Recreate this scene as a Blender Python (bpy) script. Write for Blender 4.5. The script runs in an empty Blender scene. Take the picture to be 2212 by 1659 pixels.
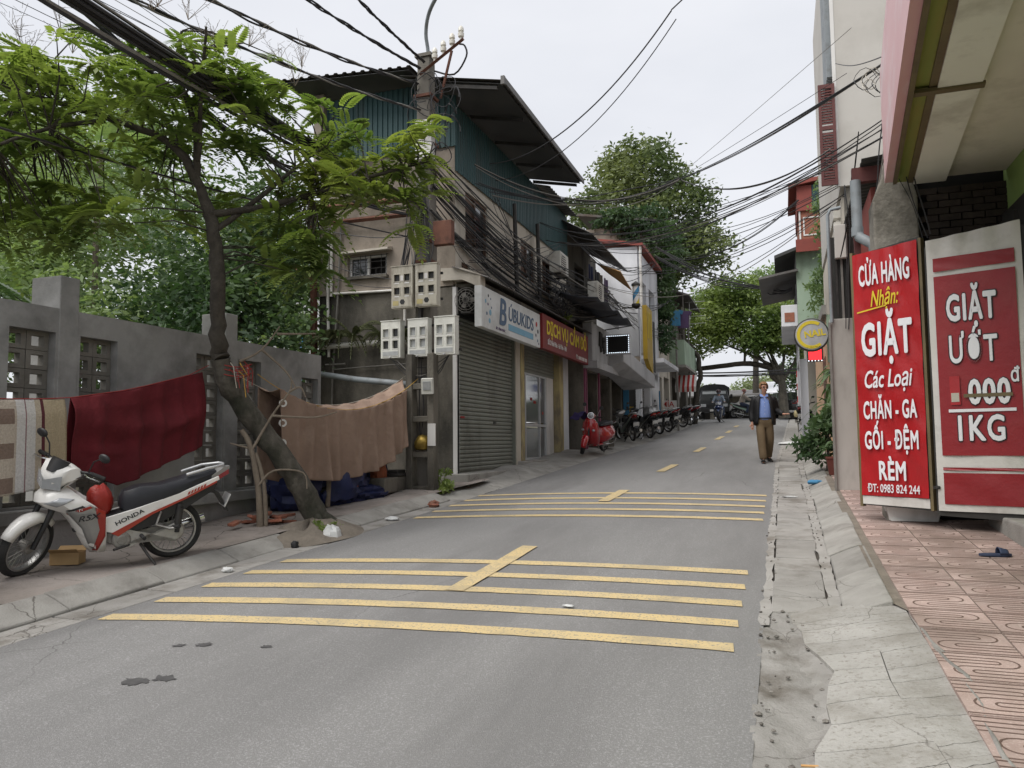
import bpy, bmesh, math, random
import numpy as np
from mathutils import Vector, Matrix, Euler
rnd = random.Random(11)
sc = bpy.context.scene
COL = sc.collection
R = math.radians
pi = math.pi

# ---------------------------------------------------------------- camera
yaw, pitch, roll = R(19.4), math.atan(.0755), .010
fw = Vector((-math.sin(yaw)*math.cos(pitch), math.cos(yaw)*math.cos(pitch), math.sin(pitch)))
rt = Vector((math.cos(yaw), math.sin(yaw), 0))
up = rt.cross(fw)
rt2 = math.cos(roll)*rt - math.sin(roll)*up
up2 = math.sin(roll)*rt + math.cos(roll)*up
cd = bpy.data.cameras.new('camera'); cam = bpy.data.objects.new('camera', cd); COL.objects.link(cam)
cam.matrix_world = Matrix(((rt2.x, up2.x, -fw.x, 0), (rt2.y, up2.y, -fw.y, 0), (rt2.z, up2.z, -fw.z, 1.6), (0, 0, 0, 1)))
cd.sensor_width = 36; cd.lens = 36*1661/2212; cd.clip_start = .05; cd.clip_end = 2000
sc.camera = cam

# ---------------------------------------------------------------- sky, sun, exposure
SUN_EL, SUN_AZ = R(58), R(215)        # azimuth clockwise from +Y
w = bpy.data.worlds.new('World'); sc.world = w; w.use_nodes = True
nt = w.node_tree; nt.nodes.clear()
def wn(t, **k):
    n = nt.nodes.new(t)
    for a, b in k.items(): setattr(n, a, b)
    return n
out = wn('ShaderNodeOutputWorld'); bg = wn('ShaderNodeBackground')
sky = wn('ShaderNodeTexSky', sky_type='NISHITA', sun_disc=False, sun_elevation=SUN_EL, sun_rotation=SUN_AZ, dust_density=4, ozone_density=1)
sc1 = wn('ShaderNodeVectorMath', operation='SCALE'); sc1.inputs['Scale'].default_value = 1.0
tc = wn('ShaderNodeTexCoord'); nz = wn('ShaderNodeTexNoise'); nz.inputs['Scale'].default_value = 2.2; nz.inputs['Detail'].default_value = 5
mp = wn('ShaderNodeMapping'); mp.inputs['Scale'].default_value = (1, 1, 2.5)
cr = wn('ShaderNodeValToRGB')
cr.color_ramp.elements[0].position = .3; cr.color_ramp.elements[0].color = (3.42, 3.5, 3.72, 1)
cr.color_ramp.elements[1].position = .72; cr.color_ramp.elements[1].color = (4.1, 4.13, 4.28, 1)
mx = wn('ShaderNodeMix', data_type='RGBA'); mx.inputs[0].default_value = .93
nt.links.new(tc.outputs['Generated'], mp.inputs[0]); nt.links.new(mp.outputs[0], nz.inputs['Vector'])
nt.links.new(nz.outputs[0], cr.inputs[0]); nt.links.new(sky.outputs[0], sc1.inputs[0])
nt.links.new(sc1.outputs[0], mx.inputs[6]); nt.links.new(cr.outputs[0], mx.inputs[7])
nt.links.new(mx.outputs[2], bg.inputs[0]); bg.inputs[1].default_value = .1
nt.links.new(bg.outputs[0], out.inputs[0])
ld = bpy.data.lights.new('sun', 'SUN'); ld.energy = 1.5; ld.angle = R(50); ld.color = (1, .97, .93)
sun = bpy.data.objects.new('sun', ld); COL.objects.link(sun)
sd = Vector((math.sin(SUN_AZ)*math.cos(SUN_EL), math.cos(SUN_AZ)*math.cos(SUN_EL), math.sin(SUN_EL)))
sun.rotation_euler = sd.to_track_quat('Z', 'Y').to_euler()
vs = sc.view_settings; vs.view_transform = 'Standard'; vs.look = 'None'; vs.exposure = 1.2; vs.gamma = 1; vs.use_curve_mapping = False

# ---------------------------------------------------------------- materials
def lin(c):
    if isinstance(c, str):
        c = [int(c[i:i+2], 16)/255 for i in (1, 3, 5)]
        c = [x/12.92 if x <= .04045 else ((x+.055)/1.055)**2.4 for x in c]
    return (*c[:3], 1)
MATS = {}
def mat(name, c, c2=None, scale=4, rough=.8, metal=0, bump=0, bscale=40, grime=None, gscale=1.5, glo=.5, ghi=.7, stretch=(1, 1, 1),
        obj=False, rand=0, alpha=1, trans=0, emit=None, estr=0, spec=.4, coat=0, speck=None, sscale=300, slo=.55, shi=.72, island=0, detail=6):
    if name in MATS: return MATS[name]
    m = bpy.data.materials.new(name); m.use_nodes = True; t = m.node_tree; N = t.nodes; L = t.links
    b = N['Principled BSDF']; b.inputs['Roughness'].default_value = rough; b.inputs['Metallic'].default_value = metal
    b.inputs['Specular IOR Level'].default_value = spec; b.inputs['Coat Weight'].default_value = coat
    b.inputs['Transmission Weight'].default_value = trans
    def n(ty, **k):
        q = N.new(ty)
        for a, v in k.items(): setattr(q, a, v)
        return q
    if obj: src = n('ShaderNodeTexCoord').outputs['Object']
    else: src = n('ShaderNodeNewGeometry').outputs['Position']
    def noise(s, st=(1, 1, 1), d=detail, r=.6):
        mpn = n('ShaderNodeMapping'); mpn.inputs['Scale'].default_value = st; L.new(src, mpn.inputs[0])
        z = n('ShaderNodeTexNoise'); z.inputs['Scale'].default_value = s; z.inputs['Detail'].default_value = d; z.inputs['Roughness'].default_value = r
        L.new(mpn.outputs[0], z.inputs['Vector']); return z.outputs[0]
    def ramp(o, lo, hi):
        q = n('ShaderNodeMapRange'); q.inputs[1].default_value = lo; q.inputs[2].default_value = hi; q.clamp = True
        L.new(o, q.inputs[0]); return q.outputs[0]
    def mixc(fac, a, bb):
        q = n('ShaderNodeMix', data_type='RGBA')
        for i, v in ((0, fac), (6, a), (7, bb)):
            if hasattr(v, 'links') or hasattr(v, 'is_linked'): L.new(v, q.inputs[i])
            else: q.inputs[i].default_value = v
        return q.outputs[2]
    c = lin(c); col = None
    if c2 is not None: col = mixc(ramp(noise(scale, stretch), .32, .68), c, lin(c2))
    if speck is not None: col = mixc(ramp(noise(sscale, d=2), slo, shi), col if col is not None else c, lin(speck))
    if grime is not None: col = mixc(ramp(noise(gscale, stretch, 8, .65), glo, ghi), col if col is not None else c, lin(grime))
    if rand or island:
        h = n('ShaderNodeHueSaturation')
        o = n('ShaderNodeObjectInfo').outputs['Random'] if rand else n('ShaderNodeNewGeometry').outputs['Random Per Island']
        q = n('ShaderNodeMapRange'); q.inputs[3].default_value = 1-(rand or island); q.inputs[4].default_value = 1+(rand or island)
        L.new(o, q.inputs[0]); L.new(q.outputs[0], h.inputs['Value'])
        if col is not None: L.new(col, h.inputs['Color'])
        else: h.inputs['Color'].default_value = c
        col = h.outputs[0]
    if col is not None: L.new(col, b.inputs['Base Color'])
    else: b.inputs['Base Color'].default_value = c
    if bump:
        bp = n('ShaderNodeBump'); bp.inputs['Strength'].default_value = bump; bp.inputs['Distance'].default_value = .02
        L.new(noise(bscale, d=4), bp.inputs['Height']); L.new(bp.outputs[0], b.inputs['Normal'])
    if emit is not None:
        b.inputs['Emission Color'].default_value = lin(emit); b.inputs['Emission Strength'].default_value = estr
    b.inputs['Alpha'].default_value = alpha
    MATS[name] = m; return m
def leafmat(name, c, c2, tr, scale=1.2, isl=.35):
    m = bpy.data.materials.new(name); m.use_nodes = True; t = m.node_tree; N = t.nodes; L = t.links
    b = N['Principled BSDF']; b.inputs['Roughness'].default_value = .55; b.inputs['Specular IOR Level'].default_value = .3
    g = N.new('ShaderNodeNewGeometry'); z = N.new('ShaderNodeTexNoise'); z.inputs['Scale'].default_value = scale
    L.new(g.outputs['Position'], z.inputs['Vector'])
    ma = N.new('ShaderNodeMath'); ma.operation = 'MULTIPLY_ADD'; ma.inputs[1].default_value = isl; L.new(g.outputs['Random Per Island'], ma.inputs[0])
    mr = N.new('ShaderNodeMapRange'); mr.inputs[1].default_value = .35; mr.inputs[2].default_value = .65; mr.inputs[3].default_value = -isl/2; mr.inputs[4].default_value = 1-isl/2
    L.new(z.outputs[0], mr.inputs[0]); L.new(mr.outputs[0], ma.inputs[2])
    x = N.new('ShaderNodeMix'); x.data_type = 'RGBA'; L.new(ma.outputs[0], x.inputs[0]); x.inputs[6].default_value = lin(c); x.inputs[7].default_value = lin(c2)
    L.new(x.outputs[2], b.inputs['Base Color'])
    tl = N.new('ShaderNodeBsdfTranslucent')
    y = N.new('ShaderNodeMix'); y.data_type = 'RGBA'; y.blend_type = 'MULTIPLY'; y.inputs[0].default_value = 1; L.new(x.outputs[2], y.inputs[6]); y.inputs[7].default_value = lin(tr)
    L.new(y.outputs[2], tl.inputs[0]); ad = N.new('ShaderNodeAddShader')
    L.new(b.outputs[0], ad.inputs[0]); L.new(tl.outputs[0], ad.inputs[1]); L.new(ad.outputs[0], N['Material Output'].inputs[0])
    MATS[name] = m; return m
def pm(name, c, rough=.5, metal=0, **k):      # plain coloured material with slight grain and dirt
    cc = lin(c)[:3]; d = tuple(x*.72 for x in cc)
    return mat(name, cc, d, k.pop('scale', 9), rough, metal, obj=True, **k)

# ---------------------------------------------------------------- mesh helpers
class MB:
    def __init__(s): s.v = []; s.f = []; s.m = []
    def add(s, vs, fs, m=0):
        o = len(s.v); s.v += [tuple(p) for p in vs]; s.f += [tuple(i+o for i in f) for f in fs]; s.m += [m]*len(fs); return s
    def bx(s, x0, x1, y0, y1, z0, z1, m=0):
        return s.add([(x0, y0, z0), (x1, y0, z0), (x1, y1, z0), (x0, y1, z0), (x0, y0, z1), (x1, y0, z1), (x1, y1, z1), (x0, y1, z1)],
                     [(3, 2, 1, 0), (4, 5, 6, 7), (0, 1, 5, 4), (1, 2, 6, 5), (2, 3, 7, 6), (3, 0, 4, 7)], m)
    def box(s, c, d, rot=(0, 0, 0), m=0):
        M = Matrix.Translation(c) @ Euler(rot).to_matrix().to_4x4()
        h = [x/2 for x in d]
        vs = [M @ Vector((sx*h[0], sy*h[1], sz*h[2])) for sz in (-1, 1) for sx, sy in ((-1, -1), (1, -1), (1, 1), (-1, 1))]
        return s.add(vs, [(3, 2, 1, 0), (4, 5, 6, 7), (0, 1, 5, 4), (1, 2, 6, 5), (2, 3, 7, 6), (3, 0, 4, 7)], m)
    def quad(s, a, b, c, d, m=0): return s.add([a, b, c, d], [(0, 1, 2, 3)], m)
    def loft(s, rings, caps=True, closed=True, m=0):
        k = len(rings[0]); vs = [p for r in rings for p in r]; fs = []
        for i in range(len(rings)-1):
            for j in range(k if closed else k-1):
                a, b = i*k+j, i*k+(j+1) % k
                fs.append((a, b, b+k, a+k))
        if caps: fs += [tuple(range(k))[::-1], tuple(range((len(rings)-1)*k, len(rings)*k))]
        return s.add(vs, fs, m)
    def tube(s, pts, r, n=6, caps=True, m=0, sq=1):
        pts = [Vector(p) for p in pts]; rs = r if isinstance(r, (list, tuple)) else [r]*len(pts)
        ref = None; rings = []
        for i, p in enumerate(pts):
            t = (pts[min(i+1, len(pts)-1)]-pts[max(i-1, 0)])
            if t.length < 1e-9: t = Vector((0, 0, 1))
            t.normalize()
            if ref is None: ref = t.orthogonal().normalized() if abs(t.z) > .9 else Vector((0, 0, 1)).cross(t).normalized()
            ref = (ref-t*ref.dot(t)).normalized(); b = t.cross(ref)
            rings.append([p+(ref*math.cos(2*pi*j/n)+b*math.sin(2*pi*j/n)*sq)*rs[i] for j in range(n)])
        return s.loft(rings, caps, True, m)
    def cyl(s, a, b, r, r2=None, n=12, caps=True, m=0): return s.tube([a, b], [r, r if r2 is None else r2], n, caps, m)
    def lathe(s, prof, o=(0, 0, 0), ax=(0, 0, 1), n=16, m=0, caps=True):
        q = Vector(ax).to_track_quat('Z', 'Y').to_matrix(); o = Vector(o)
        return s.loft([[o+q @ Vector((r*math.cos(2*pi*j/n), r*math.sin(2*pi*j/n), z)) for j in range(n)] for r, z in prof], caps, True, m)
    def sph(s, c, r, nu=10, nv=7, m=0):
        if not isinstance(r, (tuple, list)): r = (r, r, r)
        rings = [[(c[0]+r[0]*math.sin(pi*(i+.02)/(nv+.04))*math.cos(2*pi*j/nu), c[1]+r[1]*math.sin(pi*(i+.02)/(nv+.04))*math.sin(2*pi*j/nu), c[2]-r[2]*math.cos(pi*(i+.02)/(nv+.04))) for j in range(nu)] for i in range(nv+1)]
        return s.loft(rings, True, True, m)
    def prism(s, poly, fa, fb, m=0):   # poly 2d, fa/fb map (u,v)->3d for the two sides
        k = len(poly); vs = [fa(*p) for p in poly]+[fb(*p) for p in poly]
        return s.add(vs, [tuple(range(k))[::-1], tuple(range(k, 2*k))]+[(i, (i+1) % k, k+(i+1) % k, k+i) for i in range(k)], m)
    def grid(s, fn, nu, nv, m=0):
        vs = [fn(i/nu, j/nv) for j in range(nv+1) for i in range(nu+1)]
        return s.add(vs, [(j*(nu+1)+i, j*(nu+1)+i+1, (j+1)*(nu+1)+i+1, (j+1)*(nu+1)+i) for j in range(nv) for i in range(nu)], m)
    def xf(s, M):
        s.v = [tuple(M @ Vector(p)) for p in s.v]; return s
    def mesh(s, name, mats, smooth=0):
        me = bpy.data.meshes.new(name); me.from_pydata(s.v, [], s.f)
        for q in (mats if isinstance(mats, (list, tuple)) else [mats]): me.materials.append(MATS[q] if isinstance(q, str) else q)
        if max(s.m, default=0): me.polygons.foreach_set('material_index', s.m)
        bm = bmesh.new(); bm.from_mesh(me); bmesh.ops.recalc_face_normals(bm, faces=bm.faces); bm.to_mesh(me); bm.free()
        if smooth:
            me.shade_smooth(); me.set_sharp_from_angle(angle=R(smooth))
        me.update(); return me
    def build(s, name, mats, parent=None, smooth=0, kind=None, bevel=0, solid=0, label=None):
        return link(name, s.mesh(name, mats, smooth), parent, kind, bevel, solid, label)
def link(name, me, parent=None, kind=None, bevel=0, solid=0, label=None):
    o = bpy.data.objects.new(name, me); COL.objects.link(o)
    if parent is not None: o.parent = parent
    if kind: o['kind'] = kind
    if label: o['label'] = label
    if solid: q = o.modifiers.new('s', 'SOLIDIFY'); q.thickness = solid; q.offset = 0
    if bevel: q = o.modifiers.new('b', 'BEVEL'); q.width = bevel; q.segments = 2; q.limit_method = 'ANGLE'; q.angle_limit = R(40)
    return o
def tag(o, label, cat, group=None):
    o['label'] = label; o['category'] = cat
    if group: o['group'] = group
    return o
def thing(name, label, cat, loc=(0, 0, 0), rz=0, group=None):
    o = bpy.data.objects.new(name, None); COL.objects.link(o); o.empty_display_size = .1
    o.location = loc; o.rotation_euler = (0, 0, rz)
    return tag(o, label, cat, group)
def copy_tree(o, parent=None):
    c = o.copy(); COL.objects.link(c)
    if parent is not None: c.parent = parent
    for ch in list(o.children): copy_tree(ch, c)
    return c
def npquads(name, V, mat_, parent=None, kind=None, label=None):      # V (n,4,3)
    n = len(V); me = bpy.data.meshes.new(name)
    me.vertices.add(n*4); me.vertices.foreach_set('co', V.reshape(-1).astype('f'))
    me.loops.add(n*4); me.loops.foreach_set('vertex_index', np.arange(n*4, dtype='i'))
    me.polygons.add(n); me.polygons.foreach_set('loop_start', np.arange(n, dtype='i')*4); me.polygons.foreach_set('loop_total', np.full(n, 4, 'i'))
    me.update(calc_edges=True); me.validate(); me.materials.append(MATS[mat_])
    return link(name, me, parent, kind, label=label)
def interp(tab):
    xs, ys = zip(*tab)
    return lambda y: float(np.interp(y, xs, ys))
def text(body, size, mats, parent, M, name='lettering', xs=1, bold=0, ext=.002, shear=0, align='CENTER', space=1, fat=0):
    c = bpy.data.curves.new('t', 'FONT'); c.body = body; c.size = size; c.align_x = align; c.align_y = 'CENTER'; c.offset = bold; c.extrude = ext; c.shear = shear; c.resolution_u = 3; c.space_character = space
    o = bpy.data.objects.new('t', c); COL.objects.link(o); bpy.context.view_layer.update()
    me = bpy.data.meshes.new_from_object(o.evaluated_get(bpy.context.evaluated_depsgraph_get()))
    bpy.data.objects.remove(o); bpy.data.curves.remove(c)
    if fat:
        bm = bmesh.new()
        for i, (dx, dy) in enumerate(((0, 0), (1, 0), (-1, 0), (0, 1), (0, -1), (.7, .7), (-.7, .7), (.7, -.7), (-.7, -.7))):
            m2 = me.copy(); m2.transform(Matrix.Translation((dx*fat*size, dy*fat*size, .0003*i))); bm.from_mesh(m2); bpy.data.meshes.remove(m2)
        bm.to_mesh(me); bm.free()
    me.transform(M @ Matrix.Diagonal((xs, 1, 1, 1))); me.materials.clear(); me.materials.append(MATS[mats])
    return link(name, me, parent)
def frame(o, u, v):          # matrix mapping local x->u, y->v, z->u x v at o
    u = Vector(u).normalized(); v = Vector(v); v = (v-u*u.dot(v)).normalized(); n_ = u.cross(v)
    return Matrix(((u.x, v.x, n_.x, o[0]), (u.y, v.y, n_.y, o[1]), (u.z, v.z, n_.z, o[2]), (0, 0, 0, 1)))
def wallface(mb, u0, u1, v0, v1, holes, P, depth, m=0, edge=True):   # wall with real openings; P(u,v,d) d=0 face, d=depth behind
    us = sorted({u0, u1, *[h[0] for h in holes], *[h[1] for h in holes]}); vv = sorted({v0, v1, *[h[2] for h in holes], *[h[3] for h in holes]})
    for a, b in zip(us, us[1:]):
        for c, d in zip(vv, vv[1:]):
            if any(h[0] <= a and b <= h[1] and h[2] <= c and d <= h[3] for h in holes): continue
            mb.quad(P(a, c, 0), P(b, c, 0), P(b, d, 0), P(a, d, 0), m)
    for h in holes:
        a, b, c, d = h[:4]
        for p, q in (((a, c), (b, c)), ((b, c), (b, d)), ((b, d), (a, d)), ((a, d), (a, c))):
            mb.quad(P(*p, 0), P(*q, 0), P(*q, depth), P(*p, depth), m)
    if edge:
        for p, q in (((u0, v0), (u1, v0)), ((u1, v0), (u1, v1)), ((u1, v1), (u0, v1)), ((u0, v1), (u0, v0))):
            mb.quad(P(*p, 0), P(*q, 0), P(*q, depth), P(*p, depth), m)
    return mb
# ---------------------------------------------------------------- material library
mat('asphalt', (.19, .187, .183), (.232, .228, .222), 1.1, .85, bump=.5, bscale=160, grime=(.15, .147, .144), gscale=.7, glo=.45, ghi=.75, stretch=(1, .18, 1), speck=(.34, .337, .333), sscale=85, slo=.5, shi=.72)
mat('yellow_paint', (.60, .46, .225), (.54, .43, .24), 3, .7, bump=.25, bscale=160, grime=(.36, .30, .19), gscale=2.0, glo=.48, ghi=.72, speck=(.21, .20, .185), sscale=55, slo=.56, shi=.66)
mat('gutter_concrete', (.25, .24, .222), (.32, .308, .288), 4, .9, bump=.5, bscale=60, grime=(.15, .135, .115), gscale=2.2, glo=.52, ghi=.7, rand=.12)
mat('kerb_concrete', (.25, .24, .22), (.33, .32, .295), 3, .88, bump=.45, bscale=50, grime=(.15, .14, .125), gscale=1.8, glo=.5, ghi=.75, rand=.08)
mat('apron_concrete', (.32, .31, .288), (.385, .373, .35), 3, .9, bump=.5, bscale=45, grime=(.21, .195, .168), gscale=2.0, glo=.45, ghi=.72, rand=.04, speck=(.24, .225, .2), sscale=40)
mat('dirt', (.15, .13, .105), (.22, .19, .155), 6, .95, bump=.9, bscale=30)
mat('crack_dirt', (.055, .048, .04), (.09, .08, .066), 12, .95)
mat('pink_tile', (.42, .30, .265), (.48, .37, .335), 5, .85, bump=.25, bscale=90, grime=(.25, .19, .16), gscale=1.0, glo=.42, ghi=.68, rand=.13, speck=(.58, .47, .42), sscale=70)
mat('groove_dirt', (.10, .065, .05), (.15, .10, .08), 9, .95)
mat('left_paving', (.27, .235, .21), (.345, .31, .285), 2.2, .9, bump=.6, bscale=25, grime=(.13, .11, .092), gscale=1.1, glo=.45, ghi=.68)
mat('terrain', (.07, .075, .04), (.11, .09, .06), .5, .95)
mat('grey_render', (.25, .248, .24), (.335, .332, .32), 1.3, .85, bump=.3, bscale=25, grime=(.12, .119, .113), gscale=.9, glo=.46, ghi=.7)
mat('breeze_block', (.13, .122, .105), (.18, .17, .15), 5, .9, bump=.4, bscale=40, rand=.12)
mat('plaster_brown', (.33, .285, .235), (.27, .23, .19), 1.4, .9, bump=.4, bscale=18, grime=(.105, .088, .07), gscale=.9, glo=.47, ghi=.68, stretch=(1, 1, .55))
mat('plaster_dark', (.12, .11, .09), (.17, .155, .13), 1.6, .92, bump=.5, bscale=18, grime=(.045, .042, .035), gscale=1.1, glo=.45, ghi=.65, stretch=(1, 1, .45))
mat('plaster_pale', (.47, .43, .365), (.55, .51, .44), 1.2, .9, bump=.3, bscale=20, grime=(.16, .14, .115), gscale=.8, glo=.52, ghi=.74, stretch=(1, 1, .4))
mat('teal_sheet', (.022, .058, .062), (.034, .078, .08), .9, .5, .15, grime=(.05, .065, .06), gscale=1.2, glo=.5, ghi=.75, stretch=(2, 2, .3), rand=.08)
mat('roof_sheet', (.16, .155, .15), (.11, .105, .10), 1.2, .6, .2, grime=(.08, .06, .045), gscale=1.0, rand=.08)
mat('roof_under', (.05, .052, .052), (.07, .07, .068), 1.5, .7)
mat('shutter_green', (.20, .21, .18), (.24, .25, .215), 1.1, .5, .25, grime=(.11, .11, .092), gscale=1.2, glo=.5, ghi=.72, stretch=(1, 1, .4), rand=.04)
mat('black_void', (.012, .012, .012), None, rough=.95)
mat('interior_dark', (.03, .028, .026), (.05, .046, .042), 2, .9)  # room shade put into the colour of the walls behind openings
mat('rust_steel', (.11, .045, .03), (.16, .07, .045), 6, .75, .2, grime=(.06, .03, .022), gscale=5)
mat('dark_steel', (.035, .034, .033), (.06, .056, .052), 6, .6, .4)
mat('white_pvc', (.62, .60, .56), (.70, .69, .66), 5, .5, grime=(.36, .33, .28), gscale=3)
mat('grey_pvc', (.20, .225, .24), (.25, .275, .29), 4, .5, grime=(.13, .13, .125), gscale=3)
mat('yellow_wall', (.40, .33, .16), (.46, .39, .20), 4, .85, grime=(.20, .17, .12), gscale=2.2, glo=.44, ghi=.64, stretch=(1, 1, .5))
mat('white_paint', (.60, .59, .57), (.68, .67, .65), 3, .7, grime=(.36, .34, .31), gscale=1.6, glo=.52, ghi=.75, stretch=(1, 1, .4))
mat('white_wall', (.62, .63, .66), (.72, .73, .76), 1.5, .8, grime=(.40, .40, .41), gscale=.8, glo=.5, ghi=.78, stretch=(1, 1, .35))
mat('pole_concrete', (.14, .13, .112), (.19, .175, .152), 3, .9, bump=.4, bscale=30, grime=(.10, .09, .075), gscale=2.0, stretch=(1, 1, .4))
mat('box_white', (.58, .58, .53), (.65, .65, .60), 5, .55, grime=(.42, .41, .36), gscale=3, rand=.03)
mat('box_old', (.40, .375, .31), (.48, .455, .385), 4, .75, grime=(.14, .115, .085), gscale=3.2, glo=.46, ghi=.66, stretch=(1, 1, .35))
mat('meter_glass', (.30, .31, .31), (.40, .41, .41), 10, .2)
mat('meter_dark', (.03, .03, .03), None, rough=.3)
mat('cable', (.018, .018, .02), (.035, .034, .036), 8, .55)
mat('cable_grey', (.16, .15, .135), (.22, .21, .19), 8, .6)
mat('porcelain', (.70, .68, .62), (.62, .59, .52), 12, .25)
mat('glass_dark', (.03, .034, .036), (.055, .06, .062), 1.2, .06, spec=.8)
mat('glass_door', (.12, .135, .135), (.17, .185, .18), 1.0, .06, spec=.8)
mat('alu', (.50, .51, .52), (.58, .59, .60), 4, .4, .5)
mat('brown_wood', (.10, .055, .035), (.15, .085, .055), 5, .6, stretch=(4, 4, .6))
mat('louvre_red', (.085, .022, .02), (.12, .035, .03), 5, .55)
mat('bark', (.05, .046, .037), (.115, .104, .085), 9, .95, bump=1, bscale=16, grime=(.028, .03, .02), gscale=3.0, stretch=(1, 1, .6))
mat('bark_dark', (.04, .035, .028), (.075, .065, .052), 9, .95, bump=.9, bscale=30)
mat('dry_wood', (.16, .13, .10), (.24, .20, .155), 9, .9, bump=.5, bscale=50)
leafmat('leaf_near', (.058, .092, .026), (.135, .172, .052), (1.05, 1.1, .55))
leafmat('leaf_bright', (.075, .11, .026), (.16, .19, .052), (.85, .88, .45))
leafmat('leaf_mid', (.075, .115, .05), (.15, .20, .085), (.8, .85, .5), .5)
leafmat('leaf_dark', (.026, .052, .022), (.062, .10, .04), (.6, .65, .4), .6)
leafmat('leaf_olive', (.055, .082, .03), (.125, .15, .06), (.6, .6, .4), .3)
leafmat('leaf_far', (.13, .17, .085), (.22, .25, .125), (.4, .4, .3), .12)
leafmat('leaf_yellow', (.06, .10, .024), (.15, .19, .055), (.65, .7, .38), .35)
leafmat('leaf_dry', (.20, .16, .09), (.30, .25, .16), (.3, .3, .3), 1)

def add_cracks(m, scale, wid, dark, mask):
    t = m.node_tree; N = t.nodes; L = t.links; b = N['Principled BSDF']; src = b.inputs['Base Color'].links[0].from_socket
    g = N.new('ShaderNodeNewGeometry'); nz = N.new('ShaderNodeTexNoise'); nz.inputs['Scale'].default_value = 3; nz.inputs['Detail'].default_value = 6; L.new(g.outputs['Position'], nz.inputs['Vector'])
    ad = N.new('ShaderNodeVectorMath'); ad.operation = 'MULTIPLY_ADD'; L.new(nz.outputs['Color'], ad.inputs[0]); ad.inputs[1].default_value = (.25, .25, .25); L.new(g.outputs['Position'], ad.inputs[2])
    v = N.new('ShaderNodeTexVoronoi'); v.feature = 'DISTANCE_TO_EDGE'; v.inputs['Scale'].default_value = scale; L.new(ad.outputs[0], v.inputs['Vector'])
    r_ = N.new('ShaderNodeMapRange'); r_.inputs[1].default_value = 0; r_.inputs[2].default_value = wid; r_.inputs[3].default_value = 1; r_.inputs[4].default_value = 0; L.new(v.outputs['Distance'], r_.inputs[0])
    n2 = N.new('ShaderNodeTexNoise'); n2.inputs['Scale'].default_value = .45; L.new(g.outputs['Position'], n2.inputs['Vector']); r2 = N.new('ShaderNodeMapRange'); r2.inputs[1].default_value = mask; r2.inputs[2].default_value = mask+.1; L.new(n2.outputs[0], r2.inputs[0])
    mu = N.new('ShaderNodeMath'); mu.operation = 'MULTIPLY'; L.new(r_.outputs[0], mu.inputs[0]); L.new(r2.outputs[0], mu.inputs[1])
    x = N.new('ShaderNodeMix'); x.data_type = 'RGBA'; L.new(mu.outputs[0], x.inputs[0]); L.new(src, x.inputs[6]); x.inputs[7].default_value = (*dark, 1); L.new(x.outputs[2], b.inputs['Base Color'])
add_cracks(MATS['pink_tile'], 1.1, .006, (.12, .08, .065), .5); add_cracks(MATS['asphalt'], .55, .004, (.09, .087, .084), .58); add_cracks(MATS['left_paving'], 1.3, .012, (.06, .05, .042), .45); add_cracks(MATS['apron_concrete'], 1.6, .006, (.09, .08, .068), .45); add_cracks(MATS['kerb_concrete'], 1.2, .008, (.09, .08, .07), .5); add_cracks(MATS['gutter_concrete'], 2.2, .01, (.08, .07, .06), .48)
# ---------------------------------------------------------------- ground model: the street climbs 6 % and levels off at a crossing
def G(y):
    if y <= 46: return .06*y
    return 2.76+.06*min(y-46, 3)*(1-min(y-46, 3)/6)
roadL = interp([(-4, -5.35), (4, -5.1), (10, -4.85), (12, -4.8), (18, -4.62), (25, -4.28), (36, -4.2), (46, -4.4)])
roadR = interp([(-4, -.18), (18, -.17), (24, -.05), (36, .14), (46, .3)])
mid = interp([(-4, -2.65), (6, -2.55), (12, -2.5), (17, -2.26), (28, -2.02), (36, -1.98), (46, -2)])
gutL = lambda y: roadL(y)-float(np.interp(y, [0, 9, 11.5, 13], [.37, .35, .22, .12]))
def roadz(x, y):
    a, b = roadL(y), roadR(y); u = (x-(a+b)/2)/((b-a)/2)
    return G(y)+.045*(1-min(1, u*u))
def strip(name, fa, fb, ys, za, zb, m, nx=1, kind='structure', crown=False, wob=0, parent=None, lip=0, smooth=0):
    mb = MB(); k = nx+1; vs = []
    for y in ys:
        a, b = fa(y), fb(y)
        if wob: a += rnd.uniform(-wob, wob); b += rnd.uniform(-wob, wob)
        for i in range(k):
            x = a+(b-a)*i/nx
            vs.append((x, y, roadz(x, y)+za if crown else G(y)+za+(zb-za)*i/nx))
    fs = [(j*k+i, j*k+i+1, (j+1)*k+i+1, (j+1)*k+i) for j in range(len(ys)-1) for i in range(nx)]
    mb.add(vs, fs)
    return mb.build(name, m, parent, smooth, kind)
ysr = list(np.arange(-4, 46.01, .25))
t = MB(); tys = [-120, -60]+list(np.arange(-40, 50, 1.0))+[60, 90, 150, 300, 700]
t.add([(x, y, G(y)-.07 if y > -60 else -3.7) for y in tys for x in (-400, -30, -9, 3.5, 30, 400)], [(j*6+i, j*6+i+1, (j+1)*6+i+1, (j+1)*6+i) for j in range(len(tys)-1) for i in range(5)])
t.build('ground', 'terrain', kind='structure')
road = strip('road', lambda y: roadL(y), lambda y: roadR(y), ysr, 0, 0, 'asphalt', 12, crown=True, smooth=60)
cross = MB().add([(x, y, G(y)+.03) for y in (46, 47, 48, 49, 58) for x in (-40, -12, 12, 40)], [(j*4+i, j*4+i+1, (j+1)*4+i+1, (j+1)*4+i) for j in range(4) for i in range(3)])
cross.build('crossing_road', 'asphalt', kind='structure')
strip('road_shoulder', lambda y: -40, lambda y: roadL(y)+.02, [44.5, 46], -.03, -.02, 'left_paving')

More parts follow.
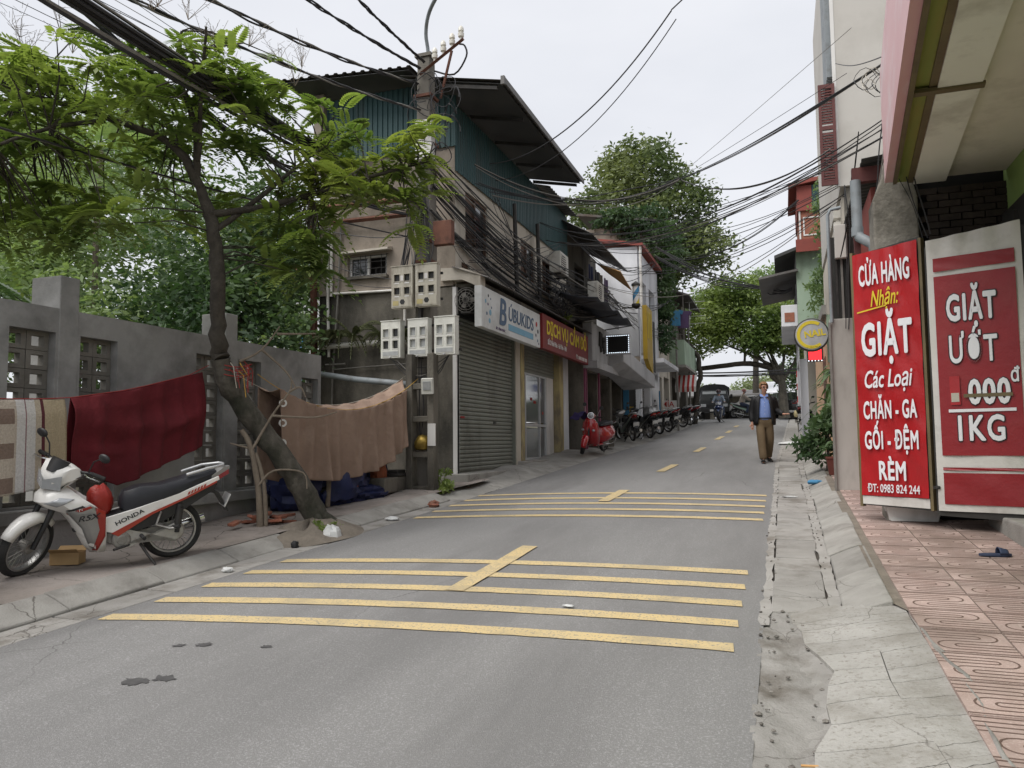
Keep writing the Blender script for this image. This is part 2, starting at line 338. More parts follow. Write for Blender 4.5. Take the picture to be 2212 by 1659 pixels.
# painted bars and dashes
def mark(x0, y0, x1, y1, wid, name='painted_line', n=24, m='yellow_paint', h=.006):
    d = Vector((x1-x0, y1-y0, 0)); nn = Vector((-d.y, d.x, 0)).normalized()*wid/2; mb = MB(); vs = []
    for i in range(n+1):
        p = Vector((x0, y0, 0))+d*i/n
        for s_ in (-1, 1):
            q = p+nn*(s_*(1+rnd.uniform(-.06, .06))); vs.append((q.x, q.y, roadz(q.x, q.y)+h))
    mb.add(vs, [(2*i, 2*i+2, 2*i+3, 2*i+1) for i in range(n)])
    return mb.build(name, m, road)
for k in range(5):
    mark(-4.99+.03*k, 4.66+.52*k, -.34, 5.06+.52*k, .16, 'painted_bar', 40)
    mark(-4.80, 9.57+.585*k, -.28, 10.07+.575*k, .16, 'painted_bar', 40)
for a, b in ((5.83, 7.72), (11.15, 12.5), (15.5, 17.05), (20.75, 22.3), (26, 27.85), (30.2, 32), (35, 36.6)):
    mark(mid(a)-.02, a, mid(b), b, .17, 'painted_dash', 10, h=.011)
# oil spots and tyre-worn patches
mat('oil_stain', (.055, .053, .053), (.085, .083, .082), 20, .7)
for x, y, r in ((-3.55, 3.55, .09), (-3.42, 3.62, .08), (-3.8, 4.15, .05), (-3.65, 4.2, .06), (-3.2, 4.25, .045), (-4.1, 2.9, .05)):
    mb = MB(); pts = [(x+r*rnd.uniform(.4, 1.25)*math.cos(a), y+r*.8*rnd.uniform(.4, 1.2)*math.sin(a)) for a in [2*pi*i/22 for i in range(22)]]
    mb.add([(px, py, roadz(px, py)+.004) for px, py in pts], [tuple(range(22))]); mb.build('oil_spot', 'oil_stain', road)

# ---------------------------------------------------------------- left gutter, kerb, pavement
gl = strip('left_gutter_bed', lambda y: roadL(y)+.01-.62, lambda y: roadL(y)+.01, list(np.arange(-3, 13.6, .4)), -.03, -.02, 'crack_dirt')
def slab(mb, f00, f10, f11, f01, th=.06):
    mb.add([f00, f10, f11, f01]+[(p[0], p[1], p[2]-th) for p in (f00, f10, f11, f01)], [(0, 1, 2, 3), (4, 7, 6, 5), (0, 4, 5, 1), (1, 5, 6, 2), (2, 6, 7, 3), (3, 7, 4, 0)])
y = -2.2
while y < 11:
    ln = rnd.uniform(.85, 1.1); a, b = y+.012, y+ln-.012; mb = MB(); e = rnd.uniform(-.02, .03)
    slab(mb, (gutL(a)+.012, a, G(a)+.004), (roadL(a)-.014, a+e, G(a)+.0), (roadL(b)-.014, b+e, G(b)), (gutL(b)+.012, b, G(b)+.004))
    mb.build('gutter_slab', 'gutter_concrete', gl, bevel=.008); y += ln
kl = MB()
lk = bpy.data.objects.new('left_kerb', None); COL.objects.link(lk); lk['kind'] = 'structure'
def kerb(parent, xf, y0, y1, sgn, h=.12, wd=.30, base=0):
    mb = MB(); jz = rnd.uniform(-.012, .012); jx = rnd.uniform(-.012, .012)
    def ring(yy):
        x = xf(yy)+jx; z = G(yy)+jz
        return [(x, yy, z-.05), (x, yy, z+.015+base), (x+sgn*wd*.55, yy, z+h*.72), (x+sgn*wd*.85, yy, z+h*.98), (x+sgn*wd, yy, z+h), (x+sgn*wd, yy, z-.05)]
    n = 5; mb.loft([ring(y0+.008+(y1-y0-.016)*i/n) for i in range(n+1)])
    return mb.build('kerb_stone', 'kerb_concrete', parent, 50, bevel=.012)
kb = list(np.linspace(-2, 7.62, 11)), list(np.linspace(8.72, 11.35, 4))
for q_ in kb:
    for a_, b_ in zip(q_, q_[1:]): kerb(lk, lambda q: gutL(q)-.005, a_, b_, -1)
# pavement surface between kerb and wall, uneven, sloping down to the wall foot
def pavz(x, y):
    return G(y)+.115+.012*math.sin(x*3+y*1.7)+.008*math.sin(y*5.1-x*2)
mb = MB(); ys = list(np.arange(-3, 13.6, .3)); k = 9; vs = []
for y in ys:
    a = gutL(y)-.30
    for i in range(k):
        x = a+(-7.6-a)*i/(k-1); vs.append((x, y, pavz(x, y) if i else G(y)+.112))
mb.add(vs, [(j*k+i, j*k+i+1, (j+1)*k+i+1, (j+1)*k+i) for j in range(len(ys)-1) for i in range(k-1)]); mb.build('left_pavement', 'left_paving', kind='structure', smooth=60)
# soil mound round the tree foot
mb = MB(); n = 28
def mound(u, v):
    a = 2*pi*u; r = v; x = -5.5+.62*r*math.cos(a); y = 8.12+.85*r*math.sin(a)
    return (x, y, G(y)+.0+.15*(1-r*r)+.05*(1-r)*math.sin(7*a)+.012*math.sin(31*a+r*9))
mb.grid(mound, n, 7); mb.build('soil_mound', 'dirt', kind='structure', smooth=60)
# concrete ramp in front of the shops, from road edge up to the thresholds
mb = MB(); ys = list(np.arange(11.3, 46, .35)); k = 6; vs = []
for y in ys:
    a = roadL(y)-.02
    for i in range(k):
        x = a+(-7.8-a)*i/(k-1) if y < 13 else a+(-6.3-a)*i/(k-1)
        f = min(1, i/1.6); h = .13+.04*math.sin(y*1.3)
        vs.append((x, y, G(y)-.03+f*h+(.02*math.sin(y*4+x*3) if i else 0)))
mb.add(vs, [(j*k+i, j*k+i+1, (j+1)*k+i+1, (j+1)*k+i) for j in range(len(ys)-1) for i in range(k-1)]); mb.build('shop_apron', 'kerb_concrete', kind='structure', smooth=60)

# ---------------------------------------------------------------- right gutter, kerb, tiled pavement
gr = strip('right_gutter_bed', lambda y: roadR(y)-.03, lambda y: .75+.012*max(0, y-20), list(np.arange(-3, 46, .5)), -.025, -.02, 'crack_dirt')
kfoot = lambda y: .365+max(0, y-18)*.012
y = 5.95
while y < 26:
    ln = rnd.uniform(.44, .53); a, b = y+.01, y+ln-.01; e = rnd.uniform(-.015, .015); z = rnd.uniform(-.006, .008); mb = MB()
    x0, x1 = roadR(a)+.045+rnd.uniform(0, .02), kfoot(a)-.085-rnd.uniform(0, .03)
    slab(mb, (x0, a+e, G(a)+z+.012), (x1, a-e, G(a)+z+.006), (x1+rnd.uniform(-.02, .02), b-e, G(b)+z+.006), (x0, b+e, G(b)+z+.012))
    mb.build('gutter_slab', 'gutter_concrete', gr, bevel=.008); y += ln
strip('right_gutter_strip', lambda y: roadR(y)+.05, lambda y: kfoot(y)-.09, list(np.arange(26, 46, 1)), .0, .0, 'gutter_concrete')
strip('gutter_mortar', lambda y: roadR(y)-.025, lambda y: roadR(y)+.05, list(np.arange(5.6, 40, .12)), .004, .008, 'gutter_concrete', wob=.018)
strip('gutter_mortar', lambda y: kfoot(y)-.098, lambda y: kfoot(y)-.004, list(np.arange(6.0, 40, .12)), .002, .006, 'gutter_concrete', wob=.012)
rk = bpy.data.objects.new('right_kerb', None); COL.objects.link(rk); rk['kind'] = 'structure'
y = 5.9
while y < 30:
    ln = rnd.uniform(.95, 1.1); kerb(rk, kfoot, y, y+ln, 1, .13, .31); y += ln
# broken concrete apron nearest the viewer: pieces divided by cracks
ap = bpy.data.objects.new('concrete_apron', None); COL.objects.link(ap); ap['kind'] = 'structure'
def apz(x, y): return G(y)+.004+.125*min(1, max(0, (x-.02)/.78))**.9+.006*math.sin(9*x+4*y)
edge0 = lambda y: .14+.05*math.sin(y*3.1)+.03*math.sin(y*8.3)+max(0, y-5.0)*-.12
c1 = lambda y: .45+.02*math.sin(y*4)+max(0, 5.2-y)*.06-max(0, y-5)*.12
c2 = lambda y: .76+.025*math.sin(y*3.3)-max(0, y-5.1)*.05
rows = [1.7]
while rows[-1] < 5.85: rows.append(rows[-1]+rnd.uniform(.17, .3))
for fa, fb in ((edge0, c1), (c1, c2)):
    for a, b in zip(rows, rows[1:]):
        if rnd.random() < .12: continue_b = b
        mb = MB(); n = 6; g = .003; sk = .05*(.5 if fa is c1 else 0); jj = [rnd.uniform(-.008, .008) for _ in range(n+1)]; rings = []
        top = []
        for i in range(n+1):
            x_a = fa(a)+g+(fb(a)-fa(a)-2*g)*i/n; x_b = fa(b)+g+(fb(b)-fa(b)-2*g)*i/n; s_ = .05*i/n
            top.append(((x_a, a+g+s_+.006*math.sin(i*2.1+a*40)), (x_b, b-g+s_+.006*math.sin(i*2.1+b*40))))
        vs = [(p[0], p[1], apz(*p)) for q in top for p in q]+[(p[0], p[1], apz(*p)-.07) for q in top for p in q]; m2 = 2*(n+1)
        fs = [(2*i, 2*i+2, 2*i+3, 2*i+1) for i in range(n)]+[(2*i, 2*i+m2, 2*i+2+m2, 2*i+2) for i in range(n)]+[(2*i+1, 2*i+3, 2*i+3+m2, 2*i+1+m2) for i in range(n)]
        fs += [(0, 1, 1+m2, m2), (2*n, 2*n+m2, 2*n+1+m2, 2*n+1)]
        mb.add(vs, fs); mb.build('concrete_piece', 'apron_concrete', ap)
mb = MB(); mb.grid(lambda u, v: ((lambda y: (-.2+(edge0(y)+.16+.2)*u, y, G(y)-.004+.005*math.sin(u*9+y*5)+.005*math.sin(y*23+u*17)+.004*math.sin(y*47-u*31)))(1.6+4.5*v)), 14, 120)
mb.build('rough_concrete', 'gutter_concrete', ap, 60)
mb = MB(); mb.grid(lambda u, v: ((lambda y: (.04+1.2*u, y, apz(.04+1.2*u, y)-.02))(1.6+4.4*v)), 10, 30); mb.build('apron_bed', 'gutter_concrete', ap)
mb = MB(); mb.grid(lambda u, v: ((lambda y: ((c2(y)+.003)+(.05+.015*math.sin(y*6)+.01*math.sin(y*17))*u, y, apz(c2(y), y)+.012*math.sin(pi*u)+.006*math.sin(y*13+u*8)-.004*u))(1.6+4.6*v)), 8, 60)
mb.build('cement_smear', 'kerb_concrete', ap, 60)
# tiles: 0.44 m pressed concrete tiles with a meander groove; each tile its own piece
tp = bpy.data.objects.new('right_pavement', None); COL.objects.link(tp); tp['kind'] = 'structure'
TS = .44
def tile_mesh():
    mb = MB(); h = TS/2-.006; z = 0
    mb.add([(-h, -h, 0), (h, -h, 0), (h, h, 0), (-h, h, 0), (-h, -h, -.05), (h, -h, -.05), (h, h, -.05), (-h, h, -.05)], [(0, 1, 2, 3), (0, 4, 5, 1), (1, 5, 6, 2), (2, 6, 7, 3), (3, 7, 4, 0)])
    def arc(cx, cy, r, a0, a1, n=7): return [(cx+r*math.cos(a0+(a1-a0)*i/n), cy+r*math.sin(a0+(a1-a0)*i/n)) for i in range(n+1)]
    P1 = [(-.49, .34)]+arc(.2, .17, .17, pi/2, -pi/2)+arc(-.2, -.17, .17, pi/2, 3*pi/2)+[(.49, -.34)]
    P2 = [(-.49, .23)]+arc(.12, .175, .055, pi/2, -pi/2)+[(-.49, .12)]
    P3 = [(.49, -.23)]+arc(-.12, -.175, .055, -pi/2, -3*pi/2)+[(.49, -.12)]
    for P in (P1, P2, P3, [(-.49, .455), (.49, .455)], [(-.49, -.455), (.49, -.455)]):
        P = [Vector((p[0]*TS, p[1]*TS)) for p in P]; vs = []
        for i, p in enumerate(P):
            d = (P[min(i+1, len(P)-1)]-P[max(i-1, 0)]).normalized(); q = Vector((-d.y, d.x))*.0055
            vs += [(*(p+q), .0012), (*(p-q), .0012)]
        mb.add(vs, [(2*i, 2*i+1, 2*i+3, 2*i+2) for i in range(len(P)-1)], 1)
    return mb.mesh('paving_tile', ['pink_tile', 'groove_dirt'])
tm = tile_mesh()
slope = math.atan(.06); x0 = .95
for j in range(30):
    y = 2.02+j*TS
    for i in range(5):
        x = .95+i*TS
        if x < .9 and y < 5.5: continue
        if x > 2.2 and y > 9: continue
        if y > 12.4 and x > 1.2: continue
        o = link('paving_tile', tm, tp); o.location = (x, y, G(y)+.132+rnd.uniform(-.003, .003)); o.rotation_euler = (Matrix.Rotation(slope+rnd.uniform(-.003, .003), 3, 'X') @ Matrix.Rotation(rnd.uniform(-.004, .004), 3, 'Y') @ Matrix.Rotation((0 if (i+j) % 2 else pi)+rnd.uniform(-.006, .006), 3, 'Z')).to_euler()
strip('pavement_bed', lambda y: kfoot(y)+.26 if y > 5.6 else c2(y)+.1, lambda y: 3.4, list(np.arange(1.5, 46, .5)), .122, .12, 'dirt')
strip('right_pavement_far', lambda y: kfoot(y)+.26, lambda y: 1.4+max(0, y-20)*.02, list(np.arange(15.1, 46, .5)), .128, .128, 'left_paving')
# rubble crumbs by the gutter
mat('rubble', (.11, .10, .09), (.2, .185, .165), 15, .95, rand=.3)
def stone_mesh(sd, n=6):
    r2 = random.Random(sd); mb = MB()
    mb.sph((0, 0, 0), 1, 6, 4); mb.v = [tuple(c*r2.uniform(.65, 1.15) for c in p) for p in mb.v]
    return mb.mesh('rubble_stone', 'rubble', 0)
SM = [stone_mesh(i) for i in range(5)]
def stone(x, y, z, s, parent, name='rubble_stone'):
    o = link(name, SM[rnd.randrange(5)], parent); o.location = (x, y, z); o.scale = (s, s*rnd.uniform(.7, 1.2), s*.6); o.rotation_euler = (0, 0, rnd.uniform(0, 6)); return o
for i in range(70):
    y = rnd.uniform(2.4, 6); x = rnd.choice((rnd.gauss(-.14, .04), rnd.gauss(edge0(y), .04), rnd.uniform(-.15, .3)))
    stone(x, y, G(y)+.012, rnd.uniform(.006, .018), ap)
for i in range(60):
    y = rnd.uniform(3.5, 14); stone(rnd.choice((roadR(y)+.02, kfoot(y)-.05))+rnd.gauss(0, .03), y, G(y)+.01, rnd.uniform(.006, .014), ap)
# ---------------------------------------------------------------- boundary wall with breeze-block slots
bw = thing('boundary_wall', 'grey rendered boundary wall with breeze block slots behind the blankets', 'wall', (-7.2, 5, 0))
def W(x, y, z): return (x+7.2, y-5, z)
PIL = [(.88, 1.12), (3.46, 3.70), (6.02, 6.26), (8.60, 8.84)]
NICH = []
for a, b in PIL: NICH += [(a-.55, a-.03), (b+.03, b+.53)]
NICH.append((10.38, 10.84))
TOP = 3.06; SILL = 1.0
hol = [(a, b, SILL, 2.8 if a < 10 else 2.66) for a, b in NICH]
mb = MB(); wallface(mb, -1, 10.92, SILL-.02, TOP, hol, lambda u, v, d: W(-7.2-d, u, v), .14)
wallface(mb, -1, 10.92, SILL-.02, TOP, [], lambda u, v, d: W(-7.42-d, u, v) if False else W(-7.42, u, v), 0, edge=False) if False else None
mb.build('render_coat', 'grey_render', bw)
mb = MB(); wallface(mb, -1, 10.92, SILL-.02, TOP-.004, hol, lambda u, v, d: W(-7.45+d, u, v), .08); mb.quad(W(-7.2, -1, TOP), W(-7.2, 10.92, TOP), W(-7.45, 10.92, TOP), W(-7.45, -1, TOP)); mb.build('back_coat', 'grey_render', bw)
for a, b in PIL:
    MB().bx(.006-.42, .006, a-5, b-5, -.2, 3.42).build('pillar', 'grey_render', bw, bevel=.012)
MB().bx(-.3, .15, -6, 5.9, .84, SILL-.025).build('ledge', 'grey_render', bw, bevel=.012)
MB().bx(-.26, .04, -6, 5.88, -1, .838).build('plinth', 'grey_render', bw)
bb = MB(); o_, i_, dp = .0975, .055, .08        # one breeze block: square frame with a splayed opening
for (x0, x1, z0, z1) in ((-o_, o_, -o_, -i_), (-o_, o_, i_, o_), (-o_, -i_, -i_, i_), (i_, o_, -i_, i_)): bb.bx(-dp/2, dp/2, x0, x1, z0, z1)
bbm = bb.mesh('breeze_block', 'breeze_block')
for a, b in NICH:
    if b < 2: continue
    nc = 2; step = (b-a)/nc
    k = 0; z = SILL+.1
    while z < (2.76 if a < 10 else 2.62):
        for i in range(nc):
            o = link('breeze_block', bbm, bw); o.location = W(-7.34+rnd.uniform(-.004, .004), a+step*(i+.5), z); o.scale = (1, step/.2, 1)
        z += .2

# ---------------------------------------------------------------- blankets on lines
mat('blanket_red', (.12, .009, .014), (.085, .006, .010), 3, .92, bump=1, bscale=7)
mat('blanket_brown', (.285, .20, .152), (.235, .162, .122), 2, .95, bump=1, bscale=9, grime=(.34, .25, .195), gscale=3, glo=.5, ghi=.8)
def stripemat():
    m = bpy.data.materials.new('towel_stripes'); m.use_nodes = True; t = m.node_tree; N = t.nodes; L = t.links; b = N['Principled BSDF']; b.inputs['Roughness'].default_value = .95
    uv = N.new('ShaderNodeUVMap'); sp = N.new('ShaderNodeSeparateXYZ'); L.new(uv.outputs[0], sp.inputs[0])
    cr = N.new('ShaderNodeValToRGB'); cr.color_ramp.interpolation = 'CONSTANT'; e = cr.color_ramp.elements
    cols = [(0, (.60, .52, .40)), (.25, (.54, .48, .38)), (.4, (.68, .66, .63)), (.46, (.52, .45, .37)), (.68, (.66, .64, .62)), (.735, (.30, .18, .18)), (.745, (.66, .64, .61)), (.80, (.50, .43, .33)), (.835, (.10, .02, .028)), (.855, (.46, .38, .25))]
    for i, (p, c) in enumerate(cols):
        q = e[i] if i < 2 else e.new(p); q.position = p; q.color = (*c, 1)
    L.new(sp.outputs[0], cr.inputs[0])
    # woven blocks down the broad band
    br = N.new('ShaderNodeMath'); br.operation = 'PINGPONG'; br.inputs[1].default_value = .18; L.new(sp.outputs[1], br.inputs[0])
    gt = N.new('ShaderNodeMath'); gt.operation = 'GREATER_THAN'; gt.inputs[1].default_value = .10; L.new(br.outputs[0], gt.inputs[0])
    c1_ = N.new('ShaderNodeMath'); c1_.operation = 'COMPARE'; c1_.inputs[1].default_value = .57; c1_.inputs[2].default_value = .10; L.new(sp.outputs[0], c1_.inputs[0])
    mu = N.new('ShaderNodeMath'); mu.operation = 'MULTIPLY'; L.new(gt.outputs[0], mu.inputs[0]); L.new(c1_.outputs[0], mu.inputs[1])
    x = N.new('ShaderNodeMix'); x.data_type = 'RGBA'; L.new(mu.outputs[0], x.inputs[0]); L.new(cr.outputs[0], x.inputs[6]); x.inputs[7].default_value = (.23, .165, .13, 1)
    nz = N.new('ShaderNodeTexNoise'); nz.inputs['Scale'].default_value = 60; g = N.new('ShaderNodeNewGeometry'); L.new(g.outputs['Position'], nz.inputs[0])
    y = N.new('ShaderNodeMix'); y.data_type = 'RGBA'; y.blend_type = 'MULTIPLY'; y.inputs[0].default_value = .45; L.new(x.outputs[2], y.inputs[6]); L.new(nz.outputs[0], y.inputs[7])
    L.new(y.outputs[2], b.inputs['Base Color']); bp = N.new('ShaderNodeBump'); bp.inputs['Strength'].default_value = .8; bp.inputs['Distance'].default_value = .01; L.new(nz.outputs[0], bp.inputs['Height']); L.new(bp.outputs[0], b.inputs['Normal'])
    MATS['towel_stripes'] = m
stripemat()
def cloth(name, m, top, bot_front, bot_back, folds, nu=90, nv=44, uv=False, parent=None, gap=.03, sway=0):
    """top(u)->Vector on the line; bot_*(u)->drop length; folds(u,t)->offset outward"""
    mb = MB(); k = nu+1; vs = []; uvs = []
    tt = [1-i/nv for i in range(nv+1)]+[-(i/8) for i in range(1, 9)]
    for t in tt:
        for i in range(k):
            u = i/nu; p = Vector(top(u))
            if t > 0: d = bot_front(u)*t; off = gap*min(1, t*6)+folds(u, t)
            else: d = bot_back(u)*(-t); off = -gap*min(1, -t*3)-.02*math.sin(u*17)*(-t)
            vs.append((p.x+off, p.y+sway*t*.5*(u-.5), p.z-d)); uvs.append((u, d/max(bot_front(u), .01)))
    mb.add(vs, [(j*k+i, j*k+i+1, (j+1)*k+i+1, (j+1)*k+i) for j in range(len(tt)-1) for i in range(nu)])
    me = mb.mesh(name, m, 180)
    if uv:
        l = me.uv_layers.new(name='UVMap')
        for lp in me.loops: l.data[lp.index].uv = uvs[lp.vertex_index]
    o = link(name, me, parent, solid=.006); return o
lz = interp([(3.2, 2.1), (4.6, 2.02), (5.0, 2.03), (5.6, 2.06), (6.4, 2.2), (7.4, 2.47), (7.55, 2.6)])
lx = lambda y: -6.62+.10*max(0, (y-5.5))/2
def nfold(seed, f0, amp, drape=0):
    r2 = random.Random(seed); ks = [(r2.uniform(.6, 1.6)*f0, r2.uniform(0, 6), r2.uniform(.3, 1)) for _ in range(5)]
    def fn(u, t):
        s_ = sum(a*math.sin(k*u*2*pi+ph+t*1.2*math.sin(ph)) for k, ph, a in ks)/2
        return amp*(.25+.75*t)*(s_*.6+.35*abs(s_))+drape*math.sin(pi*min(1, t*1.2))*math.sin(5*(u+t*.6)+1)*.5
    return fn
o = cloth('towel', 'towel_stripes', lambda u: (lx(4.0+1.62*u), 4.0+1.62*u, lz(4.0+1.62*u)), lambda u: .93-.1*u, lambda u: .6, nfold(3, 3.0, .05), 70, 40, True, sway=.1)
tag(o, 'striped cream and beige towel blanket hanging at the left edge', 'blanket')
o = cloth('blanket', 'blanket_red', lambda u: (lx(5.68+1.72*u), 5.68+1.72*u, lz(5.68+1.72*u)), lambda u: float(np.interp(u, [0, .12, .32, 1], [.62, .80, .98, .88])), lambda u: .75,
          (lambda f: lambda u, t: f(u, t)+.06*math.exp(-((t-.45-.25*(u-.5))/.12)**2)*math.sin(pi*u)+.035*math.exp(-((t-.62+.2*(u-.5))/.07)**2)*math.sin(2*pi*u)**2)(nfold(8, 4.0, .07, .09)), 110, 60)
tag(o, 'dark red blanket draped over the line behind the white motorbike', 'blanket')
# brown curtain over two lines, higher line behind
fA, fB = Vector((-6.25, 8.5, 2.33)), Vector((-5.86, 11.62, 2.60))
bA, bB = Vector((-6.55, 8.48, 2.36)), Vector((-6.2, 12.2, 2.86))
def sagline(A, B, s): return lambda u: A.lerp(B, u)+Vector((0, 0, -s*4*u*(1-u)))
fl, blk = sagline(fA, fB, .36), sagline(bA, bB, .40)
brown = thing('curtain', 'brown eyelet curtain hung over two lines beside the leaning tree', 'curtain', (-6.3, 10, .7))
def loc_(p): return (p[0]+6.3, p[1]-10, p[2]-.7)
ff = nfold(21, 9, .10)
def cb(u): return float(np.interp(u, [0, .15, .5, .8, 1], [.97, 1.06, 1.0, .99, .94]))
mb = MB(); nu, nv = 150, 40; k = nu+1; vs = []
for t in [1-i/nv for i in range(nv+1)]:
    for i in range(k):
        u = i/nu; p = fl(u*.93); gather = .02*math.sin(u*90)*math.exp(-t*9)
        vs.append(loc_((p.x+.02+ff(u, t)+gather+.03*t*math.sin(26*u), p.y+.03*math.sin(u*30)*t, p.z-cb(u)*t)))
mb.add(vs, [(j*k+i, j*k+i+1, (j+1)*k+i+1, (j+1)*k+i) for j in range(nv) for i in range(nu)])
mb.build('front_drape', 'blanket_brown', brown, 180, solid=.006)
mb = MB(); nu, nv = 120, 34; k = nu+1; vs = []; f2 = nfold(5, 6, .03)
for t in [1-i/nv for i in range(nv+1)]:
    for i in range(k):
        u = i/nu; p = blk(u*.93); vs.append(loc_((p.x-.01+f2(u, t), p.y+.02*math.sin(u*25)*t, p.z-(1.18-.1*u)*t)))
mb.add(vs, [(j*k+i, j*k+i+1, (j+1)*k+i+1, (j+1)*k+i) for j in range(nv) for i in range(nu)]); mb.build('back_drape', 'blanket_brown', brown, 180, solid=.006)
mb = MB()
mb.grid(lambda u, v: loc_(tuple(fl(u*.93).lerp(blk(u*.93), v)+Vector((0, 0, -.05*math.sin(pi*v)+.012*math.sin(u*50))))), 90, 6); mb.build('top_fold', 'blanket_brown', brown, 180, solid=.006)
for i in range(3):
    mb = MB(); p = loc_((-6.2, 8.53, 2.14-.26*i)); mb.lathe([(.028, 0), (.052, 0), (.052, .012), (.028, .012), (.028, 0)], p, (.55, -.8, 0), 18, caps=False); mb.build('eyelet', 'white_pvc', brown, 40)
mat('rope_red', (.30, .03, .03), (.22, .03, .025), 30, .9); mat('rope_yellow', (.50, .30, .06), None, rough=.9); mat('rope_pale', (.45, .42, .36), None, rough=.9)
def rope(name, pts, r, m, label, n=5):
    return tag(MB().tube(pts, r, n).build(name, m, smooth=60), label, 'rope')
rope('clothes_line', [(lx(y), y, lz(y)+.004) for y in np.linspace(0, 7.5, 26)], .005, 'rope_red', 'red clothes line holding up the dark red blanket')
rope('clothes_line', [fl(u)+Vector((0, 0, .004)) for u in np.linspace(-.12, 1.05, 26)], .005, 'rope_yellow', 'orange front line running from the tree to the concrete post')
rope('clothes_line', [blk(u)+Vector((0, 0, .004)) for u in np.linspace(-.1, 1.02, 26)], .005, 'rope_pale', 'pale back line behind the brown curtain')
# rope ends knotted round the trunk
rk_ = thing('rope_knot', 'frayed red and white rope ends tied round the leaning trunk', 'rope', (-6.22, 7.62, 2.5))
for i in range(9):
    a = rnd.uniform(-1.2, .6); p = Vector((.2*math.cos(a), .2*math.sin(a)-.05, rnd.uniform(-.05, .1)))
    MB().tube([p, p+Vector((.03, rnd.uniform(-.02, .05), -.05)), p+Vector((.04, rnd.uniform(-.06, .1), -rnd.uniform(.12, .4)))], .005, 4).build('rope_end', rnd.choice(('rope_red', 'rope_pale', 'rope_red', 'rope_yellow')), rk_)
for zz in (-.06, 0, .05):
    MB().tube([(.19*math.cos(a)-.02, .21*math.sin(a), zz+.03*math.sin(2*a)) for a in np.linspace(0, 2*pi, 20)], .006, 4).build('rope_loop', 'rope_red', rk_)
# ---------------------------------------------------------------- tarpaulin heap, plank, kerb block under the curtain
mat('tarp_blue', (.016, .024, .09), (.01, .015, .05), 4, .5, bump=.4, bscale=30); mat('tarp_orange', (.30, .085, .035), (.22, .065, .03), 5, .6, bump=.4, bscale=30)
def crumple(name, c, s, m, seed, n=22, parent=None, amp=.1, ang=35):
    r2 = random.Random(seed); ks = [(Vector((r2.gauss(0, 1), r2.gauss(0, 1), r2.gauss(0, 1)))*r2.uniform(2, 7), r2.uniform(0, 6), r2.uniform(.3, 1)) for _ in range(8)]
    mb = MB(); mb.sph((0, 0, 0), 1, n, n//2)
    nv = []
    for p in mb.v:
        q = Vector(p); d = 1+amp*sum(a*abs(math.sin(k.dot(q)+ph)) for k, ph, a in ks)-2*amp
        nv.append((c[0]+q.x*d*s[0], c[1]+q.y*d*s[1], c[2]+max(q.z, -.75)*d*s[2]))
    mb.v = nv; return mb.build(name, m, parent, ang)
tarp = thing('tarpaulin_heap', 'crumpled blue and orange tarpaulin stuffed under the brown curtain', 'tarpaulin', (-6.5, 10.0, .7))
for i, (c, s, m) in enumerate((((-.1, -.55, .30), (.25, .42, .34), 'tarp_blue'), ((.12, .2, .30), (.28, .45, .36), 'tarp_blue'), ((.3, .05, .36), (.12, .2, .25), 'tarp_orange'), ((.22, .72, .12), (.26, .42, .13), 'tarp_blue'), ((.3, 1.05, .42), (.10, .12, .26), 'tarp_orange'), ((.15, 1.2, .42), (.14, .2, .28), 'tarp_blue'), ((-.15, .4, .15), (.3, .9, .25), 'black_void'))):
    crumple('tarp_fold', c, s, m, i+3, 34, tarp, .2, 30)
MB().cyl((.25, -.32, 0), (.3, -.36, .5), .035, n=8).build('prop_stick', 'dry_wood', tarp)
o = MB().bx(-.28, .28, -.62, .62, 0, .24).build('concrete_block', 'plaster_dark', bevel=.02); o.location = (-6.25, 11.35, G(11.35)+.13); o.rotation_euler = (0, 0, .1)
tag(o, 'long mossy concrete block on the pavement right of the tarpaulin', 'block')
o = MB().bx(-.26, .26, -.3, .3, 0, .05).bx(-.2, .2, -.2, .2, .05, .1).bx(-.30, -.24, -.34, .34, -.0, .12).build('stacked_trays', 'dark_steel', bevel=.01); o.location = (-6.25, 11.55, G(11.35)+.375); o.rotation_euler = (0, 0, .15)
tag(o, 'black plastic trays lying on the concrete block', 'tray')
# brick pile, weeds, litter by the tree
mat('brick', (.27, .095, .06), (.34, .14, .09), 10, .9, bump=.5, bscale=60, grime=(.17, .12, .095), gscale=6, rand=.2)
bk = MB().box((0, 0, 0), (.21, .10, .035)).mesh('brick', 'brick')
pile = thing('brick_pile', 'loose heap of broken red paving bricks at the tree foot', 'bricks', (-6.12, 8.12, G(8.1)+.12))
for i in range(17):
    o = link('brick', bk, pile, bevel=.006); o.location = (rnd.gauss(0, .16), rnd.gauss(0, .17), .02+.036*(i//5)); o.rotation_euler = (rnd.gauss(0, .12), rnd.gauss(0, .12), rnd.uniform(0, 3)); o.scale = (rnd.uniform(.6, 1.05), rnd.uniform(.8, 1.1), 1)
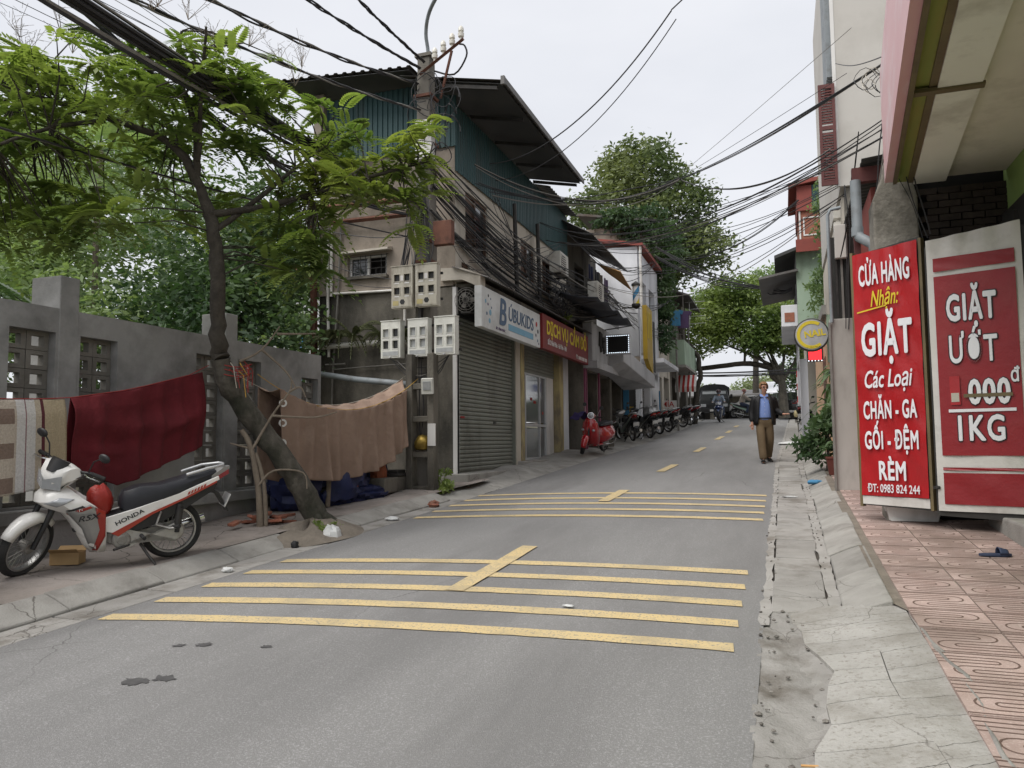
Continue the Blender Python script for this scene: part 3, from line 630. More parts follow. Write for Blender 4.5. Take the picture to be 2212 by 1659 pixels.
# ---------------------------------------------------------------- foliage generators
def rotm(d, upv=(0, 0, 1)):
    d = Vector(d).normalized(); s_ = d.cross(Vector(upv))
    if s_.length < 1e-3: s_ = Vector((1, 0, 0))
    s_.normalize(); u = s_.cross(d); return np.array([[d.x, s_.x, u.x], [d.y, s_.y, u.y], [d.z, s_.z, u.z]])
def frond_base(n=10, ln=.42, lw=.075, ll=.14, droop=.35):
    q = []
    for i in range(n):
        t = (i+.8)/n; x = ln*t; z = -droop*ln*t*t; sc_ = .55+.75*math.sin(pi*min(1, .25+t*.72)); L_ = ll*sc_; wd = lw*sc_*.5
        for s_ in (-1, 1):
            tip = (x+L_*.55, s_*L_*.85, z-L_*.22); bs = (x, s_*.006, z)
            mx_, my_ = x+L_*.25, s_*L_*.45
            q.append([bs, (mx_+wd*.8, my_-s_*wd*.4, z-L_*.06), tip, (mx_-wd*.8, my_+s_*wd*.4, z-L_*.06)])
    x = ln; q.append([(x, 0, -droop*ln), (x+ll*.3, .02, -droop*ln-.02), (x+ll*.6, 0, -droop*ln-.05), (x+ll*.3, -.02, -droop*ln-.02)])
    return np.array(q)
FB = [frond_base(9, .30, .05, .085), frond_base(11, .38, .052, .09, .5), frond_base(8, .25, .046, .08, .2), frond_base(10, .34, .05, .085, .9)]
def whorls(centres, per=(5, 9), seed=1, scale=(.8, 1.25), up_=.15):
    r2 = random.Random(seed); out_ = []
    for c in centres:
        c = np.array(c)
        for k in range(r2.randint(*per)):
            a = r2.uniform(0, 2*pi); d = (math.cos(a), math.sin(a), r2.gauss(up_, .3)); M = rotm(d)
            out_.append((FB[r2.randrange(4)]*r2.uniform(*scale)) @ M.T+c)
    return np.concatenate(out_)
def leafcloud(blobs, n, size, seed, flat=.5, shell=.55):
    """n leaf quads spread through ellipsoid blobs [(c,(rx,ry,rz))], clumped"""
    g = np.random.default_rng(seed); vol = np.array([b[1][0]*b[1][1]*b[1][2] for b in blobs])**.72; pr = vol/vol.sum()
    ncl = max(8, n//26); ib = g.choice(len(blobs), ncl, p=pr); u = g.normal(size=(ncl, 3)); u /= np.linalg.norm(u, axis=1)[:, None]; u *= (g.uniform(shell**3, 1, ncl)**(1/3))[:, None]
    u *= (1+g.normal(0, .09, ncl))[:, None]
    C = np.array([b[0] for b in blobs])[ib]+u*np.array([b[1] for b in blobs])[ib]
    il = g.choice(ncl, n); crad = np.mean([min(b[1]) for b in blobs])*.22
    P = C[il]+g.normal(0, 1, (n, 3))*crad*np.array([1, 1, .6])
    d = g.normal(size=(n, 3)); d[:, 2] = d[:, 2]*flat-.25; d /= np.linalg.norm(d, axis=1)[:, None]
    r_ = g.normal(size=(n, 3)); s_ = np.cross(d, r_); s_ /= np.linalg.norm(s_, axis=1)[:, None]
    sz = (size*g.uniform(.6, 1.3, n))[:, None]; wd = sz*.42
    return np.stack([P, P+d*sz*.5+s_*wd*.5, P+d*sz, P+d*sz*.5-s_*wd*.5], 1)
def limb(pts, r0, r1, n=8, sub=4, seed=0, wob=.03):
    r2 = random.Random(seed); pts = [Vector(p) for p in pts]; P = []; m_ = len(pts)-1
    for i in range(m_):
        p0, p1, p2, p3 = pts[max(i-1, 0)], pts[i], pts[i+1], pts[min(i+2, m_)]
        for j in range(sub):
            t = j/sub; P.append(.5*((2*p1)+(p2-p0)*t+(2*p0-5*p1+4*p2-p3)*t*t+(3*p1-p0-3*p2+p3)*t**3))
    P.append(pts[-1]); k = len(P)-1
    P = [p+Vector((r2.gauss(0, 1), r2.gauss(0, 1), r2.gauss(0, 1)))*wob*(r0+(r1-r0)*i/k) for i, p in enumerate(P)]
    return P, [(r0+(r1-r0)*(i/k)**.8)*(1+r2.uniform(-.07, .07)) for i in range(k+1)], n
def addlimb(mb, pts, r0, r1, **k):
    P, r_, n = limb(pts, r0, r1, **k); mb.tube(P, r_, n); return P

# ---------------------------------------------------------------- the leaning street tree
T0 = Vector((-5.62, 8.42, G(8.42)+.05))
tree = thing('street_tree', 'leaning street tree with feathery leaves rising between the red and brown cloths', 'tree', T0)
def tl(p): return Vector(p)-T0
mb = MB()
fk = (-6.30, 7.45, 2.62)
addlimb(mb, [tl(p) for p in ((-5.52, 8.5, .45), (-5.66, 8.38, .85), (-5.85, 8.15, 1.35), (-6.12, 7.85, 1.9), (-6.28, 7.55, 2.35), fk)], .155, .115, n=14, sub=5, seed=2, wob=.06)
for a in range(6):          # root flare
    d = Vector((math.cos(a*1.05), math.sin(a*1.05), 0)); addlimb(mb, [tl((-5.66, 8.4, .8)), tl((-5.55, 8.48, .6))+d*.2, tl((-5.52, 8.5, .47))+d*.34], .07, .02, seed=a)
mb.build('trunk', 'bark', tree, 70)
br = MB()
LIMBS = [
 [(fk), (-6.27, 7.35, 3.0), (-6.2, 7.23, 3.55), (-6.22, 7.2, 4.0), (-6.26, 7.16, 4.3)],                                   # main stem
 [(-6.26, 7.16, 4.3), (-6.38, 7.05, 4.72), (-6.6, 6.85, 5.1), (-7.2, 6.5, 5.35), (-8.0, 6.1, 5.6)],                        # left big limb
 [(-6.38, 7.07, 4.72), (-6.3, 6.95, 5.3), (-6.45, 6.8, 5.9), (-6.3, 6.7, 6.3)],
 [(-6.26, 7.16, 4.3), (-5.9, 7.5, 4.42), (-5.3, 7.8, 4.62), (-4.7, 8.1, 4.85), (-4.0, 8.35, 5.05)],                        # right limb
 [(-6.2, 7.2, 4.1), (-5.8, 7.9, 4.9), (-5.6, 8.6, 5.6)], [(-6.5, 6.9, 5.0), (-7.0, 7.4, 5.4), (-7.6, 7.8, 5.9)],
 [(-6.3, 7.0, 4.9), (-5.9, 6.6, 5.6), (-5.6, 6.3, 6.0)], [(-7.2, 6.5, 5.3), (-7.3, 5.9, 5.0), (-7.6, 5.4, 4.6)]]
RAD = [(.10, .075), (.07, .026), (.05, .018), (.05, .016), (.04, .012), (.04, .014), (.035, .012), (.035, .012)]
tips = []
for i, (l_, r_) in enumerate(zip(LIMBS, RAD)):
    P = addlimb(br, [tl(p) for p in l_], *r_, n=9, seed=i+20, wob=.15); tips += P[len(P)//2:]
cent = []
r2 = random.Random(77)
REG = [((-7.3, 6.6, 5.65), (1.7, 1.3, .7), 62), ((-6.2, 7.2, 5.75), (1.15, 1.0, .65), 44), ((-7.9, 6.0, 4.75), (.8, .6, .55), 24), ((-8.2, 6.2, 5.5), (.9, .9, .7), 24), ((-5.35, 8.5, 5.6), (.55, .7, .55), 16), ((-6.9, 6.3, 4.25), (.55, .45, .35), 9),
       ((-5.5, 7.75, 3.95), (.5, .45, .55), 22), ((-6.9, 7.6, 4.6), (.7, .6, .5), 14), ((-7.7, 6.3, 4.2), (.8, .5, .5), 22), ((-8.3, 6.0, 4.4), (.6, .5, .7), 20), ((-5.8, 8.2, 4.6), (.6, .5, .5), 14)]
for c, s_, n in REG:
    for i in range(n):
        while True:
            q = Vector((r2.uniform(-1, 1), r2.uniform(-1, 1), r2.uniform(-1, 1)))
            if .25 < q.length < 1: break
        cent.append(tl((c[0]+q.x*s_[0], c[1]+q.y*s_[1], c[2]+q.z*s_[2])))
brc = []
for i in range(44): 
    q = Vector((r2.gauss(0, .5), r2.gauss(0, .5), r2.gauss(0, .5)))
    f = r2.random(); brc.append(tl(Vector((-5.25, 7.85, 4.72)).lerp(Vector((-3.95, 8.4, 5.0)), f)+Vector((q.x*.55, q.y*.5, q.z*.42+.05*math.sin(9*f)))))
for c in cent+brc:       # twigs from the nearest limb point
    p = min(tips, key=lambda q: (q-c).length_squared)
    m_ = p.lerp(c, .5)+Vector((r2.gauss(0, .08), r2.gauss(0, .08), r2.gauss(.06, .08)))
    br.tube([p, m_, c], [.012, .009, .004], 4)
br.build('limb', 'bark_dark', tree, 70)
npquads('crown', whorls(cent, (3, 6), 5), 'leaf_near', tree, label='dark green feathery main crown')
npquads('crown', whorls(brc, (4, 8), 6, (.7, 1.1)), 'leaf_bright', tree, label='bright yellow green spray over the roadside house corner')
# dry seed heads above the crown
mb = MB()
for i in range(26):
    c = tl((r2.uniform(-8.8, -5.3), r2.uniform(6, 8.3), r2.uniform(6.0, 6.45)))
    for j in range(7):
        d = Vector((r2.gauss(0, .13), r2.gauss(0, .13), r2.uniform(.1, .42))); mb.tube([c, c+d*.5, c+d+Vector((r2.gauss(0, .03), r2.gauss(0, .03), 0))], [.004, .003, .002], 3)
        for k in range(3):
            e = Vector((r2.gauss(0, .06), r2.gauss(0, .06), r2.uniform(0, .08))); mb.tube([c+d*(.5+.16*k), c+d*(.5+.16*k)+e], .002, 3)
mb.build('seed_head', 'dry_wood', tree, kind='stuff')
# dead sapling propped against it
ds = thing('dead_sapling', 'bare grey dead sapling standing left of the leaning trunk', 'tree', (-6.05, 7.9, G(7.9)+.1))
mb = MB(); D = lambda p: Vector(p)-Vector((-6.05, 7.9, G(7.9)+.1))
addlimb(mb, [D(p) for p in ((-6.05, 7.9, .5), (-6.06, 7.88, 1.0), (-6.12, 7.8, 1.55), (-6.2, 7.72, 1.78))], .045, .03, seed=4)
addlimb(mb, [D(p) for p in ((-6.0, 7.95, .5), (-6.0, 7.9, 1.1), (-6.08, 7.84, 1.5))], .028, .022, seed=5)
for l_ in (((-6.1, 7.8, 1.55), (-5.9, 7.9, 1.95), (-5.72, 8.0, 2.25), (-5.7, 8.0, 2.38)), ((-5.72, 8.0, 2.25), (-5.6, 8.05, 2.3), (-5.56, 8.1, 2.18)), ((-6.05, 7.85, 1.1), (-5.9, 7.95, 1.28), (-5.62, 8.15, 1.25), (-5.58, 8.18, 1.05)), ((-6.12, 7.8, 1.55), (-6.35, 7.7, 1.62)),
           ((-5.9, 7.9, 1.95), (-5.5, 8.2, 1.93), (-5.3, 8.4, 2.0)), ((-6.15, 7.6, 2.6), (-5.95, 7.75, 2.75), (-5.8, 7.9, 3.05)), ((-5.95, 7.75, 2.75), (-5.75, 7.95, 2.5), (-5.65, 8.02, 2.3)), ((-5.82, 7.87, 2.95), (-5.45, 8.15, 2.97))):
    addlimb(mb, [D(p) for p in l_], .02, .008, n=6, seed=9)
mb.build('stem', 'dry_wood', ds, 70)

# ---------------------------------------------------------------- trees behind the wall
def bgtree(name, label, base, trunk, blobs, n, size, lm, seed, group=None, tr=.2, bark='bark_dark', flat=.5):
    t = thing(name, label, 'tree', base, 0, group); b0 = Vector(base); mb = MB()
    top = Vector(trunk[-1]); addlimb(mb, [Vector(p)-b0 for p in trunk], tr, tr*.45, n=9, seed=seed)
    for i, (c, s_) in enumerate(blobs):
        c = Vector(c); st = Vector(trunk[max(0, len(trunk)-2)]).lerp(top, (i % 5)/5)
        addlimb(mb, [st-b0, st.lerp(c, .5)+Vector((0, 0, .15*s_[2]))-b0, c-b0], tr*.4, tr*.08, n=6, seed=seed+i)
    mb.build('trunk', bark, t, 70)
    bl = [(Vector(c)-b0, s_) for c, s_ in blobs]
    npquads('crown', leafcloud([(tuple(c), s_) for c, s_ in bl], n, size, seed, flat), lm, t); return t
bgtree('garden_tree', 'dark green garden tree filling the gap between leaning trunk and house', (-10.5, 12.5, .5), [(-10.5, 12.5, .5), (-10.4, 12.4, 2.5), (-10.2, 12.2, 4)],
       [((-9.6, 11.6, 3.4), (1.5, 1.4, 1.3)), ((-10.6, 12.6, 5.2), (1.7, 1.5, 1.3)), ((-9.7, 12.6, 4.9), (1.2, 1.2, 1.2)), ((-11.5, 11.8, 3.6), (1.3, 1.3, 1.1)), ((-9.3, 12.4, 6.3), (.9, .9, .8))], 17000, .16, 'leaf_dark', 31)
bgtree('garden_tree', 'light green leafy tree over the wall at the far left', (-14, 11.5, .3), [(-14, 11.5, .3), (-13.8, 11.5, 3), (-13.5, 11.4, 5)],
       [((-13.5, 10.5, 4.2), (1.8, 1.6, 1.3)), ((-15.2, 11.2, 4.6), (1.6, 1.4, 1.3)), ((-12.2, 11.6, 3.6), (1.4, 1.2, 1.1)), ((-14, 12, 6.4), (2, 1.6, 1.2)), ((-16.5, 12, 6), (1.8, 1.8, 1.5))], 17000, .17, 'leaf_mid', 32)
bgtree('garden_tree', 'tall pale tree with bare forking limbs far behind the wall', (-22, 19, .3), [(-22, 19, .3), (-21.6, 18.8, 5), (-21.5, 18.6, 8)],
       [((-21, 18, 9), (2.6, 2.2, 1.8)), ((-24, 18.5, 9.6), (2.6, 2, 1.8)), ((-22.5, 19.5, 12), (2.8, 2.4, 1.8)), ((-18.5, 18.5, 10.5), (2.2, 2, 1.6)), ((-25, 18, 6.5), (2.6, 2, 1.6)), ((-19.5, 19, 6), (2, 1.8, 1.4))], 15000, .26, 'leaf_mid', 33)
bgtree('garden_tree', 'green tree rising beyond the wall pillar behind the leaning tree', (-16, 19, .8), [(-16, 19, .8), (-15.8, 19, 4), (-15.5, 19, 6)],
       [((-15.5, 18.4, 5.6), (2, 1.8, 1.4)), ((-14.0, 19, 7), (1.8, 1.6, 1.3)), ((-16.8, 19, 8), (2.1, 1.8, 1.5)), ((-13.6, 18.5, 4.4), (1.6, 1.4, 1.2))], 13000, .2, 'leaf_mid', 34)
# slim areca trunk and palm fronds at the left edge
ar = thing('areca_palm', 'slim ringed palm trunk standing above the boundary wall', 'palm', (-13.6, 12.2, .5)); mb = MB()
mb.tube([(0, 0, 0)]+[(.02*math.sin(z), 0, z) for z in np.arange(.5, 7.5, .1)], [.07]+[.06+.004*(i % 2) for i in range(70)], 8); mb.build('trunk', 'dry_wood', ar, 40)
def palmfrond(mb, o, d, ln, droop, n=26, ll=.45):
    o = Vector(o); d = Vector(d); pts = [o+d*ln*t+Vector((0, 0, -droop*ln*t*t)) for t in np.linspace(0, 1, 9)]
    mb.tube(pts, [.014*(1-.8*i/8)+.003 for i in range(9)], 5)
    sd_ = d.cross(Vector((0, 0, 1))).normalized()
    for i in range(n):
        t = .12+.88*i/n; p = o+d*ln*t+Vector((0, 0, -droop*ln*t*t)); L_ = ll*math.sin(pi*min(.95, .2+.75*t))
        for s_ in (-1, 1):
            e = p+sd_*s_*L_*.7+d*L_*.5+Vector((0, 0, -L_*.45)); q = d*.018; mm = p.lerp(e, .5)+Vector((0, 0, .04))
            mb.add([p-q, p+q, mm+q, mm-q, e], [(0, 1, 2, 3), (3, 2, 4)])
mb = MB()
for i in range(9): palmfrond(mb, (0, 0, 7.4), (math.cos(i*.7), math.sin(i*.7), .5), 1.9, .6)
mb.build('crown', 'leaf_mid', ar)
pl = thing('fan_palm', 'dark palm fronds hanging over the wall at the left edge', 'palm', (-10.4, 6.3, .4)); mb = MB()
mb.tube([(0, 0, 0), (.1, 0, 1.8), (.2, .1, 3.3)], [.09, .08, .06], 8); mb.build('trunk', 'bark_dark', pl, 60); mb = MB()
for i in range(10): palmfrond(mb, (.2, .1, 3.3), (math.cos(i*.63+.2), math.sin(i*.63+.2), .45), 1.5, .75)
mb.build('crown', 'leaf_dark', pl)
# big mango-like tree behind the row of houses, and the trees at the top of the street
bgtree('tall_tree', 'large olive green tree towering behind the left row of houses', (-8.5, 46, 2.7), [(-8.5, 46, 2.7), (-8.4, 45.6, 8), (-8, 45.2, 12)],
       [((-9.3, 45, 15.5), (2.9, 2.6, 2.3)), ((-7.3, 45, 17.6), (2.4, 2.4, 2.0)), ((-10.2, 45, 12.8), (2.4, 2.4, 1.8)), ((-5.6, 45, 15.2), (2.2, 2.2, 2.0)), ((-4.2, 44.5, 12.6), (1.9, 1.9, 1.5)), ((-6.6, 45, 12.4), (2.4, 2.2, 1.9)), ((-8.6, 45.5, 18.6), (1.4, 1.4, 1.2))], 26000, .34, 'leaf_olive', 41, tr=.4)
bgtree('street_tree', 'yellow green tree arching over the top of the street', (.05, 44, G(44)+.1), [(.05, 44, G(44)+.1), (0, 44, 4.4), (-.05, 44, 5.6)],
       [((-1.2, 44, 8.2), (2.2, 1.8, 1.6)), ((-3.3, 43.6, 8.5), (1.8, 1.5, 1.5)), ((.4, 44, 7.4), (1.4, 1.3, 1.3)), ((-2.2, 43.6, 9.8), (1.5, 1.3, .9)), ((-3.9, 43.2, 7.2), (1.2, 1.1, .9)), ((-1.0, 43.5, 6.9), (1.1, 1, .7)), ((1.3, 44, 6.6), (.8, .8, .8))], 21000, .24, 'leaf_yellow', 42, tr=.3, bark='bark')
mb = MB(); addlimb(mb, [(-.05, 44, 5.3), (-1.6, 43.8, 5.75), (-3.2, 43.6, 5.65), (-4.8, 43.4, 5.5)], .16, .12, seed=3); addlimb(mb, [(-1.9, 43.7, 5.75), (-1.9, 43.6, 6.5), (-2.3, 43.5, 7.4)], .08, .03, seed=4)
addlimb(mb, [(-.0, 44, 4.6), (-.5, 44, 5.0), (-.55, 44, 5.6)], .14, .10, seed=6)
o = mb.build('limb', 'bark_dark', [x for x in sc.objects if x.name.startswith('street_tree')][-1], 70); o.matrix_parent_inverse = Matrix.Translation((-.05, -44, -G(44)-.1))
bgtree('roadside_tree', 'dark green tree behind the round shop sign on the right', (2.4, 50, 2.8), [(2.4, 50, 2.8), (2.3, 50, 4.5), (2.1, 50, 6)],
       [((1.4, 49, 5.3), (1.3, 1.3, 1.6)), ((2.4, 49, 7), (1.6, 1.5, 1.4)), ((2.8, 49, 4.4), (1.4, 1.4, 1.2))], 8000, .24, 'leaf_dark', 43)
bgtree('roadside_tree', 'mid green tree crown rising behind the yellow green tree', (-2, 62, 2.8), [(-2, 62, 2.8), (-1.8, 62, 9), (-1.5, 62, 12)],
       [((-.2, 61, 13), (2.2, 2, 1.8)), ((-3.6, 61, 12), (2.1, 2, 1.4)), ((1.2, 61, 11.4), (1.6, 1.5, 1.4)), ((-5.6, 61, 12.2), (1.6, 1.5, 1.2))], 9000, .32, 'leaf_mid', 44, tr=.3)
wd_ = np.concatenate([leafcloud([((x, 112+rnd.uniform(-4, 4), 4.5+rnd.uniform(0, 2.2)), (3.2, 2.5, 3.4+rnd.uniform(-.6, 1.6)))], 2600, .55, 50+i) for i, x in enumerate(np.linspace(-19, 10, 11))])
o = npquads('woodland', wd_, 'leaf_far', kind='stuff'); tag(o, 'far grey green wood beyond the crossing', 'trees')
# weeds
def weed(name, label, c, blobs, n, size, lm, seed, cat='plant'):
    o = npquads(name, leafcloud(blobs, n, size, seed, .9, .1), lm); o.location = c; return tag(o, label, cat)
weed('weed', 'low green weeds growing at the foot of the leaning tree', (-5.3, 8.12, G(8.1)+.04), [((0, -.05, .06), (.2, .16, .08)), ((.06, .15, .04), (.14, .1, .06))], 420, .055, 'leaf_near', 61)
weed('weed', 'bright green weed sprouting on the canopy between the two shop signs', (-5.2, 18.9, 4.68), [((0, 0, .08), (.15, .35, .12))], 360, .08, 'leaf_bright', 63)
weed('weed', 'bushy weed growing at the base of the meter post', (-5.5, 11.95, G(11.9)+.1), [((0, 0, .22), (.16, .16, .2)), ((.1, -.2, .06), (.2, .2, .1))], 420, .085, 'leaf_near', 62)
# ---------------------------------------------------------------- helpers for things modelled in street coordinates
def wpart(mb, name, m, root, smooth=0, bevel=0, solid=0, label=None, kind=None):
    o = mb.build(name, m, root, smooth, kind, bevel, solid, label); r_ = root
    T = Matrix.Identity(4)
    while r_ is not None: T = T @ Matrix.Translation(-Vector(r_.location)); r_ = r_.parent
    o.matrix_parent_inverse = T; return o
def wtext(body, size, m, root, o, u, v, **k):
    q = text(body, size, m, root, frame(o, u, v), **k); q.matrix_parent_inverse = Matrix.Translation(-Vector(root.location)); return q
def corr(mb, P, u0, u1, v0, v1, pitch=.11, h=.022, n=None):        # trapezoid-ribbed sheet, ribs along v
    n = max(2, round((u1-u0)/pitch)); prof = []
    for i in range(n):
        a = u0+(u1-u0)*i/n; d = (u1-u0)/n
        prof += [(a, 0), (a+d*.45, 0), (a+d*.58, h), (a+d*.87, h)]
    prof.append((u1, 0)); vs = [P(u, v, q) for v in (v0, v1) for u, q in prof]; k = len(prof)
    mb.add(vs, [(i, i+1, i+1+k, i+k) for i in range(k-1)]); return mb
def sheets(root, name, m, P, u0, u1, v0, v1, wd=1.0, **k):
    n = max(1, round((u1-u0)/wd))
    for i in range(n):
        mb = MB(); e = .004*(i % 2); corr(mb, lambda u, v, q: P(u, v, q+e), u0+(u1-u0)*i/n, u0+(u1-u0)*(i+1)/n+.01, v0, v1, **k); wpart(mb, name, m, root, solid=.003)

# ---------------------------------------------------------------- corner house
XF, YG = -5.7, 13.05
H = thing('corner_house', 'weathered two storey corner house with teal sheet upper walls', 'house', (-7.2, 17, G(13)))
# gable wall (faces the viewer)
mb = MB(); wallface(mb, -8.66, XF, 4.55, 7.25, [(-8.0, -7.14, 4.86, 5.27)], lambda u, v, d: (u, YG+d, v), .16, edge=False); wpart(mb, 'upper_wall', 'plaster_brown', H)
mb = MB(); mb.bx(-8.66, XF-.02, YG+.01, YG+.2, .3, 4.547); wpart(mb, 'lower_wall', 'plaster_dark', H, label='soot stained lower gable wall')  # lower wall in a darker plaster than the wall above
mb = MB(); mb.bx(-8.72, -5.73, YG-.035, YG, 4.53, 4.62); wpart(mb, 'string_course', 'plaster_brown', H)
mb = MB(); mb.bx(-8.66, -8.5, YG+.2, 20.9, .3, 7.2); wpart(mb, 'rear_wall', 'plaster_brown', H)
mb = MB(); mb.bx(-8.45, -5.95, YG+.35, 20.6, 4.5, 4.6); mb.bx(-8.45, -5.95, YG+.36, YG+.42, 4.6, 6.7); wpart(mb, 'floor_slab', 'interior_dark', H)  # floor plus an upright sheet behind the window, room shade in its colour
# small barred window in the gable
wf = MB(); wf.bx(-8.04, -7.10, YG-.10, YG+.0, 4.80, 4.85); wpart(wf, 'window_shelf', 'plaster_dark', H)
win = MB()
for a, b, c, d in ((-8.0, -7.95, 4.86, 5.27), (-7.19, -7.14, 4.86, 5.27), (-7.95, -7.19, 4.86, 4.9), (-7.95, -7.19, 5.23, 5.27), (-7.6, -7.55, 4.9, 5.23)): win.bx(a, b, YG+.05, YG+.10, c, d)
wn_ = wpart(win, 'window', 'white_paint', H)
pn = MB().bx(-7.95, -7.6, YG+.085, YG+.09, 4.9, 5.23); o = wpart(pn, 'pane', 'glass_dark', H)
g = MB()
for i in range(9): x = -8.03+i*.115; g.cyl((x, YG-.07, 4.83), (x, YG-.07, 5.26 if i not in (2, 6) else 5.0), .006, n=5)
for z in (4.86, 4.99, 5.12, 5.24): g.cyl((-8.03, YG-.07, z), (-7.11, YG-.07, z), .006, n=5)
for x in (-8.03, -7.11):
    g.cyl((x, YG-.07, 4.83), (x, YG+.02, 4.83), .006, n=5); g.cyl((x, YG-.07, 5.26), (x, YG+.02, 5.26), .006, n=5)
wpart(g, 'window_grille', 'dark_steel', H)
hd = MB().loft([[(-8.1, YG, 5.31), (-8.1, YG-.22, 5.29), (-8.1, YG-.22, 5.33), (-8.1, YG, 5.37)], [(-7.02, YG, 5.33), (-7.02, YG-.2, 5.31), (-7.02, YG-.2, 5.35), (-7.02, YG, 5.40)]]); wpart(hd, 'window_hood', 'plaster_pale', H)
# teal cladding, gable
sheets(H, 'teal_sheet', 'teal_sheet', lambda u, v, q: (u, YG-.03-q, v), -8.66, -5.66, 7.2, 8.5, .95)
# facade (faces the street)
def FP(u, v, d): return (XF-d, u, v)
mb = MB(); fh = [(13.55, 14.75, 5.35, 6.5), (16.9, 18.0, 5.5, 6.4), (18.6, 19.4, 5.4, 6.3), (13.35, 13.75, 4.78, 5.05), (17.6, 18.1, 4.75, 5.15)]
wallface(mb, 13.055, 20.9, 4.5, 6.8, fh, FP, .16, edge=False); wpart(mb, 'facade_wall', 'plaster_pale', H)
for a, b, c, d in fh:
    mb = MB(); e = .05
    for q in ((a, a+e, c, d), (b-e, b, c, d), (a+e, b-e, c, c+e), (a+e, b-e, d-e, d), ((a+b)/2-.03, (a+b)/2+.03, c+e, d-e)): mb.bx(XF-.12, XF-.04, q[0], q[1], q[2], q[3])
    f_ = wpart(mb, 'window', 'brown_wood', H)
    for s_ in (0, 1):
        x0, x1 = (a+e, (a+b)/2-.03) if s_ == 0 else ((a+b)/2+.03, b-e)
        mb = MB().bx(XF-.10, XF-.085, x0, x1, c+e, d-e); wpart(mb, 'pane', 'glass_dark' if s_ else 'brown_wood', H)
sheets(H, 'teal_sheet', 'teal_sheet', lambda u, v, q: (XF+.03+q, u, v), 13.0, 20.9, 6.72, 8.0, 1.0)
# roof over the street and roof over the gable, with dark undersides and purlins
def RB(u, v, q): return (v, u, 8.36+(-5.9-v)*(.36/1.4)*-1*-1+q) if False else (v, u, 7.98+(-4.45-v)*.21+q)
sheets(H, 'roof_sheet', 'roof_sheet', RB, 12.35, 18.1, -6.5, -4.45, 1.1, pitch=.19, h=.03)
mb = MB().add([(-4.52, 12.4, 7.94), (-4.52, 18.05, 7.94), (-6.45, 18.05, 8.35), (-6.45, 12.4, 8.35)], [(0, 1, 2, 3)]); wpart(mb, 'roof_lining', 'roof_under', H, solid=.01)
for y in (12.45, 13.9, 15.3, 16.7, 18.0):
    mb = MB().loft([[(-4.6, y-.03, 7.86), (-4.6, y+.03, 7.86), (-4.6, y+.03, 7.92), (-4.6, y-.03, 7.92)], [(-5.72, y-.03, 8.08), (-5.72, y+.03, 8.08), (-5.72, y+.03, 8.15), (-5.72, y-.03, 8.15)]]); wpart(mb, 'rafter', 'dark_steel', H)
mb = MB().bx(-4.50, -4.43, 12.33, 12.39, 7.9, 8.05).bx(-4.46, -4.43, 12.39, 18.1, 7.93, 8.04); wpart(mb, 'fascia', 'roof_sheet', H)
sheets(H, 'roof_sheet', 'roof_sheet', lambda u, v, q: (v, u, 8.02+(-5.4-v)*.25+q), 18.12, 21.0, -6.5, -5.35, 1.0, pitch=.19, h=.03)
def RA(u, v, q): return (u, v, 8.52+(-6.3-u)*.075+q)
sheets(H, 'roof_sheet', 'roof_sheet', RA, -9.15, -6.25, 12.3, 20.9, 1.0, pitch=.19, h=.03)
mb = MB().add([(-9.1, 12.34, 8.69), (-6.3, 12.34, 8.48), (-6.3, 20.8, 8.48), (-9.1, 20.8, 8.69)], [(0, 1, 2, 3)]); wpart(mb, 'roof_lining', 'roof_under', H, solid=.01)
mb = MB().bx(-8.72, -8.5, 12.9, 13.04, 7.0, 8.62); wpart(mb, 'corner_post', 'plaster_brown', H)
# rusty steel frame in front of the gable and its diagonal
for nm, p, q, r_ in (('frame_post', (-8.62, 12.85, 2.5), (-8.68, 12.85, 6.25), .07), ('frame_beam', (-8.75, 12.8, 6.25), (-6.45, 12.8, 6.2), .06), ('frame_beam', (-8.6, 12.86, 5.95), (-6.4, 12.86, 5.93), .05), ('frame_brace', (-6.5, 12.8, 6.2), (-5.95, 12.7, 5.1), .04), ('frame_brace', (-8.66, 12.8, 6.0), (-8.0, 12.78, 7.15), .03)):
    mb = MB().tube([p, q], r_, 4); wpart(mb, nm, 'rust_steel' if nm != 'frame_brace' else 'dark_steel', H)
# pipes on the gable
for nm, pts, r_, m in (('drain_pipe', [(-8.42, 12.98, 5.9), (-8.42, 12.98, 4.6), (-8.38, 12.98, 3.3)], .03, 'white_pvc'), ('drain_pipe', [(-8.34, 12.98, 5.9), (-8.34, 12.98, 4.5)], .03, 'white_pvc'), ('drain_pipe', [(-8.12, 12.99, 6.1), (-8.2, 12.99, 4.4), (-8.3, 12.99, 2.9), (-8.32, 12.99, 1.9)], .02, 'cable_grey'),
                       ('water_pipe', [(-8.35, 12.98, 4.55), (-7.0, 12.98, 4.52), (-6.2, 12.98, 4.5)], .025, 'white_pvc'), ('water_pipe', [(-6.72, 12.98, 4.5), (-6.72, 12.98, 3.5)], .025, 'white_pvc'), ('planter_pipe', [(-8.5, 12.92, 3.5), (-7.2, 12.9, 3.52), (-6.4, 12.9, 3.5)], .055, 'white_pvc'), ('waste_pipe', [(-8.6, 12.8, 2.98), (-7.4, 12.4, 2.78), (-6.1, 12.1, 2.62)], .055, 'grey_pvc'),
                       ('water_pipe', [(-8.45, 12.97, 3.15), (-8.0, 12.97, 3.15)], .018, 'cable_grey'), ('water_pipe', [(-8.3, 12.98, 3.05), (-6.6, 12.98, 3.1)], .012, 'cable_grey')):
    wpart(MB().tube(pts, r_, 8), nm, m, H, 60)
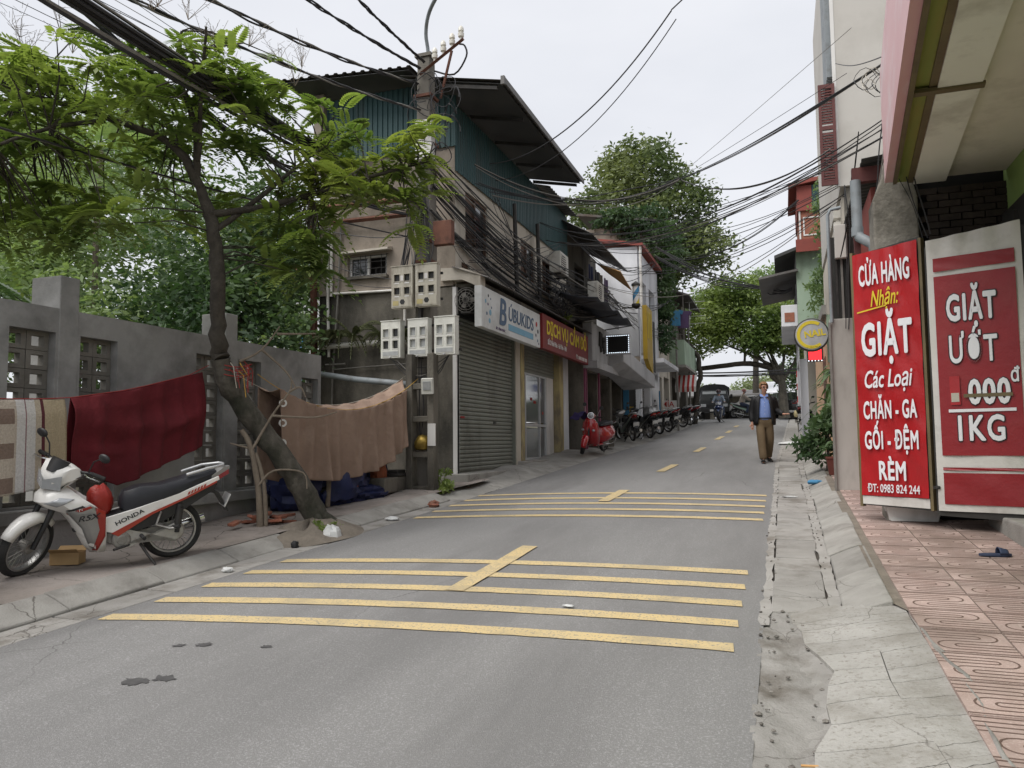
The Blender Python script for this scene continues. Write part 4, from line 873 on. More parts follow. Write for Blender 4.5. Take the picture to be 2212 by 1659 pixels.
# ground floor: corner pier, two shop bays
mb = MB().bx(-6.02, XF-.045, YG-.03, YG+.12, .4, 4.5); wpart(mb, 'corner_pier', 'plaster_dark', H); mb = MB().bx(XF-.044, XF+.03, YG-.035, YG+.1, .6, 4.5); wpart(mb, 'corner_trim', 'white_paint', H)
mb = MB().bx(XF-.5, XF+.05, 16.32, 16.62, .6, 4.0); wpart(mb, 'pier', 'plaster_pale', H)
mb = MB().bx(XF-.5, XF+.07, 16.622, 16.86, 1.0, 4.0); wpart(mb, 'pier', 'yellow_wall', H, label='yellow painted pier between the shop bays')
mb = MB().bx(XF-.5, XF+.05, 19.9, 20.25, .9, 4.0); wpart(mb, 'pier', 'yellow_wall', H); mb = MB().bx(XF-.5, XF+.06, 20.26, 20.75, .9, 4.2); wpart(mb, 'pier', 'white_wall', H)
mb = MB().bx(XF-.6, XF+.30, 12.9, 16.4, .2, 1.03).bx(XF-.6, XF+.2, 16.4, 20.8, .4, 1.17); wpart(mb, 'threshold', 'kerb_concrete', H, bevel=.02)
mb = MB().bx(XF-2.6, XF-2.5, 13.2, 20.7, .8, 4.4).bx(XF-2.5, XF-.2, 13.2, 20.7, 4.3, 4.4); wpart(mb, 'shop_interior', 'interior_dark', H)
# roller shutter with separate slats
zs = 1.06
while zs < 3.95:
    h_ = .082; mb = MB(); P_ = [(.0, 0), (.016, .012), (.02, .045), (.012, .066), (0, .072)]
    mb.loft([[(XF-.06+a, y, zs+b) for a, b in P_]+[(XF-.07, y, zs+.072), (XF-.07, y, zs)] for y in (13.14, 16.32)]); wpart(mb, 'shutter_slat', 'shutter_green', H); zs += h_
wpart(MB().bx(XF-.085, XF-.075, 13.1, 16.35, 1.03, 4.1).bx(XF-.145, XF-.135, 16.8, 19.95, 3.26, 4.1), 'shutter_backing', 'shutter_green', H)
mb = MB().bx(XF-.075, XF+.03, 13.06, 13.14, 1.03, 4.0).bx(XF-.075, XF+.03, 16.29, 16.325, 1.03, 4.0); wpart(mb, 'shutter_rail', 'shutter_green', H)
wpart(MB().bx(XF-.045, XF-.02, 15.1, 15.22, 1.98, 2.03), 'shutter_lock', 'dark_steel', H); wpart(MB().bx(XF-.04, XF-.036, 13.35, 13.55, 2.06, 2.1), 'sticker', 'rope_red', H)
zs = 3.28
while zs < 3.95:
    mb = MB(); mb.loft([[(XF-.12+a, y, zs+b) for a, b in P_]+[(XF-.13, y, zs+.072), (XF-.13, y, zs)] for y in (16.87, 19.9)]); wpart(mb, 'shutter_slat', 'shutter_green', H); zs += h_
# glazed door behind second bay
for i, (a, b) in enumerate(((16.9, 17.5), (17.56, 18.65), (18.71, 19.2))):
    for z0, z1 in ((1.2, 1.98), (2.05, 3.26)):
        wpart(MB().bx(XF-.165, XF-.155, a+.03, b-.03, z0+.03, z1-.03), 'door_pane', 'glass_door', H)
mb = MB()
for y in (16.9, 17.53, 18.68, 19.2): mb.bx(XF-.19, XF-.13, y-.035, y+.035, 1.17, 3.3)
for z in (1.18, 2.01, 3.27): mb.bx(XF-.188, XF-.132, 16.9, 19.2, z-.035, z+.035)
wpart(mb, 'door_frame', 'alu', H); wpart(MB().bx(XF-.17, XF-.12, 19.24, 19.86, 1.17, 3.3), 'door_panel', 'white_paint', H)
for y, z, s_ in ((17.95, 2.62, .16), (18.2, 2.55, .22), (18.92, 2.3, .12)): wpart(MB().bx(XF-.153, XF-.15, y, y+s_, z, z+.07), 'sticker', 'rope_red', H)
# concrete canopy beam and dark recess over the shutter
mb = MB().loft([[(-5.95, 12.95, 4.86), (-5.95, 12.95, 4.62), (-5.95, 13.1, 4.62), (-5.95, 13.1, 4.86)], [(-5.5, 12.9, 4.82), (-5.5, 12.9, 4.6), (-5.5, 13.1, 4.6), (-5.5, 13.1, 4.82)], [(-5.12, 12.86, 4.66), (-5.12, 12.86, 4.42), (-5.12, 13.1, 4.42), (-5.12, 13.1, 4.66)]]); wpart(mb, 'canopy_beam', 'plaster_pale', H)
mb = MB().bx(-5.7, -5.16, 13.1, 20.85, 4.5, 4.56); wpart(mb, 'canopy_slab', 'plaster_dark', H)
mb = MB().bx(-5.7, -5.65, 13.1, 16.3, 3.96, 4.5); wpart(mb, 'recess_wall', 'black_void', H)  # black panel filling the opening; its colour paints in the recess shade
sheets(H, 'canopy_sheet', 'roof_sheet', lambda u, v, q: (v, u, 4.60+(-5.0-v)*.35+q), 12.85, 21.0, -5.7, -4.98, 1.0, pitch=.1, h=.02)
# junk on the ledge above the shutter: fan cage and bracket
fan = thing('fan_cage', 'old round fan cage stored above the roller shutter', 'fan', (-5.45, 13.0, 3.98)); mb = MB()
for r_ in (.06, .13, .19, .23): mb.tube([(0, r_*math.cos(a)*.3+0, .24+r_*math.sin(a)) if False else (r_*math.cos(a), -.02-.05*(1-r_/.23), .25+r_*math.sin(a)) for a in np.linspace(0, 2*pi, 25)], .006, 4)
for i in range(12): a = i*pi/6; mb.tube([(.03*math.cos(a), -.08, .25+.03*math.sin(a)), (.23*math.cos(a), -.02, .25+.23*math.sin(a))], .004, 4)
mb.build('cage', 'cable_grey', fan); MB().cyl((0, -.02, .25), (0, .12, .25), .08, n=14).build('motor', 'dark_steel', fan, 60)
for i in range(3): MB().box((.09*math.cos(i*2.1), 0, .25+.09*math.sin(i*2.1)), (.13, .01, .08), (0, -i*2.1, 0)).build('blade', 'cable_grey', fan)
MB().bx(-.1, .1, -.05, .1, 0, .03).build('base', 'dark_steel', fan)
# ---------------------------------------------------------------- shop signs on the corner house
mat('sign_white', (.56, .57, .56), (.62, .63, .62), 2, .5, grime=(.42, .42, .40), gscale=1.2); mat('sign_red', (.20, .017, .016), (.16, .014, .014), 2, .5, grime=(.12, .02, .02), gscale=1.1, glo=.52, ghi=.8)
mat('ink_blue', (.075, .125, .20), None, rough=.6); mat('ink_sky', (.16, .34, .46), (.20, .38, .5), 5, .6); mat('ink_yellow', (.62, .48, .03), None, rough=.6); mat('ink_white', (.62, .60, .58), None, rough=.6); mat('ink_purple', (.10, .06, .14), None, rough=.6); mat('ink_black', (.02, .02, .022), None, rough=.6); mat('ink_red', (.38, .03, .025), None, rough=.6)
U_, V_ = (0, 1, 0), (0, 0, 1)
s1 = thing('shop_sign', 'faded white shop sign with blue Bubukids lettering above the closed shutter', 'sign', (-5.1, 14.6, 3.7))
wpart(MB().bx(-5.24, -5.1, 12.86, 16.42, 3.70, 4.46), 'sign_board', 'sign_white', s1, bevel=.008)
def s1t(b, size, m, y, z, **k): return wtext(b, size, m, s1, (-5.094, y, z), U_, V_, **k)
s1t('B', .74, 'ink_blue', 13.95, 4.1, xs=1.0, fat=.02, shear=.15); s1t('ÚBUKIDS', .40, 'ink_blue', 15.1, 4.14, xs=1.0, shear=.1, fat=.008)
wpart(MB().bx(-5.098, -5.094, 14.3, 15.9, 3.82, 3.95), 'printed_band', 'ink_sky', s1); s1t('ĐC: VĨNH PHÚC', .07, 'ink_purple', 13.85, 3.77)
for y, z, r_, m in ((13.2, 4.32, .03, 'ink_black'), (13.32, 4.28, .022, 'ink_blue'), (13.06, 4.2, .04, 'ink_sky'), (13.18, 4.16, .03, 'ink_purple'), (13.3, 4.02, .06, 'ink_sky'), (13.12, 3.98, .035, 'ink_blue'), (13.26, 3.86, .05, 'ink_sky'), (13.36, 4.12, .025, 'ink_blue'), (16.15, 4.2, .06, 'ink_red'), (16.25, 4.05, .05, 'ink_black'), (16.1, 3.95, .04, 'ink_black'), (16.22, 3.84, .035, 'ink_blue'), (16.3, 3.78, .03, 'ink_purple')):
    wpart(MB().lathe([(r_, 0), (r_*.9, .002)], (-5.097, y, z), (1, 0, 0), 9), 'printed_motif', m, s1)
s2 = thing('shop_sign', 'red pawn shop sign with yellow lettering dich vu cam do', 'sign', (-5.1, 18.7, 3.7))
wpart(MB().bx(-5.22, -5.08, 16.56, 20.85, 3.72, 4.52), 'sign_board', 'sign_red', s2, bevel=.008)
wtext('DỊCH VỤ CẦM ĐỒ', .44, 'ink_yellow', s2, (-5.074, 18.75, 4.22), U_, V_, xs=1.02, bold=.012); wtext('Số 2 Vĩnh Phúc - Ba Đình - HN', .16, 'ink_white', s2, (-5.074, 17.75, 3.9), U_, V_, xs=.8, bold=.003); wtext('ĐT:', .15, 'ink_white', s2, (-5.074, 19.6, 3.82), U_, V_, xs=.8, bold=.003)
for i in range(10): wpart(MB().bx(-5.08, -5.074, 19.78+.085*i+.04*(i > 3)+.04*(i > 6), 19.83+.085*i+.04*(i > 3)+.04*(i > 6), 3.775, 3.865), 'faded_print', 'ink_white', s2)

# ---------------------------------------------------------------- concrete power pole with crossarm, and the low ladder post carrying the meters
pole = thing('power_pole', 'square concrete power pole at the corner of the house', 'pole', (-5.86, 12.15, G(12)))
wpart(MB().loft([[(-5.86+sx*a, 12.15+sy*a, z) for sx, sy in ((-1, -1), (1, -1), (1, 1), (-1, 1))] for z, a in ((.4, .16), (4.8, .145), (8.5, .12))]), 'shaft', 'pole_concrete', pole, bevel=.015)
wpart(MB().bx(-6.02, -5.7, 12.0, 12.3, 8.5, 8.56), 'cap', 'pole_concrete', pole)
wpart(MB().tube([(-5.9, 11.98, 8.16), (-4.95, 11.72, 8.5)], .035, 4), 'crossarm', 'rust_steel', pole); wpart(MB().tube([(-5.5, 11.98, 7.65), (-5.2, 11.8, 8.38)], .025, 4), 'crossarm_brace', 'rust_steel', pole)
for i in range(4):
    p = Vector((-5.9, 11.98, 8.16)).lerp(Vector((-4.95, 11.72, 8.5)), .35+.2*i)
    wpart(MB().lathe([(.02, 0), (.025, .05), (.05, .07), (.055, .13), (.03, .15), (.05, .17), (.048, .22), (.03, .25), (.02, .26)], p, n=12), 'insulator', 'porcelain', pole, 40)
wpart(MB().tube(limb([(-5.8, 12.2, 7.6), (-5.84, 12.2, 8.6), (-5.84, 12.1, 8.95), (-5.72, 11.95, 9.2), (-5.45, 11.7, 9.33), (-5.0, 11.3, 9.38), (-4.3, 10.7, 9.36)], .035, .035, wob=0)[0], .035, 8), 'lamp_arm', 'grey_pvc', pole, 60)
wpart(MB().loft([[(-4.5+a, 10.85-a*.9, 9.33+z) for a, z in ((-.1, 0), (0, .07), (.1, .08), (.35, .05), (.42, 0), (.3, -.05), (0, -.06))], [(-4.3+a, 11.05-a*.9, 9.33+z) for a, z in ((-.1, 0), (0, .07), (.1, .08), (.35, .05), (.42, 0), (.3, -.05), (0, -.06))]]), 'lamp_head', 'alu', pole, 50)
wpart(MB().bx(-5.93, -5.62, 11.84, 12.0, 6.55, 7.25), 'junction_box', 'white_paint', pole, bevel=.01); wpart(MB().bx(-5.6, -5.25, 11.86, 12.0, 5.0, 5.42), 'junction_box', 'rust_steel', pole, bevel=.01, label='small rusted brown box on the pole')
for z in (6.9, 7.75, 5.1, 4.75): wpart(MB().bx(-6.03, -5.69, 11.98, 12.32, z, z+.05), 'pole_band', 'rust_steel', pole)
lad = thing('ladder_post', 'dark slotted concrete post under the meter boxes', 'post', (-5.75, 11.72, G(11.7)))
for x in (-5.94, -5.54): wpart(MB().bx(x-.06, x+.06, 11.62, 11.82, .5, 3.1), 'upright', 'plaster_dark', lad, bevel=.012)
for z in (.78, 1.36, 1.95, 2.5): wpart(MB().bx(-5.88, -5.60, 11.64, 11.8, z, z+.1), 'rung', 'plaster_dark', lad, bevel=.012)
wpart(MB().bx(-5.58, -5.44, 11.60, 11.618, 1.55, 1.92), 'paper_notice', 'white_paint', lad)
MB_ = MB().bx(-.16, .16, -.12, .12, 0, .22)
o = crumple('gold_pot', (0, 0, .13), (.13, .13, .13), mat('brass', (.35, .24, .05), (.25, .17, .04), 6, .4, .6), 71, 14); o.location = (-5.72, 11.7, 1.46); tag(o, 'small dented golden pot on a rung of the meter post', 'pot')
# meter boxes
def meterbox(loc, old, label, filled):
    wd, hh = (.40, .72) if old else (.385, .64); b = thing('meter_box', label, 'meter box', loc, R(rnd.uniform(-3, 3)), 'electric meter boxes at the house corner')
    m = 'box_old' if old else 'box_white'; holes = []
    for i in (-1, 1):
        for z in (.68, .36) if not old else (.74, .42): holes.append((i*.095-.055, i*.095+.055, z*hh-.07, z*hh+.07+(.0 if not old else -.02)))
    mb = MB(); wallface(mb, -wd/2, wd/2, 0, hh, holes, lambda u, v, d: (u, -.15+d, v), .05, edge=False); mb.bx(-wd/2, wd/2, -.099, 0, 0, hh)
    for q in ((-wd/2, wd/2, 0, 0), (-wd/2, wd/2, hh, hh)): mb.quad((q[0], -.15, q[2]), (q[1], -.15, q[2]), (q[1], -.099, q[2]), (q[0], -.099, q[2]))
    for x in (-wd/2, wd/2): mb.quad((x, -.15, 0), (x, -.15, hh), (x, -.099, hh), (x, -.099, 0))
    mb.build('case', m, b)
    for k, h_ in enumerate(holes):
        MB().bx(h_[0], h_[1], -.118, -.112, h_[2], h_[3]).build('meter_window', 'meter_glass' if filled[k] else 'meter_dark', b)
        fr = MB()
        for q in ((h_[0]-.012, h_[1]+.012, h_[2]-.012, h_[2]), (h_[0]-.012, h_[1]+.012, h_[3], h_[3]+.012), (h_[0]-.012, h_[0], h_[2], h_[3]), (h_[1], h_[1]+.012, h_[2], h_[3])): fr.bx(q[0], q[1], -.158, -.15, q[2], q[3])
        fr.build('window_rim', m, b); MB().bx(h_[0]+.01, h_[1]-.01, -.153, -.151, h_[2]-.045, h_[2]-.02).build('meter_label', 'white_paint', b)
    if old:
        MB().bx(-wd/2+.01, wd/2-.01, -.156, -.151, .02, .17).build('lower_flap', m, b); MB().bx(-wd/2+.03, -.06, -.160, -.157, .04, .12).build('breaker_slot', mat('amber', (.40, .34, .16), None, rough=.5), b); MB().lathe([(.05, 0), (.045, .006)], (.01, -.157, .1), (0, -1, 0), 6).build('breaker_hole', 'meter_dark', b)
        MB().bx(-.04, .04, -.154, -.151, .47, .56).build('sticker', 'ink_white', b)
    else:
        MB().bx(-wd/2+.03, wd/2-.03, -.158, -.151, .025, .13).build('lower_flap', m, b); MB().bx(-wd/2+.04, wd/2-.04, -.162, -.159, .04, .11).build('flap_window', 'meter_glass', b); MB().cyl((0, -.15, .012), (0, -.18, .012), .014, n=8).build('padlock', 'alu', b)
    MB().bx(-wd/2-.01, wd/2+.01, -.16, .0, hh+.001, hh+.016).build('rain_hood', m, b); return b
meterbox((-6.14, 11.9, 3.93), True, 'stained old meter box, left one of the upper pair', (0, 0, 0, 0)); meterbox((-5.67, 11.88, 3.93), True, 'rust streaked old meter box, right one of the upper pair', (0, 0, 0, 0))
meterbox((-6.36, 11.92, 3.07), False, 'clean white meter box with empty windows, left of the lower three', (1, 0, 0, 0)); meterbox((-5.83, 11.9, 3.07), False, 'clean white meter box, middle of the lower three', (1, 1, 1, 1)); meterbox((-5.32, 11.88, 3.08), False, 'clean white meter box nearest the shutter, right of the lower three', (1, 1, 1, 1))
o = MB().bx(-6.5, -5.1, 11.93, 11.96, 3.6, 3.64).bx(-6.5, -5.1, 11.93, 11.96, 3.16, 3.2).bx(-6.35, -5.45, 11.93, 11.96, 4.5, 4.54).bx(-6.35, -5.45, 11.93, 11.96, 4.05, 4.09).bx(-5.9, -5.85, 11.9, 12.1, 3.05, 4.6).build('meter_rack', 'dark_steel'); tag(o, 'dark steel rack bars behind the meter boxes', 'rack')
o = MB().box((0, -.07, .13), (.19, .12, .26)).box((0, -.135, .14), (.13, .012, .15), m=1).build('wall_meter', ['box_white', 'meter_glass'], bevel=.01); o.location = (-5.56, 11.6, 2.42); o.rotation_euler = (.15, 0, .25); tag(o, 'single small meter hanging on the post below the boxes', 'meter')
# ferns on the gable ledge
mb = MB(); r2 = random.Random(9)
for c in [(-8.3, 12.85, 3.62), (-8.05, 12.85, 3.65), (-7.75, 12.85, 3.62), (-7.1, 12.85, 3.6), (-6.85, 12.85, 3.62), (-6.62, 12.85, 3.6)]:
    for i in range(7):
        a = r2.uniform(pi, 2*pi); palmfrond(mb, c, (math.cos(a), math.sin(a)*.6, r2.uniform(.4, 1.2)), r2.uniform(.4, .75), r2.uniform(.7, 1.3), 13, .14)
o = mb.build('fern', mat('fern_leaf', (.075, .095, .035), (.12, .125, .06), 3, .7)); o['kind'] = 'stuff'; tag(o, 'straggly ferns growing from the pipe on the gable', 'fern')
# ---------------------------------------------------------------- row of shops further up on the left
mat('tarp_dark', (.035, .04, .052), (.06, .066, .08), 2.5, .6, bump=.4, bscale=12); mat('pale_green', (.30, .40, .30), (.36, .45, .35), 1.5, .85, grime=(.2, .24, .18), gscale=1.2, stretch=(1, 1, .5)); mat('roof_red', (.26, .06, .045), (.20, .05, .04), 3, .7)
mat('yellow_sign', (.42, .28, .025), (.34, .22, .02), 2, .5, grime=(.3, .2, .03), gscale=1.4); mat('pink_trim', (.22, .05, .10), (.16, .04, .075), 5, .6); mat('ply', (.50, .27, .10), (.58, .35, .15), 4, .8); mat('ac_white', (.50, .49, .45), (.56, .55, .51), 6, .6, grime=(.3, .28, .24), gscale=4)
mat('grey_shutter', (.22, .215, .21), (.27, .265, .26), 2, .6, .2, rand=.05); mat('paint_blue', (.05, .20, .36), None, rough=.7); mat('led_white', (.9, .95, 1), None, emit=(.8, .9, 1), estr=.9); mat('led_red', (.9, .05, .04), None, emit=(1, .02, .04), estr=.5); mat('lamp_glow', (1, 1, .95), None, emit=(1, 1, .95), estr=2)
mat('fascia_grey', (.36, .36, .37), (.44, .44, .45), 1.5, .8, grime=(.22, .22, .22), gscale=1, stretch=(1, 1, .4))
def window(root, P, a, b, c, d, fm='brown_wood', gm='glass_dark', split=1, e=.05):
    mb = MB(); q = [(a, a+e, c, d), (b-e, b, c, d), (a+e, b-e, c, c+e), (a+e, b-e, d-e, d)]+[(a+(b-a)*i/(split+1)-.02, a+(b-a)*i/(split+1)+.02, c+e, d-e) for i in range(1, split+1)]
    for u0, u1, v0, v1 in q:
        A = [P(u, v, dd) for dd in (.04, .10) for u, v in ((u0, v0), (u1, v0), (u1, v1), (u0, v1))]; mb.add(A, [(3, 2, 1, 0), (4, 5, 6, 7), (0, 1, 5, 4), (1, 2, 6, 5), (2, 3, 7, 6), (3, 0, 4, 7)])
    wpart(mb, 'window', fm, root)
    for i in range(split+1):
        u0, u1 = a+e+(b-a-2*e)*i/(split+1)+.012, a+e+(b-a-2*e)*(i+1)/(split+1)-.012
        wpart(MB().quad(P(u0, c+e, .08), P(u1, c+e, .08), P(u1, d-e, .08), P(u0, d-e, .08)), 'pane', gm, root)
def slats(root, name, m, x, y0, y1, z0, z1, h_=.09, d=.02):
    z = z0
    while z < z1-.01:
        wpart(MB().loft([[(x, y, z), (x+d, y, z+.015), (x+d, y, z+h_*.6), (x, y, z+h_-.008)] for y in (y0, y1)]), name, m, root); z += h_
# --- house 2: white fascia sign, tarpaulin awning, cluttered balcony
h2 = thing('shop_house', 'narrow shop house with white fascia and cluttered dark balcony', 'house', (-6, 23, G(23)))
P2 = lambda u, v, d: (-5.25-d, u, v)
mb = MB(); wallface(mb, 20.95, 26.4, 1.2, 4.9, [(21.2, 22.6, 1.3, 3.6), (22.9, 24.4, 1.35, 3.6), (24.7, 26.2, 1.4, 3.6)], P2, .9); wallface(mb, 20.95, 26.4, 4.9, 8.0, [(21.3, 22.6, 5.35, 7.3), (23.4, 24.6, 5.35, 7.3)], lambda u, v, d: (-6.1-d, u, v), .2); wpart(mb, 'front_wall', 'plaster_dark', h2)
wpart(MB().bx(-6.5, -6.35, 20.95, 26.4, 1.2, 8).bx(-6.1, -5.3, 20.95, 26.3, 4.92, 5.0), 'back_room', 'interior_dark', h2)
wpart(MB().bx(-5.85, -5.8, 22.9, 24.4, 1.35, 3.6), 'closed_door', 'grey_shutter', h2); slats(h2, 'shutter_slat', 'grey_shutter', -5.6, 24.7, 26.2, 1.45, 3.6, .1)
for y in (20.96, 21.12): wpart(MB().bx(-5.3, -5.2, y, y+.07, 1.2, 3.8), 'pink_post', 'pink_trim', h2)
wpart(MB().bx(-5.28, -5.2, 22.7, 22.8, 1.3, 3.7), 'pink_post', 'pink_trim', h2); wpart(MB().bx(-5.8, -5.75, 21.25, 21.6, 1.3, 3.2), 'glass_panel', 'glass_dark', h2); wpart(MB().bx(-5.8, -5.75, 22.0, 22.2, 1.5, 3.4), 'hanging_banner', 'ply', h2)
wpart(MB().bx(-5.26, -4.98, 20.95, 26.3, 3.85, 4.95), 'fascia', 'fascia_grey', h2, bevel=.02); wpart(MB().bx(-5.25, -4.85, 20.95, 25.0, 3.65, 3.85), 'soffit', 'fascia_grey', h2)
[wpart(MB().box((-4.955, 21.9+.42*i, 4.55-.05*(i % 2)), (.05, .3, .42-.1*(i % 2)), (.15*(i-1), 0, 0)).box((-4.955, 21.95+.42*i, 4.3), (.046, .16, .2), (.3, 0, 0)), 'raised_letter', 'interior_dark', h2) for i in range(4)]
for y in (20.92,): wpart(MB().bx(-6.2, -5.72, y, y+.1, 5.0, 8.1), 'party_wall', 'plaster_dark', h2)
sheets(h2, 'roof_sheet', 'roof_sheet', lambda u, v, q: (v, u, 7.3+(-4.8-v)*.55+q), 20.3, 25.6, -6.5, -4.8, 1.2, pitch=.19, h=.03)
mb = MB().bx(-5.25, -5.2, 21.3, 25.9, 6.3, 6.34)
for i in range(30): y = 21.35+i*.155; mb.cyl((-5.22, y, 5.4), (-5.22, y, 6.32), .01, n=5)
wpart(mb, 'balcony_rail', 'dark_steel', h2)
for y, c in ((22.2, 'tarp_blue'), (23, 'ink_black'), (23.5, 'plaster_dark'), (24.3, 'ink_purple')): wpart(MB().grid(lambda u, v: (-5.35+.04*math.sin(u*9), y+.5*u, 6.9-.8*v), 8, 4), 'hung_washing', c, h2)
def ac(loc, label, rz=0):
    a = thing('air_conditioner', label, 'air conditioner', loc, rz, 'outdoor air conditioner units'); MB().bx(-.15, .15, -.4, .4, 0, .56).build('case', 'ac_white', a, bevel=.015)
    for i in range(8): MB().bx(.15, .165, -.34, .14, .06+i*.058, .085+i*.058).build('grille_slat', 'ac_white', a)
    MB().lathe([(.21, 0), (.21, .004)], (.1515, -.1, .28), (1, 0, 0), 18).build('fan', 'interior_dark', a)
    for y in (-.3, .3): MB().bx(-.35, .15, y-.02, y+.02, -.04, 0).build('bracket', 'dark_steel', a)
ac((-5.42, 19.2, 5.95), 'boxy outdoor air conditioner on the corner house facade'); ac((-5.0, 21.6, 5.6), 'air conditioner unit beside the cluttered balcony')
o = MB().add([(-5.1, 22.2, 6.9), (-4.35, 22.0, 6.55), (-4.25, 23.2, 6.2), (-4.9, 23.4, 6.75), (-4.6, 23.4, 6.75)], [(0, 1, 2, 3)]).build('plywood_sheet', 'ply', solid=.02); tag(o, 'bent orange plywood sheet sticking out over the balcony', 'board')
aw = thing('tarpaulin_awning', 'dark tarpaulin awning sagging over the white fascia', 'awning', (-5, 21, 5))
mb = MB(); mb.grid(lambda u, v: (-5.6+1.5*v, 17.9+5.0*u, 5.55-.5*v-.12*math.sin(pi*v)*(1+.5*math.sin(u*9))-.05*math.sin(u*23)*v), 40, 10); wpart(mb, 'canvas', 'tarp_dark', aw, 60, solid=.01)
for y in (18.2, 20.5, 22.6): wpart(MB().cyl((-5.3, y, 4.9), (-4.15, y, 5.02), .018, n=6), 'strut', 'dark_steel', aw)
led = thing('led_sign', 'small black screen framed by white light dots hanging out over the pavement', 'sign', (-4.45, 22, 4.4))
MB().bx(-.36, .36, -.08, .08, -.29, .29).build('case', 'alu', led, bevel=.01); MB().bx(-.33, .33, -.084, -.081, -.26, .26).build('screen', 'black_void', led)
dm = MB().bx(-.014, .014, -.004, .004, -.009, .009).mesh('light_dot', 'led_white')
for i in range(11):
    for z in (-.245, .245): o = link('light_dot', dm, led); o.location = (-.315+.063*i, -.088, z)
for i in range(1, 8):
    for x in (-.315, .315): o = link('light_dot', dm, led); o.location = (x, -.088, -.245+.061*i); o.rotation_euler = (0, pi/2, 0)
MB().cyl((-.34, 0, .1), (-.62, 0, .1), .02, n=6).build('arm', 'dark_steel', led)
# --- yellow sign box over the white canopy
ys_ = thing('yellow_sign', 'tall yellow shop sign standing out over a white canopy', 'sign', (-4.3, 25.2, 3.7))
wpart(MB().loft([[(-4.3, 25.3, 4.3), (-4.15, 25.3, 4.3), (-4.15, 25.3, 6.1), (-4.3, 25.3, 6.1)], [(-4.3, 26.4, 3.85), (-4.15, 26.4, 3.85), (-4.15, 26.4, 6.05), (-4.3, 26.4, 6.05)]]), 'sign_panel', 'yellow_sign', ys_, bevel=.01)
wpart(MB().bx(-4.14, -4.12, 26.42, 26.75, 3.95, 5.7), 'black_panel', 'ink_black', ys_)
for i in range(3): wpart(MB().bx(-4.144, -4.135, 25.45+.3*i, 25.52+.3*i, 5.0, 5.9), 'raised_bar', 'ink_yellow', ys_)
wpart(MB().loft([[(-5.2, 23.0, 3.75), (-4.5, 23.0, 4.0), (-4.5, 23.0, 4.45), (-5.2, 23.0, 4.45)], [(-5.2, 26.4, 3.35), (-4.1, 26.4, 3.4), (-4.1, 26.4, 3.84), (-5.2, 26.4, 3.84)]]), 'canopy_box', 'fascia_grey', ys_, bevel=.02)
# --- house 3: white rendered house with red roof edge
h3 = thing('white_house', 'tall white rendered house with red roof edge half way up the street', 'house', (-6, 29, G(29)))
mb = MB(); wallface(mb, -7.0, -4.72, 4.6, 8.55, [], lambda u, v, d: (u, 27+d, v), .2); wpart(mb, 'side_wall', 'white_wall', h3)
mb = MB(); wallface(mb, 27.01, 31.4, 1.6, 8.4, [(27.5, 28.6, 5.6, 7.4), (29.2, 30.6, 5.6, 7.4), (27.3, 29, 1.7, 4.2), (29.4, 31, 1.8, 4.2)], lambda u, v, d: (-4.7-d, u, v), .25, edge=False); wpart(mb, 'front_wall', 'white_wall', h3)
for a, b in ((27.5, 28.6), (29.2, 30.6)): window(h3, lambda u, v, d: (-4.7-d-.1, u, v), a, b, 5.6, 7.4, 'alu', split=1)
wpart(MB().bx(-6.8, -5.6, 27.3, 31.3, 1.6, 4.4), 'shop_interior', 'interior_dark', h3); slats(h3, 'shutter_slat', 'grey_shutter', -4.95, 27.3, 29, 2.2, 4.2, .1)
mb = MB().loft([[(-7.2, 26.85, 8.95), (-4.5, 26.85, 8.5), (-4.5, 26.85, 8.62), (-7.2, 26.85, 9.1)], [(-7.2, 31.5, 8.95), (-4.5, 31.5, 8.5), (-4.5, 31.5, 8.62), (-7.2, 31.5, 9.1)]]); wpart(mb, 'roof', 'roof_red', h3)
wpart(MB().tube([(-4.6, 26.95, 4.6), (-4.6, 26.95, 8.6)], .05, 8), 'drain_pipe', 'white_pvc', h3, 60)
mb = MB().bx(-4.7, -3.9, 27.2, 31.2, 4.35, 4.5); wpart(mb, 'balcony_slab', 'white_wall', h3)
bp_ = thing('barber_pole', 'striped barber pole on a bracket in front of the white house', 'barber pole', (-4.55, 25.6, 6.2))
def helix(u, v, k): return (.11*math.cos(2*pi*u), .11*math.sin(2*pi*u), v*.62)
for k, m in enumerate(('ink_white', 'paint_blue', 'ink_white', 'ink_yellow')):
    mb = MB(); mb.grid(lambda u, v: (.11*math.cos(2*pi*(k/4+u/4+v*.7)), .11*math.sin(2*pi*(k/4+u/4+v*.7)), v*.62), 5, 16); mb.build('stripe', m, bp_, 60)
MB().lathe([(.02, .78), (.1, .72), (.15, .68), (.15, .62), (.02, .62)], n=14).build('cap', 'dark_steel', bp_, 40); MB().lathe([(.02, 0), (.15, 0), (.15, -.07), (.08, -.14), (.02, -.17)], n=14).build('base', 'dark_steel', bp_, 40); MB().cyl((0, 0, -.1), (-.5, .1, -.1), .025, n=6).build('arm', 'dark_steel', bp_)
